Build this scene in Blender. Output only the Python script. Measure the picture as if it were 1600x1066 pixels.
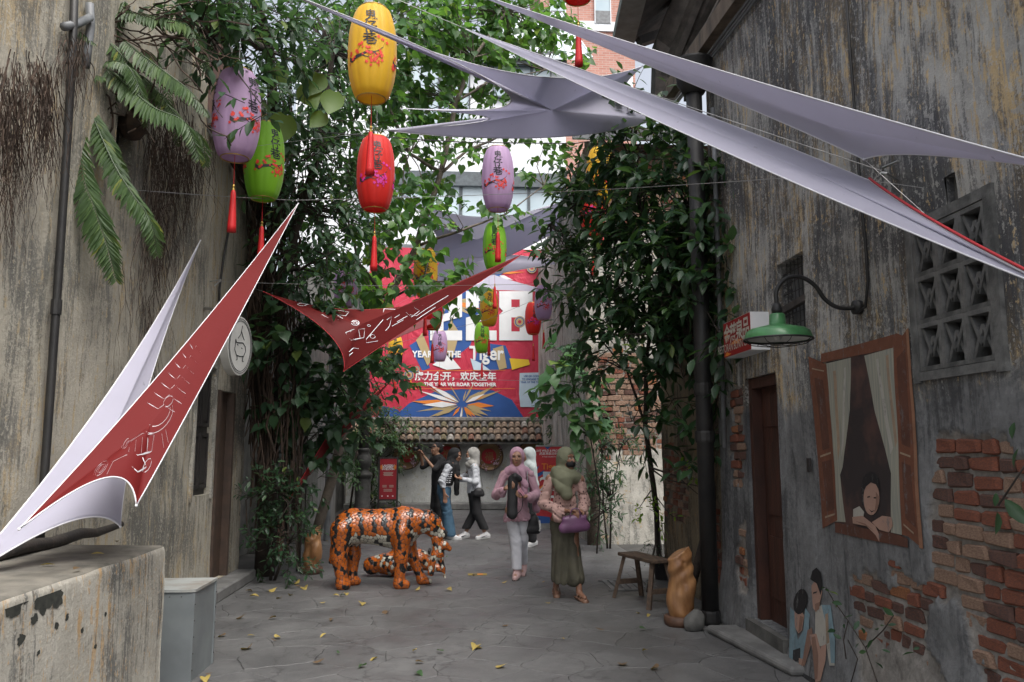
import bpy, bmesh, math, random
import numpy as np
from mathutils import Vector, Matrix, Euler, noise as mnoise
R = math.radians
rng = np.random.default_rng(7); random.seed(7)
for o in list(bpy.data.objects): bpy.data.objects.remove(o)
S = bpy.context.scene; C = S.collection

# ---------------------------------------------------------------- camera, sky, sun, exposure
F = 1244.4; PIT = R(7.65); YAW = R(3.7); CH = 1.6
cd = bpy.data.cameras.new('camera'); cam = bpy.data.objects.new('camera', cd); C.objects.link(cam)
cd.sensor_width = 36; cd.lens = 28; cd.clip_end = 500; cd.clip_start = .05
cam.location = (0, 0, CH); cam.rotation_euler = (math.pi/2+PIT, 0, -YAW); S.camera = cam
S.render.resolution_x = 1024; S.render.resolution_y = 682
w = bpy.data.worlds.new('World'); S.world = w; w.use_nodes = True
nt = w.node_tree; bg = nt.nodes['Background']
sky = nt.nodes.new('ShaderNodeTexSky'); sky.sky_type = 'NISHITA'; sky.sun_disc = False
SUN_EL, SUN_AZ = R(60), R(152)          # overcast: a high, very soft sun behind the camera, over the right-hand roofs
sky.sun_elevation = SUN_EL; sky.sun_rotation = SUN_AZ; sky.air_density = 1.0; sky.dust_density = 6; sky.ozone_density = 1.0
hs = nt.nodes.new('ShaderNodeHueSaturation'); hs.inputs['Saturation'].default_value = .38
nt.links.new(sky.outputs[0], hs.inputs['Color']); nt.links.new(hs.outputs[0], bg.inputs[0]); bg.inputs[1].default_value = .15
sl = bpy.data.lights.new('sun', 'SUN'); sl.energy = 1.15; sl.angle = R(45); sl.color = (1, .97, .92)
so = bpy.data.objects.new('sun', sl); C.objects.link(so)
sd = Vector((math.sin(SUN_AZ)*math.cos(SUN_EL), math.cos(SUN_AZ)*math.cos(SUN_EL), math.sin(SUN_EL)))
so.rotation_euler = sd.to_track_quat('Z', 'Y').to_euler(); so.location = (4, -6, 14)
S.view_settings.view_transform = 'Standard'; S.view_settings.look = 'None'; S.view_settings.gamma = 1
S.view_settings.exposure = 1.0; S.view_settings.use_curve_mapping = False
S.render.engine = 'CYCLES'
S.cycles.max_bounces = 5; S.cycles.diffuse_bounces = 3; S.cycles.glossy_bounces = 2; S.cycles.transmission_bounces = 3; S.cycles.transparent_max_bounces = 4

# ---------------------------------------------------------------- surveying: a point of the photograph at a given distance
_f = np.array([math.sin(YAW)*math.cos(PIT), math.cos(YAW)*math.cos(PIT), math.sin(PIT)])
_r = np.array([math.cos(YAW), -math.sin(YAW), 0.]); _u = np.cross(_r, _f); _c = np.array([0, 0, CH])
def ray(x, y): return _f+_r*(x-800)/F-_u*(y-533)/F
def W(x, y, Y): d = ray(x, y); return _c+d*(Y/d[1])
def WX(x, y, X): d = ray(x, y); return _c+d*(X/d[0])
def WZ(x, y, Z=0.): d = ray(x, y); return _c+d*((Z-CH)/d[2])

# ---------------------------------------------------------------- objects
def tag(o, label=None, cat=None, group=None, kind=None):
    if label: o['label'] = label
    if cat: o['category'] = cat
    if group: o['group'] = group
    if kind: o['kind'] = kind
    return o
def thing(name, label, cat, loc=(0, 0, 0), rz=0, group=None):
    o = bpy.data.objects.new(name, None); o.empty_display_size = .1; C.objects.link(o)
    o.location = loc; o.rotation_euler = (0, 0, rz); return tag(o, label, cat, group)
def root_of(p):
    while p.parent: p = p.parent
    return p
def link(name, me, parent=None, mat=None, world=False):
    """one mesh object; world=True: verts are world coordinates, brought into the (unrotated) thing's frame"""
    o = bpy.data.objects.new(name, me); C.objects.link(o)
    if mat is not None and not me.materials: me.materials.append(mat)
    if parent is not None:
        o.parent = parent
        if world:
            loc = Vector(root_of(parent).location)
            if parent.parent: pass
            me.transform(Matrix.Translation(-loc))
    return o
def copy_tree(o, parent=None):
    c = o.copy(); C.objects.link(c); c.parent = parent
    for ch in list(o.children): copy_tree(ch, c)
    return c
def shade(me, smooth=True):
    me.polygons.foreach_set('use_smooth', [smooth]*len(me.polygons)); return me
def basis(d, up=(0, 0, 1)):
    d = np.asarray(d, float); d = d/np.linalg.norm(d); u = np.asarray(up, float)
    if abs(d@u) > .98: u = np.array([1., 0, 0])
    a = np.cross(u, d); a /= np.linalg.norm(a); return a, np.cross(d, a), d
class MB:
    def __init__(s): s.v = []; s.f = []; s.n = 0; s.m = []
    def add(s, v, f, m=0):
        v = np.asarray(v, float); s.v.append(v); k = s.n
        s.f += [tuple(i+k for i in q) for q in f]; s.m += [m]*len(f); s.n += len(v); return s
    def box(s, c, size, rot=None, m=0, taper=1.):
        x, y, z = [q/2 for q in size]; t = taper
        v = np.array([[-x,-y,-z],[x,-y,-z],[x,y,-z],[-x,y,-z],[-x*t,-y*t,z],[x*t,-y*t,z],[x*t,y*t,z],[-x*t,y*t,z]])
        if rot is not None: v = v@np.array(Euler(rot).to_matrix()).T
        return s.add(v+np.asarray(c), [(0,3,2,1),(4,5,6,7),(0,1,5,4),(1,2,6,5),(2,3,7,6),(3,0,4,7)], m)
    def b2(s, a, b, m=0):
        a = np.asarray(a, float); b = np.asarray(b, float); return s.box((a+b)/2, np.abs(b-a), None, m)
    def bar(s, a, b, wd, th, up=(0, 0, 1), m=0):
        a = np.asarray(a, float); b = np.asarray(b, float); x, y, d = basis(b-a, up); v = []
        for p in (a, b):
            for i, j in ((-1,-1),(1,-1),(1,1),(-1,1)): v.append(p+x*i*wd/2+y*j*th/2)
        return s.add(v, [(3,2,1,0),(4,5,6,7),(0,1,5,4),(1,2,6,5),(2,3,7,6),(3,0,4,7)], m)
    def tube(s, pts, r, seg=8, cap=True, m=0):
        pts = [np.asarray(p, float) for p in pts]; n = len(pts)
        if np.isscalar(r): r = [r]*n
        v = []; ref = None
        for i, p in enumerate(pts):
            d = pts[min(i+1, n-1)]-pts[max(i-1, 0)]
            if np.linalg.norm(d) < 1e-9: d = np.array([0, 0, 1.])
            if ref is None: a, b, d = basis(d)
            else:
                d = d/np.linalg.norm(d); a = ref-d*(ref@d)
                a = a/np.linalg.norm(a) if np.linalg.norm(a) > 1e-6 else basis(d)[0]; b = np.cross(d, a)
            ref = a
            for k in range(seg):
                t = 2*math.pi*k/seg; v.append(p+(a*math.cos(t)+b*math.sin(t))*r[i])
        f = [(i*seg+k, i*seg+(k+1) % seg, (i+1)*seg+(k+1) % seg, (i+1)*seg+k) for i in range(n-1) for k in range(seg)]
        if cap: f += [tuple(range(seg-1, -1, -1)), tuple((n-1)*seg+k for k in range(seg))]
        return s.add(v, f, m)
    def lathe(s, prof, c=(0, 0, 0), seg=24, m=0, fn=None, close=True):
        v = []
        for rr, z in prof:
            for k in range(seg):
                t = 2*math.pi*k/seg; q = rr*(fn(t, z) if fn else 1)
                v.append((c[0]+q*math.cos(t), c[1]+q*math.sin(t), c[2]+z))
        n = len(prof)
        f = [(i*seg+k, i*seg+(k+1) % seg, (i+1)*seg+(k+1) % seg, (i+1)*seg+k) for i in range(n-1) for k in range(seg)]
        if close: f += [tuple(range(seg-1, -1, -1)), tuple((n-1)*seg+k for k in range(seg))]
        return s.add(v, f, m)
    def ball(s, c, r, seg=10, rings=6, m=0):
        r = np.ones(3)*r; c = np.asarray(c, float); v = [c+r*(0, 0, -1)]
        for i in range(1, rings):
            p = -math.pi/2+math.pi*i/rings
            for k in range(seg):
                t = 2*math.pi*k/seg; v.append(c+r*(math.cos(p)*math.cos(t), math.cos(p)*math.sin(t), math.sin(p)))
        v.append(c+r*(0, 0, 1)); L = len(v)-1
        f = [(0, 1+(k+1) % seg, 1+k) for k in range(seg)]+[(L, L-seg+k, L-seg+(k+1) % seg) for k in range(seg)]
        f += [(1+i*seg+k, 1+i*seg+(k+1) % seg, 1+(i+1)*seg+(k+1) % seg, 1+(i+1)*seg+k) for i in range(rings-2) for k in range(seg)]
        return s.add(v, f, m)
    def prism(s, pts, off, m=0):
        """closed polygon of 3-D points, extruded by the vector off"""
        n = len(pts); p = np.asarray(pts, float); v = np.vstack([p, p+np.asarray(off)])
        f = [tuple(range(n-1, -1, -1)), tuple(range(n, 2*n))]+[(i, (i+1) % n, n+(i+1) % n, n+i) for i in range(n)]
        return s.add(v, f, m)
    def mesh(s, name, mats=None, smooth=False):
        me = bpy.data.meshes.new(name)
        me.from_pydata([tuple(q) for q in np.vstack(s.v)], [], s.f)
        for q in (mats if isinstance(mats, (list, tuple)) else [mats] if mats else []): me.materials.append(q)
        if any(s.m): me.polygons.foreach_set('material_index', s.m)
        if smooth: shade(me)
        me.update(); return me
    def build(s, name, mats, parent=None, world=True, smooth=False):
        return link(name, s.mesh(name, mats, smooth), parent, None, world)
def fattr(me, name, vals, dom='POINT'):
    a = me.attributes.new(name, 'FLOAT', dom); a.data.foreach_set('value', np.asarray(vals, np.float32))
def cattr(me, name, vals, dom='POINT'):
    a = me.attributes.new(name, 'FLOAT_COLOR', dom); vals = np.asarray(vals, np.float32)
    a.data.foreach_set('color', np.hstack([vals, np.ones((len(vals), 1), np.float32)]).ravel())

# ---------------------------------------------------------------- materials
MAT = {}
class NT:
    def __init__(s, name):
        s.mat = bpy.data.materials.new(name); s.mat.use_nodes = True; s.t = s.mat.node_tree
        s.p = s.t.nodes['Principled BSDF']; s.out = s.t.nodes['Material Output']; MAT[name] = s.mat
    def n(s, ty, **kw):
        q = s.t.nodes.new('ShaderNode'+ty)
        for k, v in kw.items():
            if k.startswith('i_'):
                key = k[2:]; q.inputs[int(key) if key.isdigit() else key].default_value = v
            else: setattr(q, k, v)
        return q
    def l(s, a, b): s.t.links.new(a, b); return s
    def coord(s, scale=(1, 1, 1), kind='Object'):
        tc = s.n('TexCoord'); mp = s.n('Mapping'); mp.inputs['Scale'].default_value = scale
        s.l(tc.outputs[kind], mp.inputs['Vector']); return mp.outputs[0]
    def noise(s, vec, scale, detail=4, rough=.55, dist=0):
        q = s.n('TexNoise', i_Scale=scale, i_Detail=detail, i_Roughness=rough, i_Distortion=dist); s.l(vec, q.inputs['Vector']); return q.outputs[0]
    def ramp(s, fac, stops):
        q = s.n('ValToRGB'); e = q.color_ramp.elements
        while len(e) < len(stops): e.new(.5)
        for el, (p, c) in zip(e, stops):
            el.position = p; el.color = (c, c, c, 1) if np.isscalar(c) else (*c, 1)
        s.l(fac, q.inputs[0]); return q.outputs[0]
    def mix(s, fac, a, b, mode='MIX'):
        q = s.n('Mix', data_type='RGBA', blend_type=mode)
        for sock, val in ((q.inputs[0], fac), (q.inputs[6], a), (q.inputs[7], b)):
            if hasattr(val, 'is_linked'): s.l(val, sock)
            elif np.isscalar(val): sock.default_value = val if sock.type == 'VALUE' else (val, val, val, 1)
            else: sock.default_value = (*val, 1)
        return q.outputs[2]
    def attr(s, name): q = s.n('Attribute', attribute_name=name); return q
    def bump(s, h, strength, dist=.02):
        q = s.n('Bump', i_Strength=strength, i_Distance=dist); s.l(h, q.inputs['Height']); s.l(q.outputs[0], s.p.inputs['Normal']); return q
    def color(s, c): s.l(c, s.p.inputs['Base Color']); return s
    def translucent(s, c, fac, rough_from=None):
        tr = s.n('BsdfTranslucent'); mx = s.n('MixShader', i_0=fac)
        if hasattr(c, 'is_linked'): s.l(c, tr.inputs[0])
        else: tr.inputs[0].default_value = (*c, 1)
        s.l(s.p.outputs[0], mx.inputs[1]); s.l(tr.outputs[0], mx.inputs[2]); s.l(mx.outputs[0], s.out.inputs[0])
def mk(name, c1, c2=None, rough=.6, metal=0, scale=6, stretch=(1, 1, 1), detail=4, bump=0, bscale=40, bdist=.01, trans=0, lo=.35, hi=.65, rvar=0, spec=.5):
    s = NT(name); s.p.inputs['Roughness'].default_value = rough; s.p.inputs['Metallic'].default_value = metal
    s.p.inputs['Specular IOR Level'].default_value = spec
    if c2 is None: c2 = tuple(q*.78 for q in c1)
    v = s.coord(stretch); col = s.ramp(s.noise(v, scale, detail), [(lo, c1), (hi, c2)]); s.color(col)
    if bump: s.bump(s.noise(s.coord(), bscale, 5, .6), bump, bdist)
    if rvar:
        r = s.ramp(s.noise(s.coord(), scale*1.7, 3), [(.3, max(0, rough-rvar)), (.7, min(1, rough+rvar))]); s.l(r, s.p.inputs['Roughness'])
    if trans: s.translucent(col, trans)
    return s.mat
def streak_wall(name, pale, mid, dark, ochre, darkness=.5, mortar=(.3, .28, .25), k=1., och=.55, zc=None, cem=(.2, .2, .2)):
    """old lime plaster: rain streaks run down, damp patches with crisp edges, ochre where the limewash is worn, smooth cement repairs below zc;
    'mask' 1 = plaster, 0 = bare masonry"""
    s = NT(name); s.p.inputs['Roughness'].default_value = .92; s.p.inputs['Specular IOR Level'].default_value = .22
    v = s.coord((1, 1, 1)); big = s.noise(v, .8*k, 6, .62, .8); med = s.noise(v, 4.5*k, 9, .74, .5); fine = s.noise(v, 30, 7, .75)
    st = s.noise(s.coord((2, 2.6*k, .3*k)), 1.5, 11, .74, .9); dr = s.noise(s.coord((3, 9*k, .8*k)), 1.3, 9, .74, .6); dr2 = s.noise(s.coord((5, 24*k, 1.5*k)), 1.1, 6, .7, .4)
    a = s.mix(s.ramp(s.mix(.5, med, big), [(.42, 0), (.58, 1)]), pale, mid)
    oc = s.mix(.55, s.noise(s.coord((1, 1.7*k, .75*k)), 1.25, 10, .72, 1.), dr); a = s.mix(s.ramp(oc, [(och, 0), (och+.012, .75), (och+.06, .95)]), a, s.mix(med, ochre, tuple(min(.7, q*1.35) for q in ochre)))
    d = s.mix(.42, s.mix(.45, st, dr), big); d = s.mix(.2, d, dr2); d = s.mix(.2, d, fine)
    dd = s.ramp(d, [(darkness-.014, 0), (darkness+.004, .7), (darkness+.035, 1)]); a = s.mix(s.mix(.1, dd, 0.), a, s.mix(med, dark, tuple(q*1.9 for q in dark)))
    lt = s.ramp(s.mix(.55, s.noise(s.coord((2, 5*k, .7*k)), 2.3, 10, .76), fine), [(.528, 0), (.545, .6)]); a = s.mix(lt, a, tuple(min(.72, q*1.2) for q in pale))
    fk = s.ramp(s.mix(.35, s.noise(s.coord((3, 15*k, 4.2*k)), 1.2, 6, .7, .3), fine), [(.575, 0), (.59, .8)]); a = s.mix(fk, a, tuple(min(.7, q*1.15) for q in ochre))
    pit = s.ramp(s.noise(v, 75, 4, .7), [(.62, 0), (.7, .7)]); a = s.mix(pit, a, tuple(q*.4 for q in mid))
    if zc is not None:
        sx = s.n('SeparateXYZ'); s.l(s.n('NewGeometry').outputs['Position'], sx.inputs[0]); mr = s.n('MapRange'); s.l(sx.outputs['Z'], mr.inputs[0]); mr.inputs[1].default_value = zc+.5; mr.inputs[2].default_value = zc-.5
        fz = s.ramp(s.mix(.55, mr.outputs[0], s.mix(.5, big, med)), [(.5, 0), (.56, 1)])
        cm = s.mix(s.ramp(s.mix(.5, med, s.noise(v, 2.2, 9, .75, 1.)), [(.4, 0), (.62, 1)]), cem, tuple(q*.5 for q in cem)); cm = s.mix(s.ramp(s.mix(.5, dr, fine), [(.54, 0), (.6, .6)]), cm, tuple(q*1.5 for q in cem)); cm = s.mix(s.ramp(d, [(darkness, 0), (darkness+.06, .75)]), cm, dark)
        a = s.mix(fz, a, cm)
    mort = s.mix(s.ramp(s.mix(.4, med, fine), [(.4, 0), (.6, 1)]), mortar, tuple(q*.5 for q in mortar))
    at = s.attr('mask'); a = s.mix(at.outputs['Fac'], mort, a); s.color(a)
    s.bump(s.mix(.5, fine, s.mix(.4, med, dr)), .7, .03); return s.mat

# ---------------------------------------------------------------- numeric noise
def _h(i, j, s):
    n = (i.astype(np.int64)*374761393+j.astype(np.int64)*668265263+s*1274126177) & 0x7fffffff
    n = ((n ^ (n >> 13))*1274126177) & 0x7fffffff
    return ((n ^ (n >> 16)) & 0xffff)/65535.
def vn(x, y, s=0):
    x = np.asarray(x, float); y = np.asarray(y, float); i = np.floor(x); j = np.floor(y); u = x-i; v = y-j
    u = u*u*(3-2*u); v = v*v*(3-2*v)
    a, b, c, d = _h(i, j, s), _h(i+1, j, s), _h(i, j+1, s), _h(i+1, j+1, s)
    return (a*(1-u)+b*u)*(1-v)+(c*(1-u)+d*u)*v
def fbm(x, y, s=0, o=4):
    t = 0; a = .5
    for k in range(o): t = t+a*vn(np.asarray(x)*2**k, np.asarray(y)*2**k, s+k); a *= .5
    return t/(1-.5**o)
def pip(px, py, poly):
    ins = np.zeros(np.shape(px), bool); n = len(poly)
    for i in range(n):
        x0, y0 = poly[i]; x1, y1 = poly[(i+1) % n]
        if y0 == y1: continue
        ins ^= ((y0 > py) != (y1 > py)) & (px < (x1-x0)*(py-y0)/(y1-y0)+x0)
    return ins
MURAL_ZONES = []
def wall_h(uu, vv, m, recess, amp, seed, bow):
    calm = np.ones_like(uu)
    for (a, b, c, d) in MURAL_ZONES: calm = np.where((uu > a) & (uu < b) & (vv > c) & (vv < d), .12, calm)
    h = -recess*(1-m)*(.75+.6*fbm(uu*9, vv*9, seed+9, 2))+(fbm(uu*2.2, vv*2.2, seed, 3)-.5)*amp*5*(.4+.6*m)+(fbm(uu*14, vv*14, seed+5, 3)-.5)*(amp*1.6*calm+(1-m)*.012)
    return h+bow(uu, vv) if bow is not None else h
def hf_wall(name, O, U, N, u0, u1, v0, v1, step, mat, parent, openings=(), mask=None, top=None, recess=.03, amp=.006, reveal=.22, seed=0, bow=None):
    """rough wall: fine height field over the plane O + U u + z v, holes for openings with their jambs"""
    O, U, N = (np.asarray(q, float) for q in (O, U, N)); V = np.array([0, 0, 1.])
    us = np.linspace(u0, u1, max(2, int((u1-u0)/step)+1)); vs = np.linspace(v0, v1, max(2, int((v1-v0)/step)+1))
    for a, b, c, d in openings:
        for q in (a, b): us[np.abs(us-q).argmin()] = q
        for q in (c, d): vs[np.abs(vs-q).argmin()] = q
    us.sort(); vs.sort(); uu, vv = np.meshgrid(us, vs, indexing='ij')
    m = np.ones_like(uu) if mask is None else mask(uu, vv).astype(float)
    h = wall_h(uu, vv, m, recess, amp, seed, bow if isinstance(bow, type(lambda: 0)) else None)
    vt = vv.copy()
    if top is not None: vt = np.minimum(vv, top(uu))
    P = O+uu[..., None]*U+vt[..., None]*V+h[..., None]*N
    nu, nv = uu.shape; idx = np.arange(nu*nv).reshape(nu, nv)
    cu = (us[1:]+us[:-1])/2; cv = (vs[1:]+vs[:-1])/2; keep = np.ones((nu-1, nv-1), bool)
    for a, b, c, d in openings: keep &= ~(((cu > a) & (cu < b))[:, None] & ((cv > c) & (cv < d))[None])
    if top is not None: keep &= (vs[:-1][None] < top(cu)[:, None])
    q = np.stack([idx[:-1, :-1], idx[1:, :-1], idx[1:, 1:], idx[:-1, 1:]], -1)[keep]
    if np.cross(U, V)@N < 0: q = q[:, ::-1]
    verts = P.reshape(-1, 3); faces = q.tolist(); ms = m.ravel().tolist(); ex = []
    for a, b, c, d in openings:
        for (p, r_) in (((a, c), (b, c)), ((b, c), (b, d)), ((b, d), (a, d)), ((a, d), (a, c))):
            k = len(verts)+len(ex)
            ex += [O+U*p[0]+V*p[1]+N*.0, O+U*r_[0]+V*r_[1]+N*.0, O+U*r_[0]+V*r_[1]-N*reveal, O+U*p[0]+V*p[1]-N*reveal]
            faces.append([k, k+1, k+2, k+3]); ms += [1]*4
    if ex: verts = np.vstack([verts, ex])
    me = bpy.data.meshes.new(name); me.from_pydata(verts.tolist(), [], faces); fattr(me, 'mask', ms); me.materials.append(mat); shade(me); me.update()
    return link(name, me, parent, None, True)
def place(o, p):
    o.location = Vector(p)-Vector(root_of(o).location) if o.parent else Vector(p); return o
def wallpoly(pts, X): return [tuple(WX(x, y, X)[1:]) for x, y in pts]

# ---------------------------------------------------------------- materials of the place
M_slab = None
s = NT('stamped_concrete'); s.p.inputs['Roughness'].default_value = .62
g = s.n('NewGeometry').outputs['Position']; oi = s.n('ObjectInfo').outputs['Random']
def _m(sc):
    q = s.n('Mapping'); q.inputs['Scale'].default_value = sc; s.l(g, q.inputs['Vector']); return q.outputs[0]
n1 = s.noise(_m((1, 1, 1)), 1.1, 6, .65, .5); n2 = s.noise(_m((1, 1, 1)), 9, 8, .7, .8); n3 = s.noise(_m((1, 1, 1)), 70, 3, .6)
c = s.mix(s.ramp(n1, [(.36, 0), (.64, 1)]), (.085, .085, .087), (.14, .14, .139)); c = s.mix(s.ramp(n2, [(.4, 0), (.66, .55)]), c, (.058, .06, .063))
at = s.attr('tint'); c = s.mix(.10, c, s.mix(at.outputs['Fac'], (.07, .07, .07), (.25, .25, .245)))
vor = s.n('TexVoronoi', feature='DISTANCE_TO_EDGE', i_Scale=1.15); wv = s.n('VectorMath', operation='ADD'); nz = s.n('TexNoise', i_Scale=3.5, i_Detail=5.)
s.l(g, nz.inputs['Vector']); sc_ = s.n('VectorMath', operation='SCALE'); sc_.inputs['Scale'].default_value = .45; s.l(nz.outputs['Color'], sc_.inputs[0]); s.l(g, wv.inputs[0]); s.l(sc_.outputs[0], wv.inputs[1]); s.l(wv.outputs[0], vor.inputs['Vector'])
cr = s.ramp(vor.outputs[0], [(.004, 1), (.012, 0)]); c = s.mix(s.mix(.45, cr, 0.), c, (.03, .03, .03))
s.color(c); s.bump(s.mix(.35, n2, n3), .5, .012)
s.l(s.ramp(n1, [(.35, .42), (.65, .74)]), s.p.inputs['Roughness'])
M_slab = s.mat
M_joint = mk('joint_dirt', (.045, .045, .044), (.075, .072, .068), .9, scale=4, bump=.3)
M_right = streak_wall('right_plaster', (.42, .415, .39), (.25, .25, .245), (.045, .046, .05), (.46, .345, .19), .489, (.34, .32, .295), .9, .513, 2.0, (.25, .255, .26))
M_right2 = streak_wall('right_plaster_lower', (.24, .2, .14), (.17, .14, .1), (.035, .033, .03), (.3, .19, .09), .5, (.25, .2, .16))
M_left = streak_wall('left_plaster', (.46, .43, .36), (.36, .335, .275), (.1, .1, .092), (.4, .32, .2), .512, (.3, .28, .24), 1., .532)
M_cream = streak_wall('pale_old_plaster', (.52, .5, .45), (.4, .38, .33), (.12, .12, .11), (.4, .3, .18), .5)
M_end = streak_wall('grey_limewash', (.58, .59, .58), (.5, .51, .5), (.16, .165, .155), (.42, .39, .3), .545, och=.57)
M_cement = mk('cement', (.2, .2, .195), (.12, .12, .118), .9, scale=5, bump=.5, bscale=30)
M_cement_d = mk('dark_cement', (.14, .138, .13), (.07, .07, .066), .9, scale=5, bump=.5, bscale=30)
M_block = mk('vent_block_cement', (.17, .17, .165), (.07, .072, .07), .9, scale=9, bump=.5, bscale=40)
M_black = mk('dark_void', (.012, .012, .012), (.018, .017, .016), .95)
BR = [mk('brick_red', (.26, .085, .045), (.13, .05, .035), .9, scale=14, bump=.7, bscale=45), mk('brick_pale', (.33, .22, .155), (.2, .12, .085), .92, scale=12, bump=.7, bscale=45),
      mk('brick_dark', (.15, .07, .05), (.07, .045, .04), .92, scale=12, bump=.7, bscale=45), mk('brick_orange', (.36, .15, .06), (.2, .08, .04), .9, scale=12, bump=.7, bscale=45)]
M_pipe_b = mk('black_iron', (.012, .012, .013), (.022, .021, .02), .55, scale=8, bump=.15)
M_pipe_g = mk('grey_pvc', (.17, .18, .19), (.1, .105, .11), .5, scale=5)
M_door = mk('dark_stained_timber', (.075, .028, .018), (.035, .016, .012), .55, scale=5, stretch=(1, 6, .5), bump=.25)
M_shut = mk('black_brown_timber', (.035, .03, .029), (.02, .018, .018), .6, scale=8, stretch=(3, 3, .6), bump=.2)
M_brown = mk('brown_painted_frame', (.085, .055, .04), (.055, .038, .03), .6, scale=8)
M_oldwood = mk('weathered_timber', (.17, .13, .095), (.07, .055, .042), .85, scale=7, stretch=(1, 1, .3), bump=.5)
M_darkwood = mk('dark_roof_timber', (.07, .06, .055), (.03, .027, .025), .85, scale=7, bump=.5)
M_white = mk('white_paint', (.72, .73, .74), (.62, .64, .66), .5, scale=3)
M_metal = mk('galvanised_panel', (.27, .3, .31), (.19, .21, .22), .48, metal=.35, scale=2.2, bump=.06, bscale=12, rvar=.1)
M_leaf_y = None
M_wire = mk('steel_wire', (.4, .4, .4), (.3, .3, .3), .4, metal=.6)
M_chrome = mk('bolt_steel', (.55, .55, .55), (.4, .4, .4), .3, metal=.9)

# ---------------------------------------------------------------- ground: stamped crazy paving
mb = MB(); mb.add([(-120, -40, -.010), (120, -40, -.010), (120, 160, -.010), (-120, 160, -.010)], [(0, 1, 2, 3)])
ground = mb.build('ground', M_joint); tag(ground, 'grey stamped concrete ground of the alley with irregular cracked joints', 'ground', kind='structure')
def slabs():
    X0, X1, Y0, Y1 = -2.62, 2.62, 1.2, 21.4; pts = []
    tries = 0; r0 = .37
    cell = {}
    while tries < 9000:
        tries += 1; p = (random.uniform(X0, X1), random.uniform(Y0, Y1)); k = (int(p[0]/r0*1.), int(p[1]/r0)); ok = True
        for i in (-2, -1, 0, 1, 2):
            for j in (-2, -1, 0, 1, 2):
                for q in cell.get((k[0]+i, k[1]+j), ()):
                    if (q[0]-p[0])**2+((q[1]-p[1])*1.)**2 < r0*r0: ok = False
        if ok: cell.setdefault(k, []).append(p); pts.append(p)
    P = np.array(pts); out = []
    for i, p in enumerate(P):
        poly = [np.array(q) for q in ((X0, Y0), (X1, Y0), (X1, Y1), (X0, Y1))]
        d = ((P-p)**2).sum(1); nb = d.argsort()[1:22]
        for j in nb:
            mid = (p+P[j])/2; n = P[j]-p; new = []
            for a, b in zip(poly, poly[1:]+poly[:1]):
                da, db = (a-mid)@n, (b-mid)@n
                if da <= 0: new.append(a)
                if da*db < 0: new.append(a+(b-a)*da/(da-db))
            poly = new
        # ragged shared edges: displace by a field of position only
        res = []
        for a, b in zip(poly, poly[1:]+poly[:1]):
            n = max(1, int(np.linalg.norm(b-a)/.09))
            for k in range(n): res.append(a+(b-a)*k/n)
        res = np.array(res); wob = np.stack([fbm(res[:, 0]*4+9, res[:, 1]*4, 3)-.5, fbm(res[:, 0]*4, res[:, 1]*4+5, 11)-.5], 1)*.16
        res = res+wob*((res[:, :1] > X0+.02) & (res[:, :1] < X1-.02)); c = res.mean(0)
        g = random.uniform(.0012, .0028); dv = c-res; L = np.linalg.norm(dv, axis=1, keepdims=True)
        res = res+dv/L*g
        out.append((c, res))
    return out
SL = slabs(); SL.sort(key=lambda q: abs(q[0][1]-5.2) if q[0][1] < 5.2 else q[0][1]-5.2)
def slab_geo(c, res, tint):
    n = len(res); inn = res+(c-res)/np.linalg.norm(c-res, axis=1, keepdims=True)*.0035; dz = random.uniform(-.0012, .0012)
    v = [(*q, -.012) for q in res]+[(*q, -.003+dz) for q in res]+[(*q, dz) for q in inn]
    f = [(i, (i+1) % n, n+(i+1) % n, n+i) for i in range(n)]+[(n+i, n+(i+1) % n, 2*n+(i+1) % n, 2*n+i) for i in range(n)]+[tuple(range(2*n, 3*n))]
    return v, f, [tint]*(3*n)
rest = MB(); rt = []
for k, (c, res) in enumerate(SL):
    if np.cross(res[1]-res[0], res[2]-res[1]) < 0 and False: res = res[::-1]
    v, f, t = slab_geo(c, res, random.random())
    if k < 290 and c[1] > 4.9:
        m1 = MB().add(v, f); me = m1.mesh('paving_slab', M_slab); fattr(me, 'tint', t); link('paving_slab', me, ground)
    else: rest.add(v, f); rt += t
me = rest.mesh('far_paving', M_slab); fattr(me, 'tint', rt); tag(link('far_paving', me, ground), kind='stuff')

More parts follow.
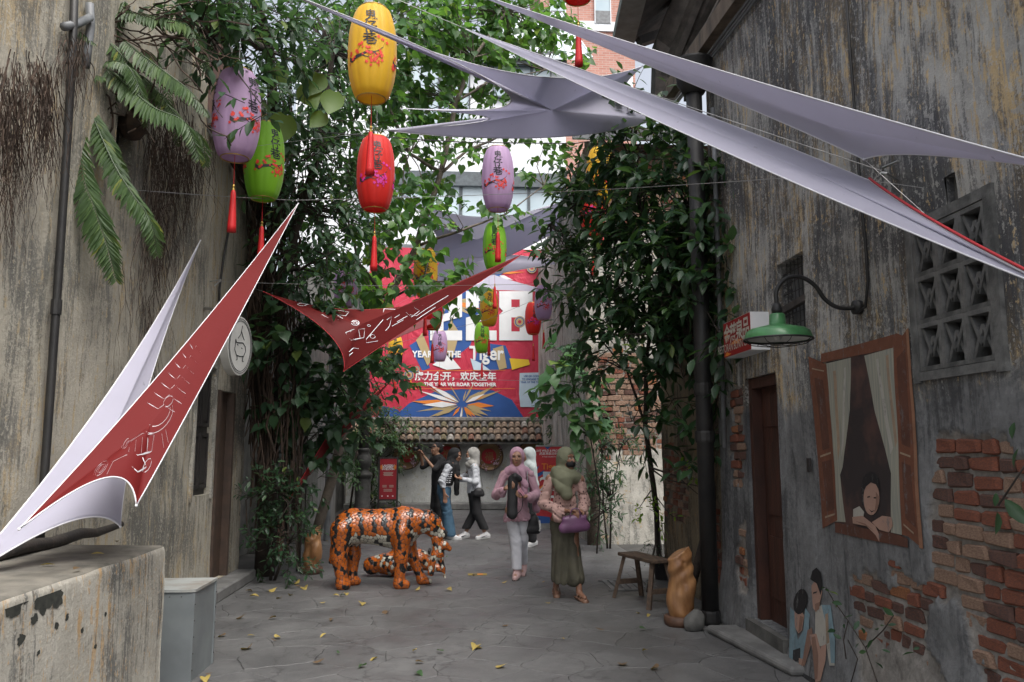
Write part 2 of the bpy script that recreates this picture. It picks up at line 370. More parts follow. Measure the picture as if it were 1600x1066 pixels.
# ---------------------------------------------------------------- bricks
def brick_meshes():
    out = []
    for i in range(5):
        bm = bmesh.new(); bmesh.ops.create_cube(bm, size=1)
        for v in bm.verts: v.co += Vector((random.uniform(-.07, .07), random.uniform(-.05, .05), random.uniform(-.12, .12)))
        bmesh.ops.bevel(bm, geom=bm.edges[:], offset=.11, segments=1, affect='EDGES')
        for v in bm.verts: v.co += Vector((random.uniform(-.04, .04), random.uniform(-.03, .03), random.uniform(-.05, .05)))
        for j in range(4):
            me = bpy.data.meshes.new('brick'); bm.to_mesh(me); me.materials.append(BR[j]); out.append(me)
        bm.free()
    return out
BM = brick_meshes()
def lay_bricks(parent, inside, O, U, N, u0, u1, v0, v1, L=.2, Hh=.07, gap=.0125, proud=.0, limit=300, weights=(.42, .27, .27, .04)):
    O, U, N = (np.asarray(q, float) for q in (O, U, N)); n = 0; v = v0; row = 0
    rz = math.atan2(U[1], U[0])
    while v < v1:
        u = u0-random.uniform(0, L)
        while u < u1 and n < limit:
            l = L*random.choice((1, 1, 1, .5, .55))*random.uniform(.9, 1.05)
            if bool(inside(np.array([u+l/2]), np.array([v+Hh/2]))[0]) and random.random() > .035:
                j = random.choices(range(4), weights)[0]; o = link('brick', BM[random.randrange(5)*4+j], parent)
                p = O+U*(u+l/2)+np.array([0, 0, v+Hh/2+.012*math.sin(u*2.3+v*3)+random.uniform(-.004, .004)])+N*(proud-.05+random.uniform(-.008, .006))
                place(o, p); o.scale = (l, .1, Hh*random.uniform(.9, 1.04)); o.rotation_euler = (random.uniform(-.03, .03), random.uniform(-.03, .03), rz+random.uniform(-.03, .03)); n += 1
            u += l+gap
        v += Hh+gap; row += 1
    return n

# ---------------------------------------------------------------- right-hand building
XR = 2.5
RB = thing('old_shophouse', 'tall stained plaster building with vent blocks, dark door and bare brick patches', 'building', (XR, 5, 0))
brickpoly = wallpoly([(1455, 690), (1500, 700), (1600, 705), (1700, 705), (1720, 1150), (1380, 1150), (1350, 1040), (1335, 960), (1328, 893), (1365, 885), (1400, 905), (1450, 918), (1462, 880), (1450, 800)], XR)
cempoly = wallpoly([(1459, 946), (1482, 936), (1501, 966), (1506, 997), (1524, 1025), (1530, 1090), (1474, 1090), (1454, 1014)], XR)
jambpoly = [(6.98, 1.25), (7.22, 1.2), (7.3, 1.6), (7.28, 2.1), (7.02, 2.12), (6.95, 1.7)]
jamb2 = [(7.0, .35), (7.2, .4), (7.22, .9), (7.05, 1.0)]
def mask_r(u, v):
    j1 = (fbm(u*5, v*5, 21)-.5)*.34; j2 = (fbm(u*5+7, v*5, 31)-.5)*.34; a, b = u+j1, v+j2
    inb = (pip(a, b, brickpoly) & ~pip(a, b, cempoly)) | pip(a, b, jambpoly) | pip(a, b, jamb2)
    return ~inb
ra, rb = WX(1078, 122, XR), WX(1168, 0, XR); slope = (rb[2]-ra[2])/(rb[1]-ra[1])
top_r = lambda y: np.minimum(ra[2]+slope*(np.asarray(y)-ra[1]), 9.)
va, vb = WX(1428, 365, XR), WX(1561, 562, XR)
VENT = (vb[1]-.0, va[1], vb[2], va[2]); dl, dr = WX(1168, 700, XR)[1], WX(1217, 900, XR)[1]; DOOR = (dr-.12, dl, .17, 2.2)
wa, wb = WX(1214, 415, XR), WX(1259, 492, XR); WIN = (wb[1], wa[1], wb[2]-.1, wa[2])
ho = WX(1488, 294, XR); HOLE = (ho[1]-.05, ho[1]+.045, ho[2]-.075, ho[2]+.07)
def bow_r(u, v):    # the wall swells a little towards its foot; relief where an old opening was bricked up
    return np.clip(.55-v, 0, 1)*.13+(fbm(u*.9, v*.9, 77, 3)-.5)*.05*(v > 0)
def bow_safe(u, v):
    b = bow_r(u, v)
    for a0, a1, c0, c1 in (VENT, DOOR, WIN): b = b*np.clip(np.maximum(np.maximum(a0-u, u-a1), np.maximum(c0-v, v-c1))/.15, 0, 1)
    return b
for pts in ([(1262, 505), (1450, 865)], [(1232, 880), (1320, 1070)]):
    (xa, ya2), (xb2, yb2) = pts; pa, pb, pc2, pd = WX(xa, ya2, XR), WX(xb2, yb2, XR), WX(xa, yb2, XR), WX(xb2, ya2, XR); yy = [q_[1] for q_ in (pa, pb, pc2, pd)]; zz = [q_[2] for q_ in (pa, pb, pc2, pd)]; MURAL_ZONES.append((min(yy)-.03, max(yy)+.03, min(zz)-.03, max(zz)+.03))
wall_hr = lambda u, v: wall_h(np.asarray(u), np.asarray(v), np.ones(np.shape(u)), .021, .0042, 3, bow_safe)
rwall = hf_wall('wall', (XR, 0, 0), (0, 1, 0), (-1, 0, 0), 1.2, 7.62, -.05, 8.8, .021, M_right, RB, (VENT, DOOR, WIN, HOLE), mask_r, top_r, recess=.021, amp=.0042, reveal=.2, seed=3, bow=bow_safe)
lay_bricks(rwall, lambda u, v: ~mask_r(u, v), (XR, 0, 0), (0, 1, 0), (-1, 0, 0), 2.9, 7.3, .0, 2.2, proud=-.002)
mb = MB(); mb.b2((XR+.24, 1.2, -.05), (6, 7.6, 8.8)); mb.b2((XR+.02, 7.6, -.05), (6, 7.66, 6.)); mb.build('wall_core', M_cement_d, RB)  # unseen solid box added behind the wall face to block light, with end cap
# vent blocks
vw = (VENT[1]-VENT[0])/3; vh = (VENT[3]-VENT[2])/3
m1 = MB(); fw = .024
for q in (-1, 1):
    m1.box((0, q*(vw/2-fw/2), 0), (.09, fw, vh-.002)); m1.box((0, 0, q*(vh/2-fw/2)), (.088, vw-2*fw-.001, fw))
y_, z_ = vw/2-fw, vh/2-fw
for q in (-1, 1):
    m1.bar((-.004, q*y_, z_), (-.004, 0, -z_*.5),   .019, .06, (1, 0, 0)); m1.bar((.002, q*y_, -z_), (.002, 0, z_*.5), .0192, .06, (1, 0, 0))
vm = m1.mesh('vent_block', M_block)
for i in range(3):
    for j in range(3):
        o = link('vent_block', vm, RB); place(o, (XR+.03, VENT[0]+vw*(i+.5), VENT[2]+vh*(j+.5)))
m1 = MB()
for a, b in (((VENT[0]-.07, VENT[2]-.06), (VENT[0]-.004, VENT[3]+.06)), ((VENT[1]+.004, VENT[2]-.06), (VENT[1]+.06, VENT[3]+.06))): m1.b2((XR-.022, a[0], a[1]), (XR+.05, b[0], b[1]))
m1.b2((XR-.02, VENT[0]-.004, VENT[3]+.004), (XR+.05, VENT[1]+.004, VENT[3]+.06)); m1.b2((XR-.024, VENT[0]-.004, VENT[2]-.05), (XR+.05, VENT[1]+.004, VENT[2]-.004)); m1.build('vent_surround', M_block, RB)
# door
d0, d1, z0, z1 = DOOR
dn = MB(); dn.b2((XR+.12, d0, z0), (XR+.18, d1, z1)); door = dn.build('door', M_door, RB)
m1 = MB()
for a, b in ((d0+.002, d0+.07), (d1-.07, d1-.002)): m1.b2((XR+.03, a, z0+.002), (XR+.118, b, z1-.002))
m1.b2((XR+.032, d0+.072, z1-.09), (XR+.117, d1-.072, z1-.003)); m1.build('door_frame', M_door, door)
for zc, hh in ((.62, .5), (1.35, .6), (1.92, .28)):
    m1 = MB(); m1.box((XR+.114, (d0+d1)/2, zc), (.02, d1-d0-.3, hh)); m1.build('door_panel', M_door, door)
m1 = MB(); m1.b2((XR-.06, d0-.05, 0), (XR+.2, d1+.05, z0-.004)); m1.build('door_sill', M_cement_d, RB)
# barred window
a0, a1, c0, c1 = WIN
m1 = MB(); m1.b2((XR+.17, a0, c0), (XR+.2, a1, c1)); win = m1.build('window', M_shut, RB)
for k in range(7):
    m1 = MB(); yy = a0+.03+(a1-a0-.06)*k/6; m1.b2((XR+.12, yy, c0+.02), (XR+.165, yy+.045, c1-.02)); m1.build('louvre_board', M_pipe_g, win)
m1 = MB()
for k in range(1, 7): yy = a0+(a1-a0)*k/7; m1.tube([(XR+.05, yy, c0), (XR+.05, yy, c1)], .004, 5)
for k in range(1, 7): zz = c0+(c1-c0)*k/7; m1.tube([(XR+.046, a0, zz), (XR+.046, a1, zz)], .004, 5)
m1.build('grille', M_pipe_b, win); m1 = MB(); m1.bar((XR+.03, a0, (c0+c1)/2-.05), (XR+.03, a1, (c0+c1)/2-.08), .04, .05); m1.build('crossbar', M_darkwood, win)
# step
m1 = MB(); st = [(XR-.05, d0-.25, .0), (XR-.05, d1+.35, .0)]
p = [WZ(1150, 985), WZ(1190, 975, .0), (XR-.02, d0-.1, 0), (XR-.02, d0-.45, 0), WZ(1215, 1042)]
m1.prism([(2.34, d0-.42, -.004), (XR+.02, d0-.42, -.004), (XR+.02, d1+.28, -.004), (2.16, d1+.28, -.004)], (0, 0, .07)); stp = m1.build('worn_step', M_cement, RB)
bv = stp.modifiers.new('bevel', 'BEVEL'); bv.width = .035; bv.segments = 3
# rake board, rafters and cables of the gable
m1 = MB()
def rk(off, z): return [(XR+off, ra[1]+.5, ra[2]-slope*-.5+z), (XR+off, ra[1]-3.2, ra[2]-slope*3.2+z)]
m1 = MB(); a, b = rk(-.09, .05); m1.bar(a, b, .18, .1, (1, 0, 0)); m1.build('rake_board', M_oldwood, RB)
m1 = MB(); a, b = rk(.1, .2); m1.bar(a, b, .55, .05, (1, 0, 0)); m1.build('roof_edge', M_darkwood, RB)
for q in (.06, .1, .135):
    m1 = MB(); a, b = rk(-.03, -q); m1.tube([a, b], .012, 6); m1.build('cable', M_pipe_g, RB)
# pipes, hook, cable to the lamp
px_, py_ = 2.3, 7.42
m1 = MB(); m1.tube([(px_, py_, 0), (px_, py_, 5.1)], .078, 14); dp = m1.build('drainpipe', M_pipe_b, RB, smooth=True)
for zz in (.02, 1.65, 2.1, 3.6): m1 = MB(); m1.lathe([(.088, 0), (.092, .02), (.092, .09), (.088, .11)], (px_, py_, zz), 14); m1.build('pipe_collar', M_pipe_b, dp)
m1 = MB(); m1.lathe([(.1, 0), (.17, .12), (.19, .32), (.2, .34)], (px_, py_, 5.1), 12); m1.build('rainwater_head', M_pipe_b, dp, smooth=True)
m1 = MB(); m1.tube([(2.44, 7.28, 1.6), (2.44, 7.28, 4.9)], .022, 10); m1.build('conduit', M_pipe_g, RB, smooth=True)
cb = [WX(x, y, XR-.02) for x, y in ((1322, -10), (1329, 90), (1336, 180), (1344, 300), (1352, 380), (1356, 440), (1352, 480), (1342, 487), (1334, 475))]
m1 = MB(); m1.tube(cb, .009, 6); m1.build('cable', M_pipe_b, RB, smooth=True)
m1 = MB(); m1.tube([WX(1378, 270, XR), WX(1380, 262, XR-.08), WX(1404, 252, XR-.1)], .008, 6); m1.tube([WX(1404, 282, XR), WX(1385, 271, XR-.1), WX(1376, 270, XR-.12)], .007, 6); m1.build('wall_hook', M_chrome, RB)
m1 = MB(); m1.box(WX(1264, 727, XR-.012), (.02, .035, .1)); m1.build('wall_plate', M_shut, RB)
m1 = MB(); m1.b2((XR+.04, ho[1]-.05, ho[2]-.08), (XR+.1, ho[1]+.05, ho[2]+.08)); m1.build('hole_back', M_cement_d, RB)

# lower wall beyond the drainpipe, brown and partly bare brick
RC = thing('side_wall', 'low brown plaster wall with bare bricks behind the leafy tree', 'wall', (2.6, 8.8, 0))
def mask_c(u, v):
    a, b = u+(fbm(u*5, v*5, 5)-.5)*.5, v+(fbm(u*5, v*5, 9)-.5)*.5
    return ~(((a > 8.9) & (a < 9.9) & (b > .75) & (b < 1.6)) | ((a > 7.8) & (a < 8.5) & (b > .2) & (b < 1.0)))
w_ = hf_wall('wall', (2.56, 0, 0), (0, 1, 0), (-1, 0, 0), 7.66, 10.05, -.05, 4.4, .035, M_right2, RC, (), mask_c, recess=.02, amp=.006, seed=8)
lay_bricks(w_, lambda u, v: ~mask_c(u, v), (2.56, 0, 0), (0, 1, 0), (-1, 0, 0), 7.7, 10., .1, 1.8, proud=-.002)
mb = MB(); mb.b2((2.585, 7.68, -.05), (2.9, 10.04, 4.38)); mb.build('wall_core', M_cement_d, RC)

# set-back house further on: brick and plaster front facing us
RD = thing('brick_house', 'ruined house with broken plaster over pale bricks beyond the tree', 'house', (3.2, 13.6, 0))
def mask_d(u, v):
    a, b = u+(fbm(u*3, v*3, 15)-.5)*.9, v+(fbm(u*3, v*3, 19)-.5)*.9
    return ~(((a > 2.3) & (a < 3.5) & (b > 1.5) & (b < 3.2)) | ((b > 5.6) & (a > 2.4)))
XD0 = 2.18
dwin = [(2.36, 2.62, 1.85, 2.55)]
w_ = hf_wall('wall', (0, 13.6, 0), (1, 0, 0), (0, -1, 0), XD0, 6.2, -.05, 7.05, .05, M_cream, RD, dwin, mask_d, recess=.022, amp=.008, reveal=.2, seed=18)
lay_bricks(w_, lambda u, v: ~mask_d(u, v), (0, 13.6, 0), (1, 0, 0), (0, -1, 0), 2.25, 4.6, 1.3, 7., L=.23, Hh=.08, proud=-.002, weights=(.12, .78, .08, .02))
m1 = MB(); m1.b2((2.36, 13.72, 1.85), (2.62, 13.76, 2.55)); wn = m1.build('window_shutter', mk('green_shutter', (.03, .07, .06), (.02, .04, .04), .6), RD)
m1 = MB(); m1.box((2.49, 13.71, 2.2), (.02, .02, .7)); m1.build('shutter_rail', MAT['green_shutter'], wn)
mb = MB(); mb.b2((XD0+.02, 13.85, -.05), (6.2, 22.5, 7.)); mb.build('wall_core', M_cream, RD); fattr(bpy.data.meshes['wall_core.002'] if 'wall_core.002' in bpy.data.meshes else RD.children[-1].data, 'mask', [1]*8) if 'mask' not in RD.children[-1].data.attributes else None
mb = MB(); mb.tube([(2.24, 13.5, 0), (2.24, 13.5, 3.2)], .11, 12); mb.build('corner_post', M_right2, RD, smooth=True); fattr(RD.children[-1].data, 'mask', [1]*len(RD.children[-1].data.vertices))
M_rooft = mk('old_roof_tile', (.2, .13, .1), (.1, .07, .06), .9, scale=9, bump=.4)
m1 = MB()
for k in range(30): m1.tube([(2.0+k*.15, 13.2, 7.1), (2.0+k*.15, 15.4, 8.0)], .085, 6)
m1.build('roof', M_rooft, RD)
m1 = MB(); m1.bar((1.9, 13.15, 7.02), (6.5, 13.15, 7.02), .05, .2); m1.build('fascia', M_pipe_g, RD)

# dark timber eaves of the roofs above the drainpipe
EV = thing('timber_eaves', 'dark overhanging timber eaves with grey gutter above the drainpipe', 'roof', (3.4, 10, 5.2))
m1 = MB(); m1.bar(W(972, 70, 12.), W(1003, -60, 9.5), .34, .16); m1.build('gutter', M_pipe_g, EV)
m1 = MB(); m1.prism([W(974, 74, 12.1), W(1033, 47, 12.4), W(1100, -80, 10.5), W(1000, -90, 9.3)], (.0, .05, .14)); m1.build('soffit', M_darkwood, EV)
m1 = MB(); m1.bar(W(998, 66, 12.), W(1075, 40, 12.1), .16, .14); m1.build('beam', M_shut, EV)
m1 = MB(); m1.prism([W(1026, 60, 11.6), W(1074, -60, 11.2), W(1165, -60, 11.), W(1093, 108, 11.4), W(1022, 190, 11.6)], (0, .3, 0)); m1.build('boarded_gable', M_darkwood, EV)
for a, b in (((1062, 92), (1130, -40)), ((1084, 100), (1150, -30)), ((1040, 120), (1108, -50))):
    m1 = MB(); m1.bar(W(a[0], a[1], 11.2), W(b[0], b[1], 10.4), .12, .15); m1.build('rafter', M_darkwood, EV)

# ---------------------------------------------------------------- left-hand building
XL = -2.75
LB = thing('left_shophouse', 'weathered cream plaster building with black shuttered window and downpipe', 'building', (XL, 6, 0))
sA, sB = WX(322, 205, XL), WX(462, 395, XL); sl_ = (sB[2]-sA[2])/(sB[1]-sA[1])
top_l = lambda y: np.where(np.asarray(y) < sA[1], 6.4, sA[2]+sl_*(np.asarray(y)-sA[1]))
q0, q1 = WX(309, 568, XL), WX(337, 566, XL); LW = (q0[1], q1[1], 1.1, q0[2])
e0, e1 = WX(341, 600, XL)[1], WX(362, 600, XL)[1]; LD = (e0, e1+.1, .12, 2.26)
sm = WX(192, 215, XL); SMW = (sm[1]-.12, sm[1]+.2, sm[2]-.17, sm[2]+.2)
lwall = hf_wall('wall', (XL, 0, 0), (0, 1, 0), (1, 0, 0), 1.5, 10.45, -.05, 6.4, .045, M_left, LB, (LW, LD, SMW), None, top_l, amp=.006, reveal=.16, seed=41)
mb = MB(); mb.b2((-6, 1.5, -.05), (XL-.18, 10.4, 3.6)); mb.b2((-6, 1.5, 3.6), (XL-.2, 7.6, 6.4)); mb.b2((XL-.17, 10.4, -.05), (XL-.01, 10.44, 3.7)); mb.build('wall_core', M_cement_d, LB)
y0, y1, z0, z1 = LW
m1 = MB(); m1.b2((XL-.1, y0, z0), (XL-.06, y1, z1)); sh = m1.build('shutter', M_shut, LB)
for q in (0, 1):
    yy = y0+.02+q*(y1-y0)/2; ww = (y1-y0)/2-.04
    for za, zb in ((.05, .48), (.53, .95)):
        m1 = MB(); zz0, zz1 = z0+(z1-z0)*za, z0+(z1-z0)*zb
        for a in (yy, yy+ww-.03): m1.b2((XL-.058, a, zz0), (XL-.03, a+.03, zz1))
        for a in (zz0, zz1-.04): m1.b2((XL-.058, yy+.03, a), (XL-.032, yy+ww-.03, a+.04))
        m1.b2((XL-.059, yy+.045, zz0+.06), (XL-.045, yy+ww-.045, zz1-.06)); m1.build('shutter_panel', M_shut, sh)
m1 = MB()
for a, b in (((y0-.06, z0-.05), (y0-.003, z1+.05)), ((y1+.003, z0-.05), (y1+.06, z1+.05)), ((y0-.003, z1+.003), (y1+.003, z1+.05))): m1.b2((XL-.05, a[0], a[1]), (XL+.022, b[0], b[1]))
m1.build('window_surround', M_cream, LB); fattr(LB.children[-1].data, 'mask', [1]*len(LB.children[-1].data.vertices))
m1 = MB(); m1.b2((XL-.14, LD[0], .12), (XL-.06, LD[1], 2.26)); dr_ = m1.build('door', M_brown, LB)
m1 = MB()
for a, b in ((LD[0]+.001, LD[0]+.08), (LD[1]-.06, LD[1]-.001)): m1.b2((XL-.058, a, .12), (XL+.03, b, 2.255))
m1.build('door_frame', M_brown, dr_)
m1 = MB(); m1.b2((XL-.15, SMW[0], SMW[2]), (XL-.12, SMW[1], SMW[3])); m1.build('small_vent', M_black, LB)
m1 = MB(); m1.b2((XL, 6.6, -.004), (-2.5, 10.3, .12)); st2 = m1.build('plinth_step', M_cement, LB); bv = st2.modifiers.new('b', 'BEVEL'); bv.width = .015
pp = [WX(x, y, XL+.07) for x, y in ((118, -60), (113, 90), (100, 300), (88, 480), (74, 680), (66, 790), (61, 866))]
m1 = MB(); m1.tube(pp, .027, 10); pipe_l = m1.build('downpipe', M_pipe_b, LB, smooth=True)
for k in (1, 3, 5): m1 = MB(); m1.tube([np.array(pp[k])+(0, 0, .05), np.array(pp[k])-(0, 0, .05)], .034, 10); m1.build('pipe_joint', M_pipe_b, pipe_l)
m1 = MB(); m1.tube([WX(x, y, XL+.05) for x, y in ((140, 5), (142, 40), (138, 70), (134, 105))], .03, 8); m1.tube([WX(x, y, XL+.06) for x, y in ((100, 42), (120, 38), (140, 28))], .03, 8); m1.build('upper_pipe', M_pipe_g, LB, smooth=True)
m1 = MB(); m1.tube([WX(x, y, XL+.03) for x, y in ((363, 330), (350, 400), (343, 450), (341, 510))], .014, 6); m1.build('conduit', M_pipe_b, LB, smooth=True)
ca, cbb = np.array((XL-.08, sA[1], sA[2]+.02)), np.array((XL-.08, 10.5, sA[2]+sl_*(10.5-sA[1])+.02))
m1 = MB(); m1.bar(ca, cbb, .5, .14, (1, 0, 0)); m1.build('sloped_coping', M_cement_d, LB)
m1 = MB(); h_ = WX(328, 440, XL); m1.tube([h_, h_+(.12, 0, .02)], .01, 6); m1.tube([h_+(.12, 0, .02), h_+(.05, 0, -.05)], .008, 6); m1.build('wall_hook', M_chrome, LB)

# dark neighbouring house with slatted screen, behind the coping
LN = thing('slatted_house', 'dark house with black vertical slat screen above the sloping parapet', 'house', (-3.6, 9.5, 0))
mb = MB(); mb.b2((-7, 7.62, 0), (-3.25, 12.8, 7.2)); mb.b2((-7, 12.8, 0), (-3.1, 22, 4.5)); mb.build('wall', M_cement_d, LN)
for k in range(34):
    m1 = MB() if k == 0 else m1
    yy = 7.8+k*.09; m1.b2((-3.16, yy, 3.7), (-3.13, yy+.03, 5.3))
m1.build('slat_screen', M_shut, LN); m1 = MB(); m1.bar((-3.1, 7.6, 4.62), (-3.1, 11, 4.62), .09, .09); m1.build('timber_rail', M_oldwood, LN)
m1 = MB(); m1.b2((-3.245, 7.7, 5.3), (-3.2, 12.7, 6.9)); m1.build('upper_brickwork', BR[2], LN)

# grey plank wall beyond the climbers
PW = thing('plank_wall', 'grey weathered plank wall behind the climbing plants', 'wall', (-2.6, 15.3, 0))
M_plank = mk('grey_plank', (.3, .3, .29), (.17, .17, .165), .8, scale=5, stretch=(3, 3, .4), bump=.4)
for k in range(9):
    m1 = MB(); yy = 14.1+k*.32; m1.b2((-2.62+random.uniform(-.01, .01), yy, 0), (-2.56, yy+.3, 2.7+random.uniform(-.1, .1))); m1.build('plank', M_plank, PW)
mb = MB(); mb.b2((-2.56, 14.0, 0), (-2.42, 14.08, 3.0)); mb.build('post', M_plank, PW); mb = MB(); mb.b2((-2.9, 14.05, 0), (-2.64, 17.1, 2.6)); mb.build('backing', M_cement_d, PW)
mb = MB(); mb.tube([(-2.3, 14.35, 0), (-2.3, 14.35, 3.4)], .055, 10); mb.build('pipe', M_pipe_g, PW)

# ---------------------------------------------------------------- low wall and utility cabinet on the left
lwz = .985; E = W(258, 852, 5.35); lwz = E[2]
LWL = thing('low_wall', 'low stained concrete wall with black mould spots and an iron pipe lying on top', 'wall', (-2.3, 4, 0))
m_low = streak_wall('low_wall_plaster', (.44, .42, .37), (.34, .32, .275), (.075, .077, .075), (.4, .27, .14), .53, k=1.6)
lowx = lambda y, z: E[0]+.02-.016*z/lwz+(fbm(np.array([y*3]), np.array([z*3]), 2)[0]-.5)*.02
def lowwall():
    yE = E[1]; X1 = E[0]
    ys = np.linspace(2.2, yE, 90); prof = [(X1+.02, 0), (X1+.015, lwz*.35), (X1+.01, lwz*.7), (X1+.004, lwz-.04), (X1-.004, lwz-.012), (X1-.02, lwz-.001), (X1-.3, lwz+.004), (XL+.002, lwz+.01)]
    # densify
    pr = []
    for (a, b), (c, d) in zip(prof, prof[1:]):
        n = max(1, int(math.hypot(c-a, d-b)/.05))
        for k in range(n): pr.append((a+(c-a)*k/n, b+(d-b)*k/n))
    pr.append(prof[-1]); v = []; n = len(pr)
    for y in ys:
        for (x, z) in pr: v.append((x+(fbm(np.array([y*3]), np.array([z*3]), 2)[0]-.5)*.02, y, z+(fbm(np.array([y*4]), np.array([x*4]), 6)[0]-.5)*.014*(z > .5)))
    f = [(i*n+j, (i+1)*n+j, (i+1)*n+j+1, i*n+j+1) for i in range(len(ys)-1) for j in range(n-1)]
    k = len(ys)-1; f.append(tuple(k*n+j for j in range(n))+(len(v),)); v.append((XL+.002, yE, 0))
    mb = MB().add(v, f); o = mb.build('wall_body', [m_low, mk('worn_wall_top', (.2, .185, .155), (.1, .095, .082), .92, scale=5, detail=8, bump=.5)], LWL)
    for pg in o.data.polygons:
        if pg.normal.z > .6: pg.material_index = 1
    shade(o.data); fattr(o.data, 'mask', [1]*len(o.data.vertices))
lowwall()
pl = [WX(x, y, -2.5) for x, y in ((-40, 918), (30, 892), (80, 886), (125, 868), (150, 850), (188, 842))]
m1 = MB(); m1.tube([(q[0], q[1], lwz+.035+.02*(i % 2)) for i, q in enumerate(pl)], [.04, .042, .038, .036, .03, .022], 10); m1.build('iron_pipe', mk('rusty_black_pipe', (.03, .028, .027), (.06, .05, .042), .7, scale=12, bump=.5), LWL, smooth=True)
m1 = MB(); m1.tube([(-2.62, 3.6, lwz+.03), (-2.6, 4.4, lwz+.03), (-2.62, 5.0, lwz+.06), (-2.66, 5.2, lwz+.2)], .03, 8); m1.build('iron_pipe', MAT['rusty_black_pipe'], LWL, smooth=True)
M_mould = mk('black_mould', (.015, .017, .014), (.035, .037, .03), 1, scale=30)
for cx, cz, rr in ((28, 938, .06), (40, 930, .05), (72, 934, .06), (92, 930, .05), (80, 926, .06), (56, 968, .022), (105, 965, .016), (36, 1000, .024), (88, 978, .016), (165, 960, .012), (130, 985, .014), (150, 1010, .012), (60, 1020, .012)):
    c = WX(cx, cz, E[0]+.012); n = 30; v = []
    for k in range(n):
        a = k*6.283/n; r_ = rr*(.45+1.1*fbm(np.array([cx+2.2*math.cos(a)]), np.array([cz+2.2*math.sin(a)]), 5)[0]); y, z = c[1]+r_*math.cos(a)*1.2, min(lwz-.045, c[2]+r_*math.sin(a)); v.append((lowx(y, z)+.003, y, z))
    MB().add(v, [tuple(range(n))]).build('mould_spot', M_mould, LWL)

cb0 = WZ(295, 1067); CX0, CX1, CY0, CY1, CZ = cb0[0]-.42, cb0[0]+.005, cb0[1], cb0[1]+.5, .6
CZ = W(298, 921, CY0)[2]
CB = thing('utility_cabinet', 'grey sheet-metal utility cabinet with rusty lid beside the low wall', 'cabinet', ((CX0+CX1)/2, (CY0+CY1)/2, 0))
m1 = MB(); m1.b2((CX0, CY0, 0), (CX1, CY1, CZ-.02)); m1.build('body', M_metal, CB)
m1 = MB(); m1.b2((CX0-.012, CY0-.012, CZ-.018), (CX1+.012, CY1+.012, CZ)); m1.build('lid', mk('rust_stained_lid', (.36, .38, .37), (.2, .16, .12), .6, scale=4, lo=.45, hi=.75), CB)
for a, b in (((CX1-.012, CY0-.006), (CX1+.008, CY0+.016)), ((CX1-.012, CY1-.016), (CX1+.008, CY1+.006))):
    m1 = MB(); m1.b2((a[0], a[1], .003), (b[0], b[1], CZ-.022)); fr = m1.build('corner_angle', M_metal, CB)
    for k in range(5): m1 = MB(); m1.ball((b[0]+.001, (a[1]+b[1])/2, .08+k*.11), .005, 8, 4); m1.build('screw', M_shut, fr)
for k in range(6): m1 = MB(); m1.ball((CX0+.02+k*.08, CY0-.001, CZ-.05), .004, 6, 4); m1.build('screw', M_shut, CB.children[0])

# ---------------------------------------------------------------- end wall with tiled coping
YE = 21.6
EW = thing('end_wall', 'grey limewashed end wall under a clay-tiled coping', 'wall', (0, YE, 0))
hf_wall('wall', (0, YE, 0), (1, 0, 0), (0, -1, 0), -3.0, 2.3, -.05, 2.02, .06, M_end, EW, amp=.006, seed=61)
mb = MB(); mb.b2((-3, YE+.05, -.05), (2.3, YE+.3, 2.0)); mb.build('wall_core', M_cement_d, EW)
mb = MB(); mb.b2((-3, YE-.42, 0), (2.3, YE-.02, .17)); kb = mb.build('kerb', M_cement, EW); bv = kb.modifiers.new('b', 'BEVEL'); bv.width = .02
TL = [mk('tile_%s' % n, c, tuple(q*.5 for q in c), .85, scale=11, bump=.5, bscale=30) for n, c in (('buff', (.34, .25, .185)), ('red', (.26, .13, .09)), ('grey', (.2, .185, .17)), ('mossy', (.2, .17, .1)), ('pale', (.45, .42, .38)))]
def tile_mesh(up):
    m = MB(); seg = 6; v = []
    for (rr, yy) in ((.088, 0.), (.074, .24)):
        for t in (1, .86):
            for k in range(seg+1):
                a = math.pi*k/seg; v.append((rr*t*math.cos(a), yy, rr*t*math.sin(a)*(1 if up else -1)))
    n = seg+1; f = []
    for k in range(seg): f += [(k, k+1, 2*n+k+1, 2*n+k), (n+k, 3*n+k, 3*n+k+1, n+k+1), (k, n+k, n+k+1, k+1)]
    return m.add(v, f)
tm = {(u, j): tile_mesh(u).mesh('roof_tile', TL[j], True) for u in (True, False) for j in range(5)}
a0, a1 = W(600, 690, YE-.5), W(600, 660, YE+.05); zl = a0[2]; zh = a1[2]+.02; rowL = .2; pitch = math.atan2(zh-zl, .62)
coping = MB(); coping.prism([(-3, YE-.5, zl-.03), (-3, YE+.12, zh-.03), (-3, YE+.12, zh-.1), (-3, YE-.5, zl-.06)], (5.3, 0, 0)); coping = coping.build('coping_bed', M_cement_d, EW)
for i in range(29):
    for j in range(3):
        for up in (True, False):
            x = -2.95+i*.18+(0 if up else .09); o = link('roof_tile', tm[(up, random.choices(range(5), (.4, .12, .28, .12, .08))[0])], coping)
            y = YE-.52+j*.2; place(o, (x+random.uniform(-.008, .008), y, zl+math.tan(pitch)*(y-YE+.5)+(.02 if up else .075)+random.uniform(-.006, .006))); o.rotation_euler = (pitch*.85+random.uniform(-.04, .04), 0, random.uniform(-.06, .06))
m1 = MB(); m1.tube([(-3, YE+.12, zh+.04), (2.3, YE+.12, zh+.04)], .09, 8); m1.build('ridge', TL[2], coping)
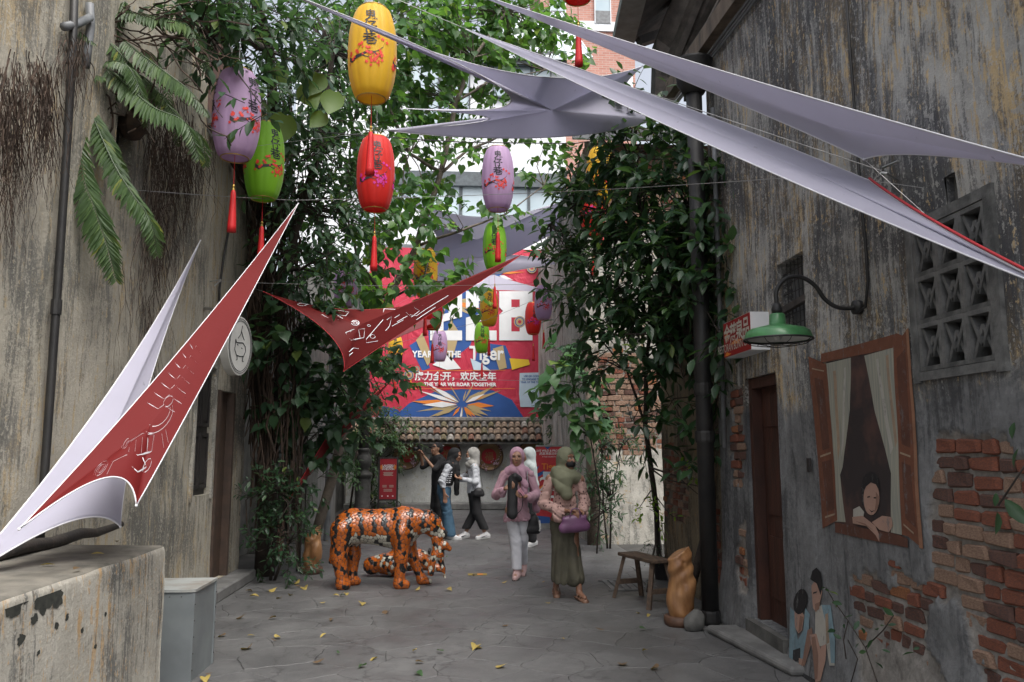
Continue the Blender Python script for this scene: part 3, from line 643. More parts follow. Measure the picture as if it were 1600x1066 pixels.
# building behind the banner
BB = thing('dark_rear_building', 'dark rendered building behind the tiger banner', 'building', (0, 24, 0))
mb = MB(); mb.b2((-5, 23.0, 0), (2.6, 26, 6.7)); mb.build('wall', M_cement_d, BB)
mb = MB(); mb.b2((-3.2, 22.6, 2.1), (2.3, 22.9, 2.32)); mb.build('ledge', M_shut, BB)

# ---------------------------------------------------------------- far buildings
YG = 36.
GB = thing('glass_office', 'white building with wide glazing and sloping metal roof behind the tree', 'building', tuple(W(700, 700, YG)*np.array((1, 1, 0))))
M_fw = mk('far_white_render', (.75, .77, .79), (.66, .69, .72), .7, scale=.4); M_fglass = mk('far_glass', (.36, .45, .5), (.48, .56, .6), .12, scale=.25); M_fdark = mk('far_dark_metal', (.09, .11, .12), (.06, .07, .08), .5)
g0, g1 = W(520, 430, YG), W(884, 92, YG)
mb = MB(); mb.b2((g0[0]-2, YG+.3, 0), (g1[0], YG+9, g1[2])); mb.build('wall', M_fw, GB)
def band(x0, x1, y0, y1, n, rows=1):
    for i in range(n):
        for j in range(rows):
            xa, xb = x0+(x1-x0)*i/n, x0+(x1-x0)*(i+1)/n; ya, yb = y0+(y1-y0)*j/rows, y0+(y1-y0)*(j+1)/rows
            p, q = W(xa, yb, YG), W(xb, ya, YG)
            m1 = MB(); m1.b2((p[0]+.06, YG+.16, p[2]+.06), (q[0]-.06, YG+.2, q[2]-.06)); pane = m1.build('window_pane', M_fglass, GB)
            m1 = MB(); t = .07
            m1.b2((p[0], YG+.1, p[2]), (p[0]+t, YG+.3, q[2])); m1.b2((q[0]-t, YG+.1, p[2]), (q[0], YG+.3, q[2])); m1.b2((p[0]+t, YG+.102, p[2]), (q[0]-t, YG+.298, p[2]+t)); m1.b2((p[0]+t, YG+.102, q[2]-t), (q[0]-t, YG+.298, q[2])); m1.build('window_frame', M_fdark, pane)
band(560, 880, 288, 345, 6); band(640, 735, 98, 192, 2, 2); band(770, 862, 98, 150, 3)
m1 = MB(); m1.b2(W(540, 286, YG-.1), W(884, 276, YG+.28)); m1.build('floor_band', M_fdark, GB)
m1 = MB(); m1.b2(W(735, 98, YG-.15), W(884, 89, YG+.28)); m1.build('eaves_gutter', M_fdark, GB)
a, b = W(775, 90, YG-.3), W(895, 52, YG+4); m1 = MB()
m1.prism([(a[0], a[1], a[2]), (b[0]+.3, a[1], a[2]), (b[0]-.6, b[1], b[2]+1.), (a[0]+.9, b[1], b[2]+1.)], (0, 0, .12)); rf = m1.build('metal_roof', mk('pale_roof_sheet', (.55, .6, .63), (.48, .53, .56), .45, scale=.5), GB)
for k in range(13):
    m1 = MB(); t = k/12; m1.bar((a[0]+(b[0]+.3-a[0])*t, a[1], a[2]+.15), (a[0]+.9+(b[0]-1.5-a[0])*t, b[1], b[2]+1.15), .06, .06); m1.build('standing_seam', MAT['pale_roof_sheet'], rf)
m1 = MB(); m1.b2(W(590, 381, YG-3), W(705, 357, YG-.1)); m1.build('white_canopy', M_fw, GB)
YT = 50.
BT = thing('brick_tower', 'tall red brick block with pale stone bands and grey window behind the rooftops', 'building', tuple(W(920, 700, YT)*np.array((1, 1, 0))))
s = NT('far_brickwork'); s.p.inputs['Roughness'].default_value = .9
bt = s.n('TexBrick', i_Scale=1.0); bt.inputs['Brick Width'].default_value = .5; bt.inputs['Row Height'].default_value = .16; bt.inputs['Mortar Size'].default_value = .014
bt.inputs['Color1'].default_value = (.36, .15, .11, 1); bt.inputs['Color2'].default_value = (.46, .22, .17, 1); bt.inputs['Mortar'].default_value = (.42, .36, .33, 1)
tcx = s.n('TexCoord'); sx = s.n('SeparateXYZ'); cx = s.n('CombineXYZ'); s.l(tcx.outputs['Object'], sx.inputs[0]); s.l(sx.outputs['X'], cx.inputs[0]); s.l(sx.outputs['Z'], cx.inputs[1]); s.l(cx.outputs[0], bt.inputs['Vector'])
s.color(s.mix(s.ramp(s.noise(s.coord(), .7, 5), [(.4, 0), (.7, .35)]), bt.outputs[0], (.5, .34, .3)))
p, q = W(846, 420, YT), W(987, -140, YT)
mb = MB(); mb.b2((p[0], YT, 0), (q[0], YT+8, q[2])); mb.build('wall', s.mat, BT)
for ya, yb in ((45, 37), (132, 121), (-60, -68)): m1 = MB(); m1.b2(W(844, ya, YT-.12), W(988, yb, YT+.02)); m1.build('stone_band', M_fw, BT)
for (xa, xb, ya, yb) in ((930, 952, 38, -30), (860, 882, 38, -30)):
    p, q = W(xa, ya, YT), W(xb, yb, YT); m1 = MB(); m1.b2((p[0], YT-.1, p[2]), (q[0], YT+.01, q[2])); wn = m1.build('window', M_fglass, BT)
    m1 = MB(); m1.b2((p[0], YT-.16, p[2]), (q[0], YT-.105, p[2]+.9)); m1.build('panel', M_pipe_g, wn)
    m1 = MB(); m1.b2((p[0]-.06, YT-.17, p[2]), (p[0]-.002, YT-.01, q[2])); m1.b2((q[0]+.002, YT-.17, p[2]), (q[0]+.06, YT-.01, q[2])); m1.build('window_frame', M_fw, wn)

# ---------------------------------------------------------------- foliage
def leaf_mat(name, dark, mid, light, rough=.38, trans=.3):
    s = NT(name); s.p.inputs['Roughness'].default_value = rough
    at = s.attr('tint'); c = s.ramp(at.outputs['Fac'], [(0, dark), (.55, mid), (.93, light), (1, (light[0]*1.9, light[1]*1.35, light[2]*.8))])
    c = s.mix(s.ramp(s.noise(s.coord(), 9, 3), [(.3, 0), (.8, .35)]), c, dark); s.color(c)
    s.translucent(s.mix(.6, c, (light[0]*1.5, light[1]*1.6, light[2])), trans); return s.mat
ML_fig = leaf_mat('fig_leaf_dark', (.016, .045, .022), (.034, .078, .033), (.08, .16, .045))
ML_bodhi = leaf_mat('heart_leaf', (.024, .075, .024), (.052, .135, .036), (.13, .26, .05), .42, .45)
ML_vine = leaf_mat('vine_leaf', (.018, .05, .026), (.038, .088, .04), (.07, .14, .05), .45, .3)
ML_small = leaf_mat('small_climber_leaf', (.018, .05, .02), (.04, .092, .034), (.09, .16, .055), .5, .3)
ML_fern = leaf_mat('fern_leaf', (.03, .06, .02), (.06, .115, .036), (.11, .17, .05), .5, .3)
ML_big = leaf_mat('broad_yellow_leaf', (.05, .11, .02), (.1, .19, .022), (.27, .23, .03), .5, .4)
ML_fall = leaf_mat('fallen_leaf', (.12, .075, .04), (.3, .2, .06), (.45, .36, .09), .7, .1)
M_bark = mk('grey_bark', (.15, .125, .1), (.085, .07, .058), .9, scale=9, bump=.7, bscale=25)
M_barkd = mk('dark_bark', (.055, .042, .033), (.028, .022, .019), .92, scale=9, bump=.8, bscale=25)
M_root = mk('aerial_root', (.075, .048, .033), (.035, .025, .02), .95, scale=12)
TPL = {'oval': ([(0, 0), (.14, .12), (.42, .225), (.7, .17), (.9, .06), (1, 0)], .35, .25), 'heart': ([(0, 0), (-.07, .2), (.1, .38), (.34, .42), (.62, .23), (.82, .06), (1, 0)], .25, .35),
       'broad': ([(0, 0), (-.06, .16), (.02, .3), (.14, .4), (.28, .45), (.42, .43), (.56, .36), (.7, .26), (.82, .15), (.92, .07), (1, 0)], .22, .55), 'thin': ([(0, 0), (.15, .07), (.5, .13), (.8, .07), (1, 0)], .4, .2)}
def leaf_tpl(kind):
    rows, fold, droop = TPL[kind]; v = []; f = []; prev = None
    for i, (t, wd) in enumerate(rows):
        z = -droop*max(t, 0)**2*.5; k = len(v)
        if wd == 0: v.append((0, t, z)); cur = (k,)
        else: v += [(-wd, t, z+wd*fold), (0, max(t, 0) if i else t, z), (wd, t, z+wd*fold)]; cur = (k, k+1, k+2)
        if prev is not None:
            if len(prev) == 1: f += [(prev[0], cur[1], cur[0]), (prev[0], cur[2], cur[1])]
            elif len(cur) == 1: f += [(prev[0], prev[1], cur[0]), (prev[1], prev[2], cur[0])]
            else: f += [(prev[0], prev[1], cur[1], cur[0]), (prev[1], prev[2], cur[2], cur[1])]
        prev = cur
    return np.array(v), f
LT = {k: leaf_tpl(k) for k in TPL}; LV = {}
def leaf_variant(kind, mat, t):
    key = (kind, mat.name, t)
    if key not in LV:
        v, f = LT[kind]; m = MB().add(v, f).mesh('leaf', mat, True); fattr(m, 'tint', [t]*len(v)); LV[key] = m
    return LV[key]
def unit(n):
    a = rng.normal(size=(n, 3)); return a/np.linalg.norm(a, axis=1, keepdims=True)
def in_frame(P):
    d = P-_c; z = d@_f; x = (d@_r)/z*F+800; y = 533-(d@_u)/z*F
    return (z > .3) & (x > -30) & (x < 1630) & (y > -30) & (y < 1096)
def leaves(root, P, D, size, kind, mat, cap=300, tmean=.4, tsd=.2, up=.75):
    """P points, D directions: each leaf an oriented blade; the cap nearest in view become parts of their own, the rest one part"""
    n = len(P); D = D/np.linalg.norm(D, axis=1, keepdims=True)
    nrm = unit(n)*(1-up)+np.array([0, -.25, 1.])*up; nrm -= D*(nrm*D).sum(1, keepdims=True); nrm /= np.linalg.norm(nrm, axis=1, keepdims=True)
    sx = np.cross(D, nrm); sz = size*rng.uniform(.6, 1.2, n); tint = np.clip(rng.normal(tmean, tsd, n), 0, 1); tint[rng.random(n) > .985] = 1
    Rm = np.stack([sx, D, nrm], -1)                # columns
    loc = np.array(root.location); dist = np.where(in_frame(P), np.linalg.norm(P-_c, axis=1), 1e6); order = dist.argsort(); solo = order[:cap]; solo = solo[dist[solo] < 1e5]
    rest = np.setdiff1d(np.arange(n), solo)
    for i in solo:
        t = round(float(tint[i])*5)/5; o = link('leaf', leaf_variant(kind, mat, t), root)
        m = Matrix.Identity(4)
        for a in range(3):
            for b in range(3): m[a][b] = Rm[i, a, b]*sz[i]
            m[a][3] = P[i, a]-loc[a]
        o.matrix_basis = m
    if len(rest):
        v, f = LT[kind]; k = len(v); VV = (np.einsum('nij,kj->nki', Rm[rest]*sz[rest, None, None], v)+P[rest, None]-loc).reshape(-1, 3)
        tri = [q for q in f]; me = bpy.data.meshes.new('foliage')
        fl = np.concatenate([np.array(q) for q in tri]); ln = np.array([len(q) for q in tri]); m = len(rest)
        allv = (fl[None]+(np.arange(m)*k)[:, None]).ravel(); alll = np.tile(ln, m)
        me.vertices.add(len(VV)); me.vertices.foreach_set('co', VV.astype(np.float32).ravel()); me.loops.add(len(allv)); me.loops.foreach_set('vertex_index', allv.astype(np.int32))
        me.polygons.add(len(alll)); me.polygons.foreach_set('loop_start', (np.cumsum(alll)-alll).astype(np.int32)); me.polygons.foreach_set('loop_total', alll.astype(np.int32))
        me.update(calc_edges=True); shade(me); fattr(me, 'tint', np.repeat(tint[rest], k)); me.materials.append(mat)
        o = link('foliage', me, root); tag(o, kind='stuff')
def sprays(clusters, limbs, twl, nl, droop=.5):
    """clusters given as (px, py, Y, rx px, ry px, rY m, count) -> leaf points and directions + twig tubes back to the nearest limb point"""
    P = []; D = []; tw = MB(); L = np.array([q for path in limbs for q in path])
    for (x, y, Y, rx, ry, rY, n) in clusters:
        c = W(x, y, Y); rad = np.array([rx*Y/F, rY, ry*Y/F])
        for _ in range(n):
            u = unit(1)[0]; o = c+u*rad*(.25+.75*rng.random()**.5)
            d = u*.8+rng.normal(size=3)*.5+(0, -.15, .15); d /= np.linalg.norm(d); l = twl*rng.uniform(.6, 1.3)
            j = np.linalg.norm(L-o, axis=1).argmin()
            if rng.random() < .35: 
                mid = (L[j]+o)/2+rng.normal(size=3)*.08+(0, 0, .06); tw.tube([L[j], mid, o], [.012, .008, .005], 4, False)
            e1 = o+d*l*.5+(0, 0, -.02); e2 = o+d*l+(0, 0, -l*droop*.35); tw.tube([o, e1, e2], [.005, .004, .002], 3, False)
            k = max(2, int(nl*rng.uniform(.7, 1.3))); a, b, _d = basis(d)
            for i in range(k):
                t = (i+.6)/k; p = o+d*l*t+(0, 0, -l*droop*.35*t*t); ang = i*2.4+rng.random()
                side = a*math.cos(ang)+b*math.sin(ang); q = side*.8+d*.6+np.array([0, 0, -droop])+rng.normal(size=3)*.2
                P.append(p+side*.01); D.append(q)
    return np.array(P), np.array(D), tw
def plant(name, label, cat, base, limbs, clusters, size, kind, mat, twl=.4, nl=8, cap=300, bark=None, droop=.5, limb_r=None, group=None, tmean=.4, tsd=.2, trunk_name='trunk', up=.75):
    root = thing(name, label, cat, tuple(base), group=group); bark = bark or M_bark
    for i, path in enumerate(limbs):
        r0, r1 = (limb_r[i] if limb_r else (.05, .015)); n = len(path)
        # smooth and roughen
        pts = []
        for a, b in zip(path, path[1:]):
            for t in np.linspace(0, 1, 5)[:-1]: pts.append(np.asarray(a)*(1-t)+np.asarray(b)*t+rng.normal(size=3)*r0*.12)
        pts.append(np.asarray(path[-1])); m1 = MB(); m1.tube(pts, list(np.linspace(r0, r1, len(pts))), 9); m1.build(trunk_name if i == 0 else 'limb', bark, root, smooth=True)
    P, D, tw = sprays(clusters, limbs, twl, nl, droop)
    if tw.n: tag(tw.build('twigs', bark, root), kind='stuff')
    leaves(root, P, D, size, kind, mat, cap, tmean, tsd, up); return root

# right-hand fig tree
l1 = [(2.24, 8.05, 0), W(1112, 800, 7.9), W(1108, 658, 7.9), W(1075, 530, 8.1), W(1047, 428, 8.3), W(1005, 350, 8.6), W(985, 250, 8.7), W(1000, 160, 8.6)]
l2 = [WZ(1032, 890), W(1022, 760, 9.4), W(1008, 664, 9.3), W(1010, 560, 9.1), W(1030, 450, 8.9), W(1080, 330, 8.3), W(1120, 250, 7.8)]
l3 = [l1[3], W(1080, 480, 7.8), W(1120, 420, 7.5), W(1150, 340, 7.3)]; l4 = [l1[5], W(950, 330, 9), W(900, 320, 9.3), W(860, 350, 9.5)]; l5 = [l2[2], W(980, 580, 9.2), W(940, 470, 9.3)]
plant('fig_tree', 'dark glossy-leaved fig tree growing against the right wall beside the drainpipe', 'tree', (2.24, 8.05, 0), [l1, l2, l3, l4, l5],
      [(1000, 225, 8.6, 80, 55, .6, 36), (1080, 285, 8.2, 95, 65, .6, 52), (955, 325, 9, 85, 55, .6, 40), (1130, 330, 7.6, 60, 75, .4, 34), (1020, 420, 8.6, 105, 75, .7, 62), (915, 430, 9.3, 70, 55, .6, 34),
       (1090, 430, 8, 85, 75, .5, 48), (1000, 530, 8.6, 80, 55, .6, 38), (1120, 455, 7.5, 60, 60, .35, 28), (1060, 590, 8.3, 50, 45, .4, 18), (960, 550, 9, 50, 50, .5, 18), (1135, 620, 7.5, 28, 26, .15, 6),
       (1000, 680, 8.8, 60, 40, .4, 10), (1180, 265, 7.2, 45, 28, .25, 12), (1085, 690, 8, 16, 60, .15, 7), (930, 260, 9, 55, 25, .4, 16), (960, 180, 8.8, 50, 40, .4, 18), (880, 390, 9.5, 40, 30, .4, 14), (1140, 480, 7.2, 40, 60, .2, 16), (1040, 340, 8.4, 110, 80, .6, 60), (985, 440, 8.9, 95, 85, .6, 60), (1075, 500, 8.1, 70, 70, .4, 40), (1030, 260, 8.5, 90, 50, .5, 40), (900, 330, 9.3, 50, 40, .4, 20), (1150, 400, 7.3, 50, 60, .25, 26)],
      .178, 'oval', ML_fig, .36, 8, 300, M_barkd, .45, [(.045, .015), (.036, .012), (.02, .008), (.018, .006), (.018, .006)], tmean=.35, tsd=.22)
# the heart-leaved tree arching over the alley
k1 = [(-2.35, 13.2, 0), W(548, 640, 13.2), W(575, 540, 13.1), W(605, 470, 13), W(650, 385, 13), W(690, 270, 13), W(712, 160, 13), W(740, 90, 13), W(790, 20, 13.4)]
k2 = [k1[5], W(730, 235, 13.4), W(800, 205, 13.8), W(880, 195, 14)]; k3 = [k1[4], W(720, 360, 12.6), W(790, 335, 12.8), W(850, 290, 13.2)]; k4 = [k1[5], W(640, 240, 12.6), W(600, 150, 12.2), W(580, 60, 12)]
k5 = [k1[6], W(760, 130, 13.2), W(850, 110, 13.8)]; k6 = [k1[3], W(660, 440, 12.2), W(730, 440, 12)]; k7 = [k1[3], W(560, 410, 12.2), W(540, 330, 12), W(550, 200, 12)]
plant('heart_leaf_tree', 'bright green heart-leaved tree arching over the alley behind the lanterns', 'tree', (-2.35, 13.2, 0), [k1, k2, k3, k4, k5, k6, k7],
      [(600, 60, 12, 90, 70, 1, 46), (720, 60, 13, 85, 70, 1, 56), (800, 45, 14, 75, 55, 1, 42), (560, 180, 12, 70, 70, .8, 44), (655, 160, 13, 50, 55, .8, 22), (620, 270, 12, 60, 60, .8, 32), (770, 185, 14, 70, 50, .8, 34), (850, 185, 14, 50, 40, .8, 20),
       (720, 255, 13, 60, 36, .6, 16), (835, 265, 13.5, 45, 36, .6, 13), (560, 330, 12, 60, 60, .8, 34), (640, 340, 12, 55, 45, .6, 20), (720, 345, 12.5, 65, 36, .6, 13), (655, 435, 11.6, 55, 45, .5, 20), (715, 450, 12, 42, 45, .5, 13),
       (560, 420, 11.6, 65, 55, .6, 30), (790, 330, 13, 36, 26, .4, 7), (600, 590, 13, 36, 36, .4, 9), (910, 105, 13, 25, 18, .3, 6), (870, 20, 14.5, 30, 20, .5, 6), (660, 25, 12.4, 60, 40, .8, 26), (560, 510, 12.6, 40, 40, .4, 12), (640, 110, 13.5, 90, 100, .8, 80), (760, 80, 14.2, 100, 70, .8, 80), (600, 30, 12.6, 110, 50, .8, 60), (720, 20, 13.6, 120, 40, .8, 60), (620, 200, 13, 70, 60, .6, 36), (850, 30, 14.6, 50, 30, .6, 20)],
      .17, 'heart', ML_bodhi, .42, 7, 300, M_bark, .75, [(.085, .025), (.03, .01), (.028, .008), (.035, .01), (.025, .008), (.022, .008), (.03, .01)], tmean=.5, tsd=.25, up=.55)
# vine-clad fig on the left wall
v1 = [(-2.45, 10.6, 0), W(418, 700, 10.4), W(408, 560, 10.4), W(415, 430, 10.3), W(440, 320, 10), W(430, 200, 9.4), W(420, 80, 8.4), W(400, -20, 7.6)]
v2 = [v1[1], W(438, 600, 10.2), W(436, 450, 10.1), W(470, 330, 9.8), W(500, 230, 9.5), W(520, 80, 9.4)]; v3 = [v1[6], W(380, 60, 7.4), W(330, 60, 6.7)]; v4 = [v1[3], W(470, 420, 9.8), W(510, 400, 9.6)]
v5 = [v1[1], W(400, 600, 10.3), W(392, 470, 10.35), W(400, 380, 10.3)]
VT = plant('vine_clad_tree', 'dark vine-clad tree with tangled trunks against the cream left building', 'tree', (-2.45, 10.6, 0), [v1, v2, v3, v4, v5],
      [(420, 55, 7.6, 85, 55, .6, 54), (480, 150, 9, 65, 65, .7, 46), (465, 250, 9.2, 50, 60, .6, 36), (500, 330, 9.6, 55, 60, .6, 36), (455, 390, 9.6, 40, 50, .5, 20), (335, 55, 6.6, 45, 45, .35, 26), (525, 60, 9.5, 55, 60, .6, 40), (500, 430, 9.7, 55, 45, .5, 26),
       (345, 10, 6.4, 60, 22, .3, 16), (540, 250, 10, 45, 55, .5, 28), (300, 5, 6.2, 40, 20, .2, 10), (385, 130, 7.0, 20, 30, .2, 7), (440, 180, 8.6, 40, 40, .3, 16), (395, 170, 6.3, 16, 22, .1, 3), (480, 520, 10.2, 50, 30, .4, 14), (500, 110, 10.5, 80, 110, .8, 90), (470, 300, 10.4, 70, 110, .6, 80), (540, 340, 10.8, 60, 100, .6, 60), (390, 40, 7.2, 80, 40, .4, 40), (560, 130, 11, 60, 110, .7, 60)],
      .14, 'oval', ML_vine, .34, 8, 300, M_barkd, .5, [(.13, .04), (.09, .03), (.05, .015), (.03, .01), (.07, .03)], tmean=.36, tsd=.2)
m1 = MB()
for i in range(150):      # ropes of aerial root wrapped about the trunks
    x0 = rng.uniform(392, 470); y0 = rng.uniform(150, 600); Y = rng.uniform(9.9, 10.5); pts = []
    for k in range(7): pts.append(W(x0+rng.normal()*5-k*.5, y0+k*rng.uniform(25, 50), Y)+rng.normal(size=3)*.02)
    m1.tube([q for q in pts if q[2] > 0.01] or pts[:2], rng.uniform(.004, .014), 4, False)
tag(m1.build('aerial_roots', M_root, VT), kind='stuff')
for (x, y, s_, a) in ((498, 132, .27, .3), (478, 150, .3, -.4), (522, 160, .28, .2), (430, 118, .24, -.6), (446, 200, .33, .15), (505, 190, .22, .6), (412, 60, .22, .8)):
    o = link('broad_leaf', leaf_variant('broad', ML_big, .9 if (x, y) == (446, 195) else round(random.uniform(.1, .6), 1)), VT); p = W(x, y-s_*60, 8.0)
    place(o, p); o.scale = (s_,)*3; o.rotation_euler = (R(-78)+random.uniform(-.2, .2), a, random.uniform(-.4, .4))
# shrubs on the left
plant('broadleaf_shrub', 'leafy green shrub with pointed heart leaves under the red sail', 'shrub', (-2.1, 10.9, 0), [[(-2.1, 10.9, 0), W(470, 700, 10.6), W(480, 600, 10.3), W(470, 520, 10)], [W(480, 640, 10.4), W(530, 600, 10.8), W(560, 560, 11)]],
      [(445, 540, 9.8, 45, 45, .4, 18), (500, 580, 10.2, 55, 55, .5, 30), (475, 505, 9.9, 55, 35, .4, 18), (560, 565, 11, 50, 50, .6, 24), (545, 640, 11.2, 60, 45, .5, 26), (480, 650, 10.6, 55, 45, .4, 24), (500, 700, 10.8, 50, 40, .4, 16), (440, 620, 10.3, 40, 40, .3, 14)],
      .16, 'heart', ML_vine, .34, 7, 300, M_barkd, .6, [(.03, .01), (.015, .006)], tmean=.5, trunk_name='stem')
plant('low_bush', 'low dark bush at the foot of the cream left wall', 'bush', (-2.3, 10.2, 0), [[(-2.3, 10.2, 0), W(432, 840, 10.1), W(435, 770, 10)], [(-2.25, 10.2, 0), W(450, 850, 10.1), W(460, 790, 10.2)]],
      [(430, 775, 9.9, 36, 45, .25, 36), (448, 835, 9.9, 38, 40, .25, 32), (412, 840, 9.9, 22, 50, .15, 14), (470, 765, 10.3, 35, 40, .3, 22), (415, 760, 9.9, 25, 30, .2, 12), (455, 885, 9.8, 30, 14, .2, 12)],
      .085, 'oval', ML_vine, .2, 8, 300, M_barkd, .3, [(.02, .006)]*2, tmean=.4, trunk_name='stem')
# climbers round the lamp post and over the end wall
plant('climbing_ivy', 'small-leaved climber covering the wall behind the lamp post', 'climber', (-2.75, 20.6, 0), [[(-2.75, 20.6, 0), W(560, 700, 20.4), W(570, 600, 19.6)], [(-2.4, 20.8, 0), W(590, 720, 20.8), W(600, 660, 20.6)]],
      [(590, 700, 20.4, 48, 50, .5, 100), (555, 590, 18.5, 55, 60, .6, 70), (608, 662, 20.7, 36, 26, .4, 46), (540, 700, 18, 26, 60, .4, 40), (575, 770, 20.6, 18, 34, .3, 22), (545, 640, 18, 40, 50, .5, 50), (625, 690, 20.9, 26, 30, .2, 26), (600, 780, 20.8, 16, 18, .2, 12)],
      .12, 'oval', ML_small, .3, 9, 160, M_barkd, .4, [(.03, .01)]*2, tmean=.42, trunk_name='stem')
plant('hanging_creeper', 'mossy creeper hanging on the far right wall beside the banner', 'climber', (2.15, 19.6, 0), [[(2.15, 19.6, 0), W(905, 700, 19), W(898, 560, 18.6), W(905, 450, 18)], [(2.1, 20.2, 0), W(880, 690, 19.8), W(875, 640, 19.6)]],
      [(892, 560, 18.6, 34, 60, .4, 62), (880, 650, 19.4, 40, 36, .4, 56), (902, 470, 18, 34, 50, .4, 40), (870, 690, 20.2, 26, 16, .3, 22), (905, 380, 17, 26, 50, .3, 24), (905, 610, 17, 20, 40, .3, 24)],
      .13, 'oval', ML_small, .3, 9, 120, M_barkd, .5, [(.03, .01)]*2, tmean=.35, trunk_name='stem')
plant('slender_shrub', 'slender upright shrub growing by the corner post of the ruined house', 'shrub', (2.38, 13.0, 0), [[(2.38, 13.0, 0), W(943, 800, 12.9), W(940, 700, 12.8), W(945, 640, 12.8)], [(2.42, 13.0, 0), W(955, 780, 12.9), W(970, 700, 12.8)]],
      [(938, 790, 12.8, 24, 50, .25, 40), (958, 715, 12.8, 30, 40, .25, 24), (930, 740, 12.8, 18, 30, .2, 12), (940, 660, 12.7, 18, 30, .2, 8), (985, 690, 12.9, 25, 25, .2, 10)],
      .12, 'thin', ML_vine, .26, 9, 160, M_barkd, .35, [(.018, .005)]*2, tmean=.4, trunk_name='stem')
plant('sapling', 'young sapling with pale heart leaves in front of the hanging creeper', 'sapling', (2.1, 12.4, 0), [[(2.1, 12.4, 0), W(938, 780, 12.2), W(922, 680, 11.9), W(905, 620, 11.7), W(893, 580, 11.7)]],
      [(912, 655, 11.6, 30, 36, .25, 13), (888, 592, 11.7, 42, 30, .25, 12), (880, 555, 11.8, 26, 18, .2, 5), (868, 640, 12, 22, 16, .2, 4)],
      .22, 'heart', leaf_mat('sapling_leaf', (.035, .1, .045), (.06, .15, .06), (.11, .22, .08), .45, .35), .3, 6, 200, M_barkd, .7, [(.014, .005)], tmean=.55, trunk_name='stem')
plant('lime_seedling', 'thin seedling with lime-green leaves beside the wooden bench', 'plant', (2.1, 9.1, 0), [[(2.1, 9.1, 0), W(1024, 850, 8.9), W(1022, 770, 8.9), W(1014, 730, 8.8)]],
      [(1000, 790, 8.8, 28, 20, .12, 5), (1030, 800, 8.8, 22, 24, .1, 4), (1085, 750, 8.2, 14, 40, .1, 5)], .075, 'oval', leaf_mat('lime_leaf', (.07, .14, .02), (.14, .26, .03), (.25, .4, .04), .45, .5), .22, 6, 120, M_barkd, .3, [(.01, .004)], tmean=.5, trunk_name='stem')
plant('wall_weed', 'small weed with sparse leaves growing out of the bare bricks', 'weed', (2.4, 5.0, 0), [[WX(1372, 1066, 2.4), WX(1350, 1010, 2.36), WX(1325, 970, 2.34), WX(1292, 925, 2.34)], [WX(1350, 1010, 2.36), WX(1380, 985, 2.34), WX(1395, 960, 2.33)]], [], .05, 'oval', ML_vine, cap=0, bark=M_barkd, limb_r=[(.005, .002)]*2, trunk_name='stem') if False else None
WEED = thing('wall_weed', 'sparse weed growing out of the bare bricks under the painted window', 'weed', (2.42, 4.7, .0))
for path in ([(1372, 1070), (1352, 1012), (1325, 970), (1302, 938), (1290, 918)], [(1352, 1012), (1380, 985), (1396, 962)], [(1325, 970), (1318, 1000), (1322, 1030)], [(1330, 1066), (1340, 1030), (1325, 1000)]):
    m1 = MB(); m1.tube([WX(x, y, 2.36) for x, y in path], .0035, 5); m1.build('stem', M_barkd, WEED, smooth=True)
P = np.array([WX(x+random.uniform(-3, 3), y, 2.33+random.uniform(-.03, .03)) for x, y in ((1290, 918), (1297, 924), (1310, 930), (1302, 940), (1316, 945), (1330, 962), (1322, 975), (1345, 970), (1372, 985), (1382, 978), (1396, 962), (1400, 976), (1350, 990), (1362, 1000), (1340, 1005), (1352, 1018), (1304, 985), (1312, 998), (1380, 1045), (1436, 1012), (1432, 1020), (1392, 1020))])
leaves(WEED, P, np.stack([rng.normal(-.6, .4, len(P)), rng.normal(0, .8, len(P)), rng.normal(0, .5, len(P))], 1), .062, 'oval', ML_vine, 300, .5, .2, .3)
NEAR = thing('overhanging_sprig', 'sprig with large dark leaves reaching in front of the bare brick wall', 'sprig', tuple(WX(1640, 720, 2.2)))
m1 = MB(); m1.tube([WX(1650, 690, 2.2), WX(1600, 730, 2.15), WX(1560, 790, 2.1)], .004, 5); m1.build('stem', M_barkd, NEAR, smooth=True)
for (x, y, Y, d, s_) in ((1585, 660, 3.1, (-.3, 0, -.9), .09), (1592, 700, 3.1, (-.4, 0, -.8), .09), (1570, 780, 3.1, (.5, -.2, -.7), .17), (1556, 770, 3.1, (-.1, 0, -1), .05), (1558, 800, 3.1, (-.05, 0, -1), .08), (1600, 740, 3.05, (.6, -.1, -.4), .1)):
    leaves(NEAR, np.array([W(x, y, Y)]), np.array([d], float), s_, 'oval', ML_fig, 300, .45, .1, .2)

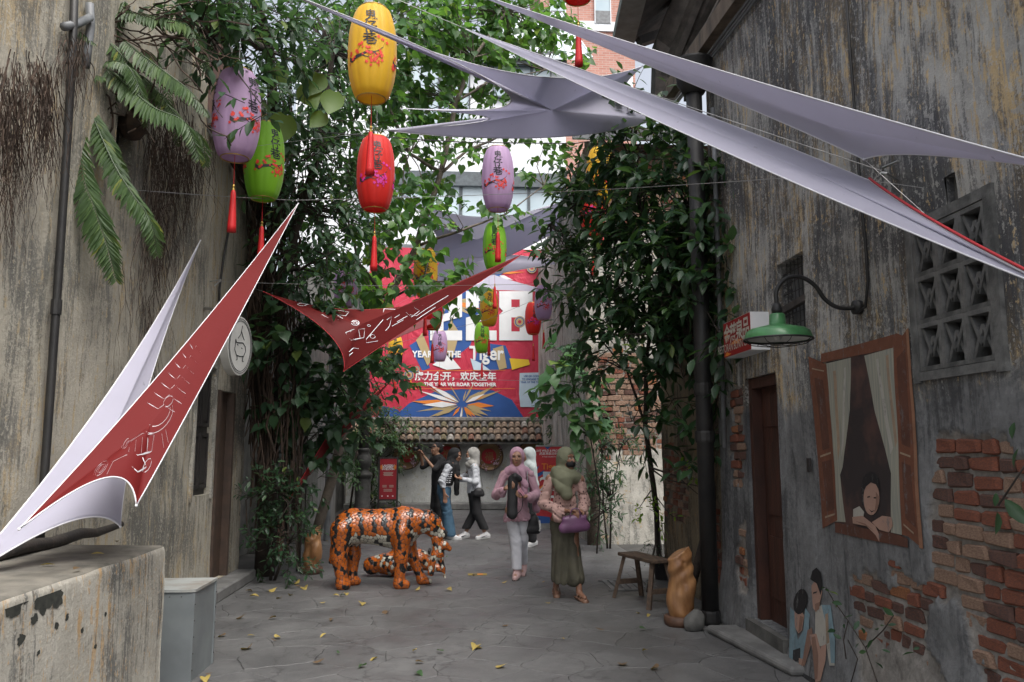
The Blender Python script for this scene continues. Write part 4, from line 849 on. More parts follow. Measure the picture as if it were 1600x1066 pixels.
# ferns and hanging roots high on the left wall
FERN = thing('hanging_fern', 'large fern with drooping fronds rooted high in the cream left wall', 'fern', tuple(W(110, 110, 6.2)))
m1 = MB()
for i in range(7):
    c = W(rng.uniform(60, 240), rng.uniform(40, 200), 6.5); m1.ball(c, (.12, .12, .14), 8, 5)
tag(m1.build('root_mat', M_root, FERN), kind='stuff')
def frond(path, Y, plen, n=30, tw=0.):
    pts = np.array([W(x, y, Y+k*.0-.12*math.sin(math.pi*k/(len(path)-1))) for k, (x, y) in enumerate(path)]); t = np.linspace(0, len(pts)-1, n*2+1); cur = []
    for q in t:
        i = min(int(q), len(pts)-2); f_ = q-i; p0 = pts[max(i-1, 0)]; p1 = pts[i]; p2 = pts[i+1]; p3 = pts[min(i+2, len(pts)-1)]
        cur.append(.5*((2*p1)+(-p0+p2)*f_+(2*p0-5*p1+4*p2-p3)*f_**2+(-p0+3*p1-3*p2+p3)*f_**3))
    m = MB(); m.tube(cur[::4]+[cur[-1]], list(np.linspace(.006, .002, len(cur[::4])+1)), 4); v, f = LT['thin']; tn = [.2]*m.n
    for k in range(3, len(cur)-1):
        s_ = k/len(cur); l = plen*(math.sin(math.pi*min(1, .12+s_*.88))**.55)*rng.uniform(.85, 1.1); d = cur[k+1]-cur[k-1]; d /= np.linalg.norm(d)
        side = np.cross(d, (0, -.6, .8)); side /= np.linalg.norm(side)
        for sg in (-1, 1):
            q = side*sg*.75+d*.35+np.array([0, -.1, -.75])+rng.normal(size=3)*.08; q /= np.linalg.norm(q); nr = np.cross(q, d)*sg; nr /= np.linalg.norm(nr)
            sx = np.cross(q, nr); mat3 = np.stack([sx*.7, q, nr], -1)*l; m.add(v@mat3.T+cur[k], f); tn += [float(np.clip(rng.normal(.45, .25), 0, 1))]*len(v)
    me = m.mesh('frond', ML_fern); fattr(me, 'tint', tn); link('frond', me, FERN, None, True)
for path, Y, pl_ in (([(190, 60), (225, 88), (263, 116), (300, 145), (326, 180)], 6.1, .17), ([(165, 105), (200, 135), (240, 168), (290, 192), (312, 250)], 6.0, .18), ([(150, 20), (205, 20), (262, 30), (302, 48), (324, 108)], 6.2, .16), ([(140, 170), (175, 250), (205, 300), (236, 345), (246, 400)], 5.9, .17),
                     ([(118, 170), (130, 270), (150, 330), (168, 385), (182, 440)], 5.8, .19), ([(20, 50), (60, 70), (95, 100), (130, 112), (165, 122)], 5.9, .14), ([(110, 110), (140, 170), (165, 215), (182, 260), (190, 310)], 6.0, .15), ([(-30, 70), (10, 48), (60, 38), (110, 42), (150, 70)], 5.6, .1),
                     ([(90, 90), (110, 150), (105, 220), (95, 270), (80, 310)], 6.0, .13), ([(60, 60), (80, 110), (70, 170), (60, 210), (52, 240)], 5.8, .12), ([(200, 100), (250, 150), (285, 190), (315, 215), (322, 260)], 6.3, .14), ([(0, 20), (30, 0), (60, -5), (90, 10), (110, 40)], 5.7, .12)): frond(path, Y, pl_)
def rootmass(boxes, n, rr=(.0018, .0045), wig=2.4):
    m1 = MB()
    for (x0, x1, y0, y1, X, f_) in boxes:
        for i in range(int(n*f_)):
            u_ = rng.random(); x = x0+(x1-x0)*u_; ya = y0+(y1-y0)*rng.uniform(-.08, .4)*(.5+abs(u_-.5)); yb = y0+(y1-y0)*(.3+.7*rng.random()**.8)*(1-.5*abs(u_-.5)); k = max(3, int((yb-ya)/9)); pts = []; jx = 0; vx = 0; dep = rng.normal()*.05
            for q in range(k+1):
                vx = vx*.6+rng.normal()*wig*.7; jx += vx; pts.append(WX(x+jx, ya+(yb-ya)*q/k, X+abs(dep)+rng.normal()*.006))
            m1.tube(pts, list(np.linspace(1, .35, len(pts))*rng.uniform(*rr)), 3, False)
    return m1
o = rootmass([(-5, 30, 120, 450, -2.6, 1.2), (15, 80, 90, 350, -2.55, 1.5), (55, 95, 110, 340, -2.6, .9), (90, 140, 60, 200, -2.6, .8), (228, 290, 150, 500, -2.7, 1.6), (250, 305, 190, 420, -2.68, 1.2), (225, 262, 300, 580, -2.71, .8), (280, 335, 200, 380, -2.68, 1.0)], 70).build('hanging_roots', M_root, FERN); tag(o, kind='stuff')
o = rootmass([(222, 246, 470, 840, -2.735, 1.4), (180, 230, 420, 640, -2.74, .6)], 24, (.0012, .003), 1.6).build('hanging_roots', M_root, FERN); tag(o, kind='stuff')
m1 = MB()
for i in range(70):      # tangle of runners between the fern crowns
    x, y = rng.uniform(-10, 300), rng.uniform(10, 150); a = rng.normal()*.5+.4; pts = []
    for k in range(8): pts.append(W(x, y, 6.1+rng.normal()*.05)); x += 16*math.cos(a); y += 16*math.sin(a); a += rng.normal()*.35
    m1.tube(pts, rng.uniform(.003, .009), 4, False)
tag(m1.build('runners', M_root, FERN), kind='stuff')
for i in range(16):
    x, y = rng.uniform(20, 240), rng.uniform(20, 150); dx = rng.uniform(.2, 1)*rng.choice((-1, 1, 1)); L_f = rng.uniform(90, 170)
    frond([(x, y), (x+dx*L_f*.25, y-10+rng.uniform(-10, 15)), (x+dx*L_f*.5, y+8), (x+dx*L_f*.72, y+45), (x+dx*L_f*.82, y+100)], rng.uniform(5.8, 6.4), rng.uniform(.09, .15), 24)
ROOT = thing('creeping_root', 'tangle of woody roots lying along the sloping parapet', 'root', tuple(ca))
m1 = MB()
for i in range(26):
    pts = []; off = rng.normal()*.1; oz = rng.normal()*.06
    for k in range(12): t = k/11; pts.append(ca*(1-t)+cbb*t+(.2+off*.6+rng.normal()*.02, 0, .05+oz+rng.normal()*.03-.03*k*(i % 3 == 0)))
    m1.tube(pts, rng.uniform(.01, .03), 5)
m1.build('root', M_root, ROOT)

# ---------------------------------------------------------------- lettering
def text_geo(body, size=1., bold=0., align='CENTER', spacing=1., res=3):
    cu = bpy.data.curves.new('t', 'FONT'); cu.body = body; cu.size = size; cu.align_x = align; cu.align_y = 'CENTER'; cu.offset = bold; cu.resolution_u = res; cu.space_character = spacing
    ob = bpy.data.objects.new('t', cu); me = bpy.data.meshes.new_from_object(ob)
    v = np.array([q.co[:] for q in me.vertices]) if len(me.vertices) else np.zeros((0, 3)); f = [tuple(p.vertices) for p in me.polygons]
    bpy.data.meshes.remove(me); bpy.data.objects.remove(ob); bpy.data.curves.remove(cu); return v, f
def put_text(parent, name, body, O, U, V, size, mat, bold=0., align='CENTER', squeeze=1., world=True, spacing=1., shear=0.):
    v, f = text_geo(body, size, bold, align, spacing)
    if not len(v): return None
    O, U, V = (np.asarray(q, float) for q in (O, U, V)); m = MB().add(O+(v[:, :1]*squeeze+v[:, 1:2]*shear)*U+v[:, 1:2]*V, f); return m.build(name, mat, parent, world)
def flat(name, color, rough=.6): return mk(name, color, tuple(q*.9 for q in color), rough, scale=3)
M_ink = flat('black_ink', (.015, .016, .02)); M_redp = flat('print_red', (.42, .02, .045)); M_whitep = flat('print_white', (.74, .75, .76)); M_bluep = flat('print_blue', (.02, .085, .3)); M_goldp = flat('print_gold', (.42, .32, .16)); M_orgp = flat('print_orange', (.7, .21, .03))
M_skyp = flat('print_pale_blue', (.5, .62, .72)); M_dred = flat('print_dark_red', (.25, .012, .02)); M_yel = flat('print_yellow', (.75, .5, .03))

# ---------------------------------------------------------------- lanterns
def fabric(name, c, trans=.4):
    s = NT(name); s.p.inputs['Roughness'].default_value = .55; s.p.inputs['Sheen Weight'].default_value = .2
    col = s.mix(s.ramp(s.noise(s.coord(), 60, 3), [(.35, 0), (.65, .15)]), c, tuple(q*.75 for q in c)); s.color(col); s.translucent(c, trans); return s.mat
LC = {'yellow': fabric('lantern_yellow', (.8, .5, .02)), 'lilac': fabric('lantern_lilac', (.56, .38, .6)), 'green': fabric('lantern_green', (.25, .56, .02)), 'red': fabric('lantern_red', (.72, .018, .01))}
M_tas = mk('tassel_red', (.62, .012, .015), (.42, .008, .01), .6, scale=60, stretch=(1, 1, .05)); M_brass = mk('brass', (.6, .42, .12), (.45, .3, .08), .35, metal=.8); M_blos = flat('blossom_red', (.7, .05, .03)); M_blosm = flat('blossom_magenta', (.6, .03, .3)); M_branch = flat('branch_ink', (.03, .022, .03))
HB = .78; RB_ = .2                                   # lantern body height, radius
def lrad(z):                                          # z 0 bottom .. 1 top
    t = abs(z*2-1); return RB_*(1-.34*t**2.6) if t < .93 else RB_*(1-.34*t**2.6)*(1-1.6*(t-.93))
def lpt(ang, z, off=0.):                              # ang 0 faces -Y
    seg = 2*math.pi/12; k = (ang/seg) % 1; sc = 1-.03*(1-math.sin(math.pi*k)**.7); r = lrad(z)*sc+off
    return (r*math.sin(ang), -r*math.cos(ang), -HB+z*HB)
def lantern_proto():
    ns, nz = 96, 30; v = []; f = []
    for j in range(nz+1):
        for k in range(ns): v.append(lpt(2*math.pi*k/ns+1e-6, j/nz))
    for j in range(nz):
        for k in range(ns): f.append((j*ns+k, j*ns+(k+1) % ns, (j+1)*ns+(k+1) % ns, (j+1)*ns+k))
    body = MB().add(v, f).mesh('body', LC['red'], True)
    rt = lrad(0); ring = MB(); ring.tube([(rt*.99*math.cos(a), rt*.99*math.sin(a), -HB) for a in np.linspace(0, 2*math.pi, 33)], .0055, 6, False)
    base = MB(); base.lathe([(0.001, -HB+.03), (rt*.97, -HB+.012), (rt*.99, -HB+.004)], seg=24, close=False)
    topr = MB(); rt2 = lrad(1); topr.tube([(rt2*math.cos(a), rt2*math.sin(a), 0) for a in np.linspace(0, 2*math.pi, 33)], .006, 6, False); topr.bar((-rt2, 0, .0), (rt2, 0, .0), .008, .008); topr.tube([(-rt2, 0, 0), (0, 0, .12), (rt2, 0, 0)], .002, 4)
    tv, tf = [], []
    lets = []
    for i, ch in enumerate('鬼仔巷'):
        gv, gf = text_geo(ch, .115, .0018)
        gv = gv-(gv.min(0)+gv.max(0))/2
        for rep in (0.05, 2.15, 4.25):
            let = MB(); lets.append(let); let.add([lpt(rep+(q[0]-q[1]*.12)/.2, .82-i*.135+q[1]/HB, .0035) for q in gv], gf)
    br = MB(); fl = MB(); rnd = random.Random(3)
    def strip(pl, w0, w1):
        n = len(pl); vv = []
        for i, (a, z) in enumerate(pl):
            w_ = w0+(w1-w0)*i/(n-1); vv += [lpt(a, z+w_/HB, .003), lpt(a, z-w_/HB, .003)]
        br.add(vv, [(2*i, 2*i+1, 2*i+3, 2*i+2) for i in range(n-1)])
    def flower(a, z, s_):
        vv = []; n = 10; ph = rnd.random()*6
        for i in range(n):
            t = 2*math.pi*i/n+ph; rr = s_*(1 if i % 2 else .45); vv.append(lpt(a+rr*math.cos(t)/.2, z+rr*math.sin(t)/HB, .0045))
        fl.add(vv, [tuple(range(n))])
    for rep in (0, 2.1, 4.2):
        main = [(rep-.95, .36), (rep-.75, .33), (rep-.55, .36), (rep-.3, .37), (rep-.05, .4), (rep+.2, .395), (rep+.42, .37), (rep+.58, .35)]
        strip(main, .02, .004); strip([(rep-.3, .37), (rep-.1, .35), (rep+.1, .34)], .006, .002); strip([(rep+.2, .395), (rep+.4, .42), (rep+.6, .47), (rep+.68, .53)], .005, .002); strip([(rep-.55, .36), (rep-.5, .42), (rep-.3, .48)], .005, .0015); strip([(rep+.0, .36), (rep+.15, .31), (rep+.35, .29)], .004, .0015)
        for i in range(58):
            c = rnd.choice([(-.75, .4), (-.45, .4), (-.3, .47), (0, .41), (.1, .38), (.3, .38), (.55, .42), (.65, .5), (.6, .55), (.15, .31), (.35, .29), (-.8, .3), (.5, .37)])
            flower(rep+c[0]+rnd.gauss(0, .09), c[1]+rnd.gauss(0, .025), rnd.uniform(.008, .021))
    ca_ = MB(); ca_.tube([(0, 0, -HB+.03), (.003, 0, -HB-.24)], .0025, 5)
    bead = MB(); bead.ball((.003, 0, -HB-.245), (.013, .013, .015), 10, 6); bead.lathe([(.013, -.026), (.013, -.004)], (.003, 0, -HB-.26), 10)
    fr = MB(); prof = [(.013, -HB-.285), (.021, -HB-.305), (.023, -HB-.35), (.029, -HB-.47), (.036, -HB-.6), (.038, -HB-.65)]
    fr.lathe(prof[::-1], (.003, 0, 0), 28, fn=lambda t, z: 1+.07*math.sin(14*t))
    cord = MB(); cord.tube([(0, 0, .1), (0, 0, .32)], .0025, 5)
    return dict(body=body, ring=ring.mesh('rim', M_brass), base=base.mesh('base_cloth', LC['red'], True), top=topr.mesh('top_ring', M_brass), let=[q.mesh('character', M_ink) for q in lets], br=br.mesh('branch_print', M_branch), fl=fl.mesh('blossom_print', M_blos), flm=fl.mesh('blossom_print', M_blosm),
                cord=ca_.mesh('cord', M_tas), bead=bead.mesh('bead', M_brass), fr=fr.mesh('fringe', M_tas, True), hang=cord.mesh('hanging_cord', M_wire))
LP = lantern_proto()
def lantern(px, py, wpx, col, label, rz=0., sc=1., tilt=0.):
    Y = RB_*2*sc*F/wpx*.985; top = W(px, py, Y)+(0, 0, HB*sc/2); t = thing('paper_lantern', label, 'lantern', tuple(top), rz, 'cloth lanterns strung over the alley'); t.scale = (sc,)*3; t.rotation_euler = (tilt, tilt*.5, rz)
    def p(name, key, par=t, mat=None):
        o = link(name, LP[key], par)
        if mat: o.material_slots[0].link = 'OBJECT'; o.material_slots[0].material = mat
        return o
    b = p('body', 'body', t, LC[col]); [link('character', q_, b) for q_ in LP['let']]; p('branch_print', 'br', b); p('blossom_print', 'flm' if col == 'red' else 'fl', b); p('base_cloth', 'base', t, LC[col]); p('rim', 'ring'); p('top_ring', 'top'); p('hanging_cord', 'hang')
    ts = p('tassel', 'fr'); p('bead', 'bead', ts); p('cord', 'cord', ts); return t
lantern(582, 85, 78, 'yellow', 'largest yellow lantern, hanging behind the thin white sail edge', -.05)
lantern(370, 180, 73, 'lilac', 'lilac lantern hanging beside the sloping root-covered parapet', .95)
lantern(413, 253, 62, 'green', 'green lantern close beside the lilac one near the left wall', .75)
lantern(587, 272, 60, 'red', 'red lantern hanging below the large yellow one', .12)
lantern(778, 280, 52, 'lilac', 'lilac lantern hanging alone over the middle of the alley', -.1)
lantern(773, 386, 38, 'green', 'green lantern hanging below the lone lilac one', -.1)
lantern(938, 275, 46, 'yellow', 'yellow lantern half hidden by the fig leaves', .1)
lantern(926, 328, 42, 'red', 'red lantern tucked behind the fig leaves under a yellow one', .1)
lantern(665, 427, 38, 'yellow', 'yellow lantern behind the heart-shaped leaves above the red sail', .1)
lantern(676, 484, 32, 'red', 'red lantern mostly hidden by heart leaves above the banner', .1)
lantern(764, 481, 29, 'yellow', 'yellow lantern in front of the white figures on the banner', .0)
lantern(753, 528, 24, 'green', 'small green lantern in front of the banner lettering', 0)
lantern(849, 473, 28, 'lilac', 'lilac lantern by the right edge of the banner', 0)
lantern(833, 498, 25.5, 'red', 'red lantern hanging just below a lilac one by the banner edge', .1)
lantern(618, 548, 23, 'yellow', 'small yellow lantern at the left edge of the banner', 0)
lantern(687, 541, 24, 'lilac', 'small lilac lantern in front of the words on the banner', 0)
lantern(540, 445, 36, 'lilac', 'lilac lantern hidden in the dark vines above the red sail', .3)
lantern(581, 462, 34, 'green', 'green lantern hidden behind leaves just above the red sail', .3)
lantern(902, -62, 72, 'red', 'red lantern with long tassel high in front of the brick tower', 0)

# ---------------------------------------------------------------- wires
def wire(label, pts, r=.004, mat=None):
    m1 = MB(); q = []
    for a, b in zip(pts, pts[1:]):
        a, b = np.asarray(a), np.asarray(b)
        for t in np.linspace(0, 1, 9)[:-1]: q.append(a*(1-t)+b*t-(0, 0, .25*np.linalg.norm(b-a)*.05*t*(1-t)))
    q.append(np.asarray(pts[-1])); m1.tube(q, r, 5); return tag(m1.build('wire', mat or M_wire), label, 'wire', 'wires strung across the alley')
wire('thin wire carrying the lilac and green lanterns from the left wall to the fig tree', [WX(210, 297, -2.7), W(460, 313, 8.3), W(800, 303, 8.6), WX(1230, 278, 2.5)], .0035)
wire('wire at the height of the red sail from the wall hook across the banner', [h_+(.1, 0, 0), W(640, 447, 10), W(900, 442, 10.5), (2.55, 10.0, W(1030, 440, 10)[2])], .0025)
wire('low wire crossing the banner below its lettering', [(-2.55, 16, 4.2), W(640, 590, 16), W(900, 596, 16), (2.2, 16, W(930, 598, 16)[2])], .004)
wire('black cable passing above the lone lilac lantern', [WX(330, 192, -2.7), W(520, 208, 9), W(720, 222, 9.8), W(900, 224, 10), W(1040, 200, 10.5)], .007, M_pipe_b)
wire('upper wire running to the end of the long white sail', [W(600, -10, 8), W(720, 42, 8.2), WX(1380, 268, 2.45)], .003)
wire('wire crossing the fig tree below its crown', [(2.56, 9.6, 4.1), W(900, 440, 12), W(760, 500, 14), (-2.6, 15, 3.2)], .003)

# ---------------------------------------------------------------- shade sails
def sailcloth(name, c, c2=None, tr=.3):
    s = NT(name); s.p.inputs['Roughness'].default_value = .6; v = s.coord(); n = s.noise(v, 2.2, 6, .65, .5)
    spots = s.ramp(s.noise(v, 14, 2, .5), [(.73, 0), (.78, .5)])
    col = s.mix(s.ramp(n, [(.4, 0), (.75, .22)]), c, c2 or tuple(q*.8 for q in c)); col = s.mix(spots, col, tuple(q*.45 for q in c)); s.color(col); s.translucent(col, tr); s.p.inputs['Specular IOR Level'].default_value = .25
    s.bump(s.noise(s.coord((1, 1, 1)), 3.5, 5, .6), .12, .05); return s.mat
M_sw = sailcloth('white_sail_cloth', (.62, .61, .71), None, .55); M_sr = sailcloth('red_sail_cloth', (.135, .009, .009), None, .15); M_hem = flat('white_hem', (.72, .72, .76)); M_hemr = flat('red_hem', (.5, .03, .04)); M_pk = sailcloth('pink_sail_cloth', (.6, .22, .24))
class Sail:
    def __init__(s, name, label, corners, ctrl, mat, hem=None, center=None, group='stretch fabric shade sails', ns=26, nr=22, belly=.0):
        """corners: 3-D points in order; ctrl[i]: how far edge i (corner i to i+1) bows towards the centre"""
        Cn = [np.asarray(q, float) for q in corners]; n = len(Cn); ce = np.mean(Cn, 0) if center is None else np.asarray(center, float); s.ce = ce
        B = []; 
        for i in range(n):
            a, b = Cn[i], Cn[(i+1) % n]; k = ctrl[i]; mid = k if not np.isscalar(k) else (a+b)/2*(1-k)+ce*k
            for t in np.linspace(0, 1, ns)[:-1]: B.append(a*(1-t)**2+2*mid*t*(1-t)+b*t*t)
        B = np.array(B); s.B = B; L = len(B); v = [ce]
        for j in range(1, nr+1):
            t = j/nr
            for q in B: v.append(ce*(1-t)+q*t+np.array([0, 0, -belly*math.sin(math.pi*t)]))
        f = [(0, 1+k, 1+(k+1) % L) for k in range(L)]
        for j in range(nr-1):
            for k in range(L): f.append((1+j*L+k, 1+(j+1)*L+k, 1+(j+1)*L+(k+1) % L, 1+j*L+(k+1) % L))
        s.t = thing(name, label, 'shade sail', tuple(ce), group=group); o = MB().add(v, f).build('cloth', mat, s.t, smooth=True); o.modifiers.new('solid', 'SOLIDIFY').thickness = .003; s.cloth = o
        m1 = MB(); m1.tube(list(B)+[B[0]], .0045, 5, False); m1.build('hem', hem or M_hem, s.t, smooth=True)
        for q in Cn:
            d = (q-ce)/np.linalg.norm(q-ce); wallx = XR if d[0] > 0 else XL; tt = (wallx-q[0])/d[0] if abs(d[0]) > .05 else 99
            if .03 < tt < 2.2 and q[2]+d[2]*tt > .3: m1 = MB(); m1.tube([q, q+d*tt], .0016, 4); m1.build('tether', M_wire, s.t)
        for q in Cn: m1 = MB(); m1.ball(q, .008, 8, 6); m1.build('end_ball', M_hemr if hem is M_hemr else M_hem, s.t)
S1 = Sail('white_sail', 'white sail behind the red one beside the cream left wall', [W(313, 376, 7.6), W(188, 823, 4.7), W(-70, 915, 4.0)], [W(196, 660, 5.4), W(140, 770, 4.6), W(175, 645, 5.2)], M_sw, center=W(165, 700, 5.0))
S2 = Sail('red_sail', 'steep red sail with white line drawing in front of the cream left wall', [W(466, 318, 7.8), W(213, 790, 4.3), W(30, 827, 3.9)], [W(315, 610, 5.1), W(205, 690, 4.4), W(262, 585, 5.1)], M_sr, M_hem, center=W(235, 665, 4.7))
S3 = Sail('red_sail', 'small triangular red sail with tiger line drawing above the shrub', [W(412, 456, 9.3), W(815, 398, 12.), W(537, 580, 9.2)], [W(626, 537, 10), W(624, 522, 10), W(549, 522, 9.2)], M_sr, M_hemr, center=W(562, 508, 9.5))
S4 = Sail('white_sail', 'long white sail running to the right wall above the vent blocks', [W(720, -18, 8.5), W(1680, 268, 2.9), W(1350, 249, 4.2)], [W(1230, 150, 4.6), W(1400, 228, 4.0), W(1190, 172, 4.9)], M_sw, M_hem, center=W(1290, 195, 4.4))
S5 = Sail('white_sail', 'white sail with red upper side crossing in front of the vent blocks', [W(728, 46, 8.3), W(1357, 282, 4.2), W(1690, 470, 2.85)], [W(1080, 165, 5.5), W(1450, 355, 3.5), W(1215, 288, 4.6)], M_sw, M_hem, center=W(1270, 270, 4.4))
m1 = MB(); L_ = len(S5.B); seg = S5.B[25:51]; m1.tube([q+np.array([0, -.01, .009]) for q in seg], .0065, 6); m1.build('red_edge', M_hemr, S5.t, smooth=True)
S6 = Sail('white_sail', 'star-shaped white sail with several points high over the alley', [W(452, -10, 4.2), W(1005, 103, 9.), W(1028, 186, 8.5), W(600, 204, 7.5), W(636, 170, 7.2)],
          [W(832, 168, 6.9), W(925, 168, 8.4), W(885, 236, 7.8), W(900, 186, 7.7), W(968, 190, 7.6)], M_sw, center=W(862, 172, 7.6), ns=34)
S7 = Sail('white_sail', 'large white sail with several points far over the alley above the banner', [W(598, 283, 15), W(905, 302, 17), W(900, 345, 18), W(790, 402, 17), W(640, 420, 15.5), W(648, 342, 14)], [W(730, 385, 16), W(840, 345, 17), W(820, 390, 17.4), W(720, 400, 16), W(718, 370, 15.5), W(690, 350, 15)], M_sw, center=W(745, 375, 16))
S8 = Sail('white_sail', 'flat white sail with long point just above the banner figures', [W(690, 392, 17), W(892, 410, 18.5), W(640, 465, 17.5)], [W(800, 395, 18), W(760, 425, 17.6), W(690, 425, 17.2)], M_sw, center=W(745, 408, 17.6))
S9 = Sail('pink_sail', 'faded pink sail piece behind the tip of the red sail', [W(585, 545, 14), W(690, 500, 15), W(640, 492, 14.6)], [.3, .3, .3], M_pk, M_hemr)
S10 = Sail('white_sail', 'white sail point stretched low across the banner top', [W(720, 452, 19), W(880, 458, 20), W(760, 425, 19.5)], [.25, .5, .5], M_sw)
S11 = Sail('red_sail', 'rolled narrow red sail slanting down through the left shrubs', [W(612, 594, 12), W(520, 668, 10.9), W(453, 778, 10), W(508, 712, 10.9)], [0., 0., 0., 0.], M_sr, M_hemr)
def drawn(S_, polylines, w_, mat=None, up=None):
    """white line drawing lying on a sail: points (s, t) = boundary parameter 0..1 and radius, interpolated in the cloth"""
    B = S_.B; L = len(B)
    def pt(x, y, Y):
        return None
    for pl in polylines:
        m1 = MB(); P = []
        for (b, t) in pl:
            q = (b % 1)*L; i = int(q) % L; f_ = q-int(q); bp = B[i]*(1-f_)+B[(i+1) % L]*f_; P.append(S_.ce*(1-t)+bp*t)
        P = np.array(P); n = len(P); vv = []
        for off in (-.004, .004):
            for i in range(n):
                d = P[min(i+1, n-1)]-P[max(i-1, 0)]; view = P[i]/np.linalg.norm(P[i]); nrm = np.cross(B[0]-S_.ce, B[L//2]-S_.ce); nrm /= np.linalg.norm(nrm)
                sd = np.cross(d, nrm); sd /= np.linalg.norm(sd)+1e-9; vv += [P[i]+sd*w_/2+nrm*off, P[i]-sd*w_/2+nrm*off]
        ff = [(2*i, 2*i+1, 2*i+3, 2*i+2) for i in range(n-1)]; ff += [tuple(q+2*n for q in g) for g in ff]; m1.add(vv, ff); m1.build('line_drawing', mat or M_hem, S_.cloth)
def ring_pl(b, t, rb, rt, n=14): return [(b+rb*math.cos(a), t+rt*math.sin(a)) for a in np.linspace(0, 6.283, n)]
def to_bt(S_, x, y):
    """find the boundary parameter and radius of a photograph point on a sail's cloth"""
    B = S_.B; pr = lambda P: np.stack([(P-_c)@_r/((P-_c)@_f)*F+800, 533-((P-_c)@_u)/((P-_c)@_f)*F], -1)
    b2, c2 = pr(B), pr(S_.ce[None])[0]; p = np.array([x, y])-c2; d = b2-c2; cr = d[:, 0]*p[1]-d[:, 1]*p[0]; L = len(B)
    for i in range(L):
        j = (i+1) % L
        if cr[i]*cr[j] <= 0 and (d[i]@p > 0 or d[j]@p > 0):
            f_ = cr[i]/(cr[i]-cr[j]+1e-12); e = d[i]*(1-f_)+d[j]*f_; t = (p@e)/(e@e)
            # perspective-correct radius along the spoke
            P3 = B[i]*(1-f_)+B[j]*f_; z0 = (S_.ce-_c)@_f; z1 = (P3-_c)@_f; tt = t*z0/(z1+t*(z0-z1)); return ((i+f_)/L, min(tt, .985))
    return (0, 0)
def art(S_, lines, w_):
    drawn(S_, [[to_bt(S_, x, y) for x, y in l] for l in lines], w_)
def arc(cx, cy, rx, ry, a0, a1, n=10, rot=0.):
    o = []
    for a in np.linspace(R(a0), R(a1), n): x, y = rx*math.cos(a), ry*math.sin(a); o.append((cx+x*math.cos(rot)-y*math.sin(rot), cy+x*math.sin(rot)+y*math.cos(rot)))
    return o
# stripes, brows, muzzle and cloud scrolls of the line drawing (loose generic strokes)
A = []
for k in range(7):
    t = k/6; x, y = 305-52*t, 545+92*t; wd = 10+14*t; A += [[(x-wd, y-8), (x-wd*.3, y+3), (x+wd*.1, y-4)], [(x+wd*.2, y-3), (x+wd*.6, y+4), (x+wd, y+9)]]
A += [arc(248, 648, 22, 13, 10, 190, rot=-.9), arc(246, 652, 30, 18, 20, 180, rot=-.9), arc(262, 628, 10, 6, 0, 360, rot=-.9), [(205, 690), (222, 678), (240, 680), (236, 706), (214, 712), (200, 706), (205, 690)], [(212, 688), (210, 706)], [(222, 684), (220, 708)], [(230, 684), (229, 706)],
      [(166, 742), (176, 722), (196, 712), (222, 716), (228, 730), (214, 738), (205, 730), (190, 722)], arc(158, 733, 15, 5, 0, 360, rot=-.9), arc(158, 733, 9, 3, 0, 360, rot=-.9), arc(229, 728, 12, 5, 0, 360, rot=-1.1), arc(196, 694, 9, 3, 0, 360, rot=-1.1), [(258, 672), (262, 692)], [(252, 678), (255, 700)]]
art(S2, A, .009)
A = [arc(472, 476, 7, 2.4, 0, 360), [(500, 486), (520, 484), (545, 488), (540, 494), (525, 492), (512, 497), (503, 492), (500, 486)], [(520, 488), (535, 498), (528, 500)], arc(555, 505, 6, 4, 0, 360), arc(555, 505, 3, 2, 0, 360), [(540, 520), (552, 515), (570, 514), (568, 528), (548, 532), (540, 520)], [(548, 518), (552, 530)], [(560, 516), (562, 528)], arc(576, 509, 2.4, 1.6, 0, 360),
     [(600, 483), (598, 500), (585, 515), (572, 530), (572, 536), (590, 533)], [(600, 483), (620, 484), (648, 481)], [(604, 500), (612, 495), (608, 510), (602, 517)], arc(582, 526, 4, 3, 0, 360), [(612, 490), (618, 488)], [(616, 497), (624, 492)], [(620, 503), (636, 494)], [(612, 510), (630, 500)], [(634, 488), (642, 496), (655, 486), (648, 482)], [(640, 492), (650, 494), (664, 484)], [(660, 478), (690, 462)], [(664, 484), (700, 462)], [(650, 500), (680, 480)], [(545, 550), (552, 544), (560, 545)], [(545, 556), (551, 551)]]
art(S3, A, .013)

# ---------------------------------------------------------------- banner on the rear building
YB = 22.4
BN = thing('tiger_banner', 'big red printed banner above the tiled end wall with white and gold lettering', 'banner', tuple(W(730, 655, YB)))
def poly_on(parent, name, pts, Y, mat, thick=.0):
    m1 = MB(); P = [W(x, y, Y) for x, y in pts]; n = len(P); m1.add(P, [tuple(range(n))]); return m1.build(name, mat, parent)
s = NT('banner_cloth'); s.p.inputs['Roughness'].default_value = .5; s.color(s.mix(s.ramp(s.noise(s.coord(), 2, 4), [(.35, 0), (.7, .3)]), (.5, .03, .065), (.42, .022, .05)))
s.bump(s.noise(s.coord((1, 1, .45)), 2.3, 4, .6, 1.2), .55, .12)
p0, p1 = W(572, 654, YB), W(859, 396, YB)
m1 = MB(); m1.b2((p0[0], YB, p0[2]), (p1[0], YB+.02, p1[2]+.1)); m1.build('cloth', s.mat, BN)
def PB(name, pts, mat, lay): return poly_on(BN, name, pts, YB-.004*lay, mat)
PB('blue_field', [(612, 654), (640, 630), (680, 612), (720, 608), (770, 610), (800, 625), (818, 652), (790, 654)], M_bluep, 1)
PB('blue_field', [(665, 450), (700, 430), (745, 440), (752, 480), (735, 540), (690, 575), (672, 560)], M_bluep, 1); PB('blue_field', [(748, 535), (790, 540), (805, 575), (770, 580), (740, 578)], M_bluep, 1.2)
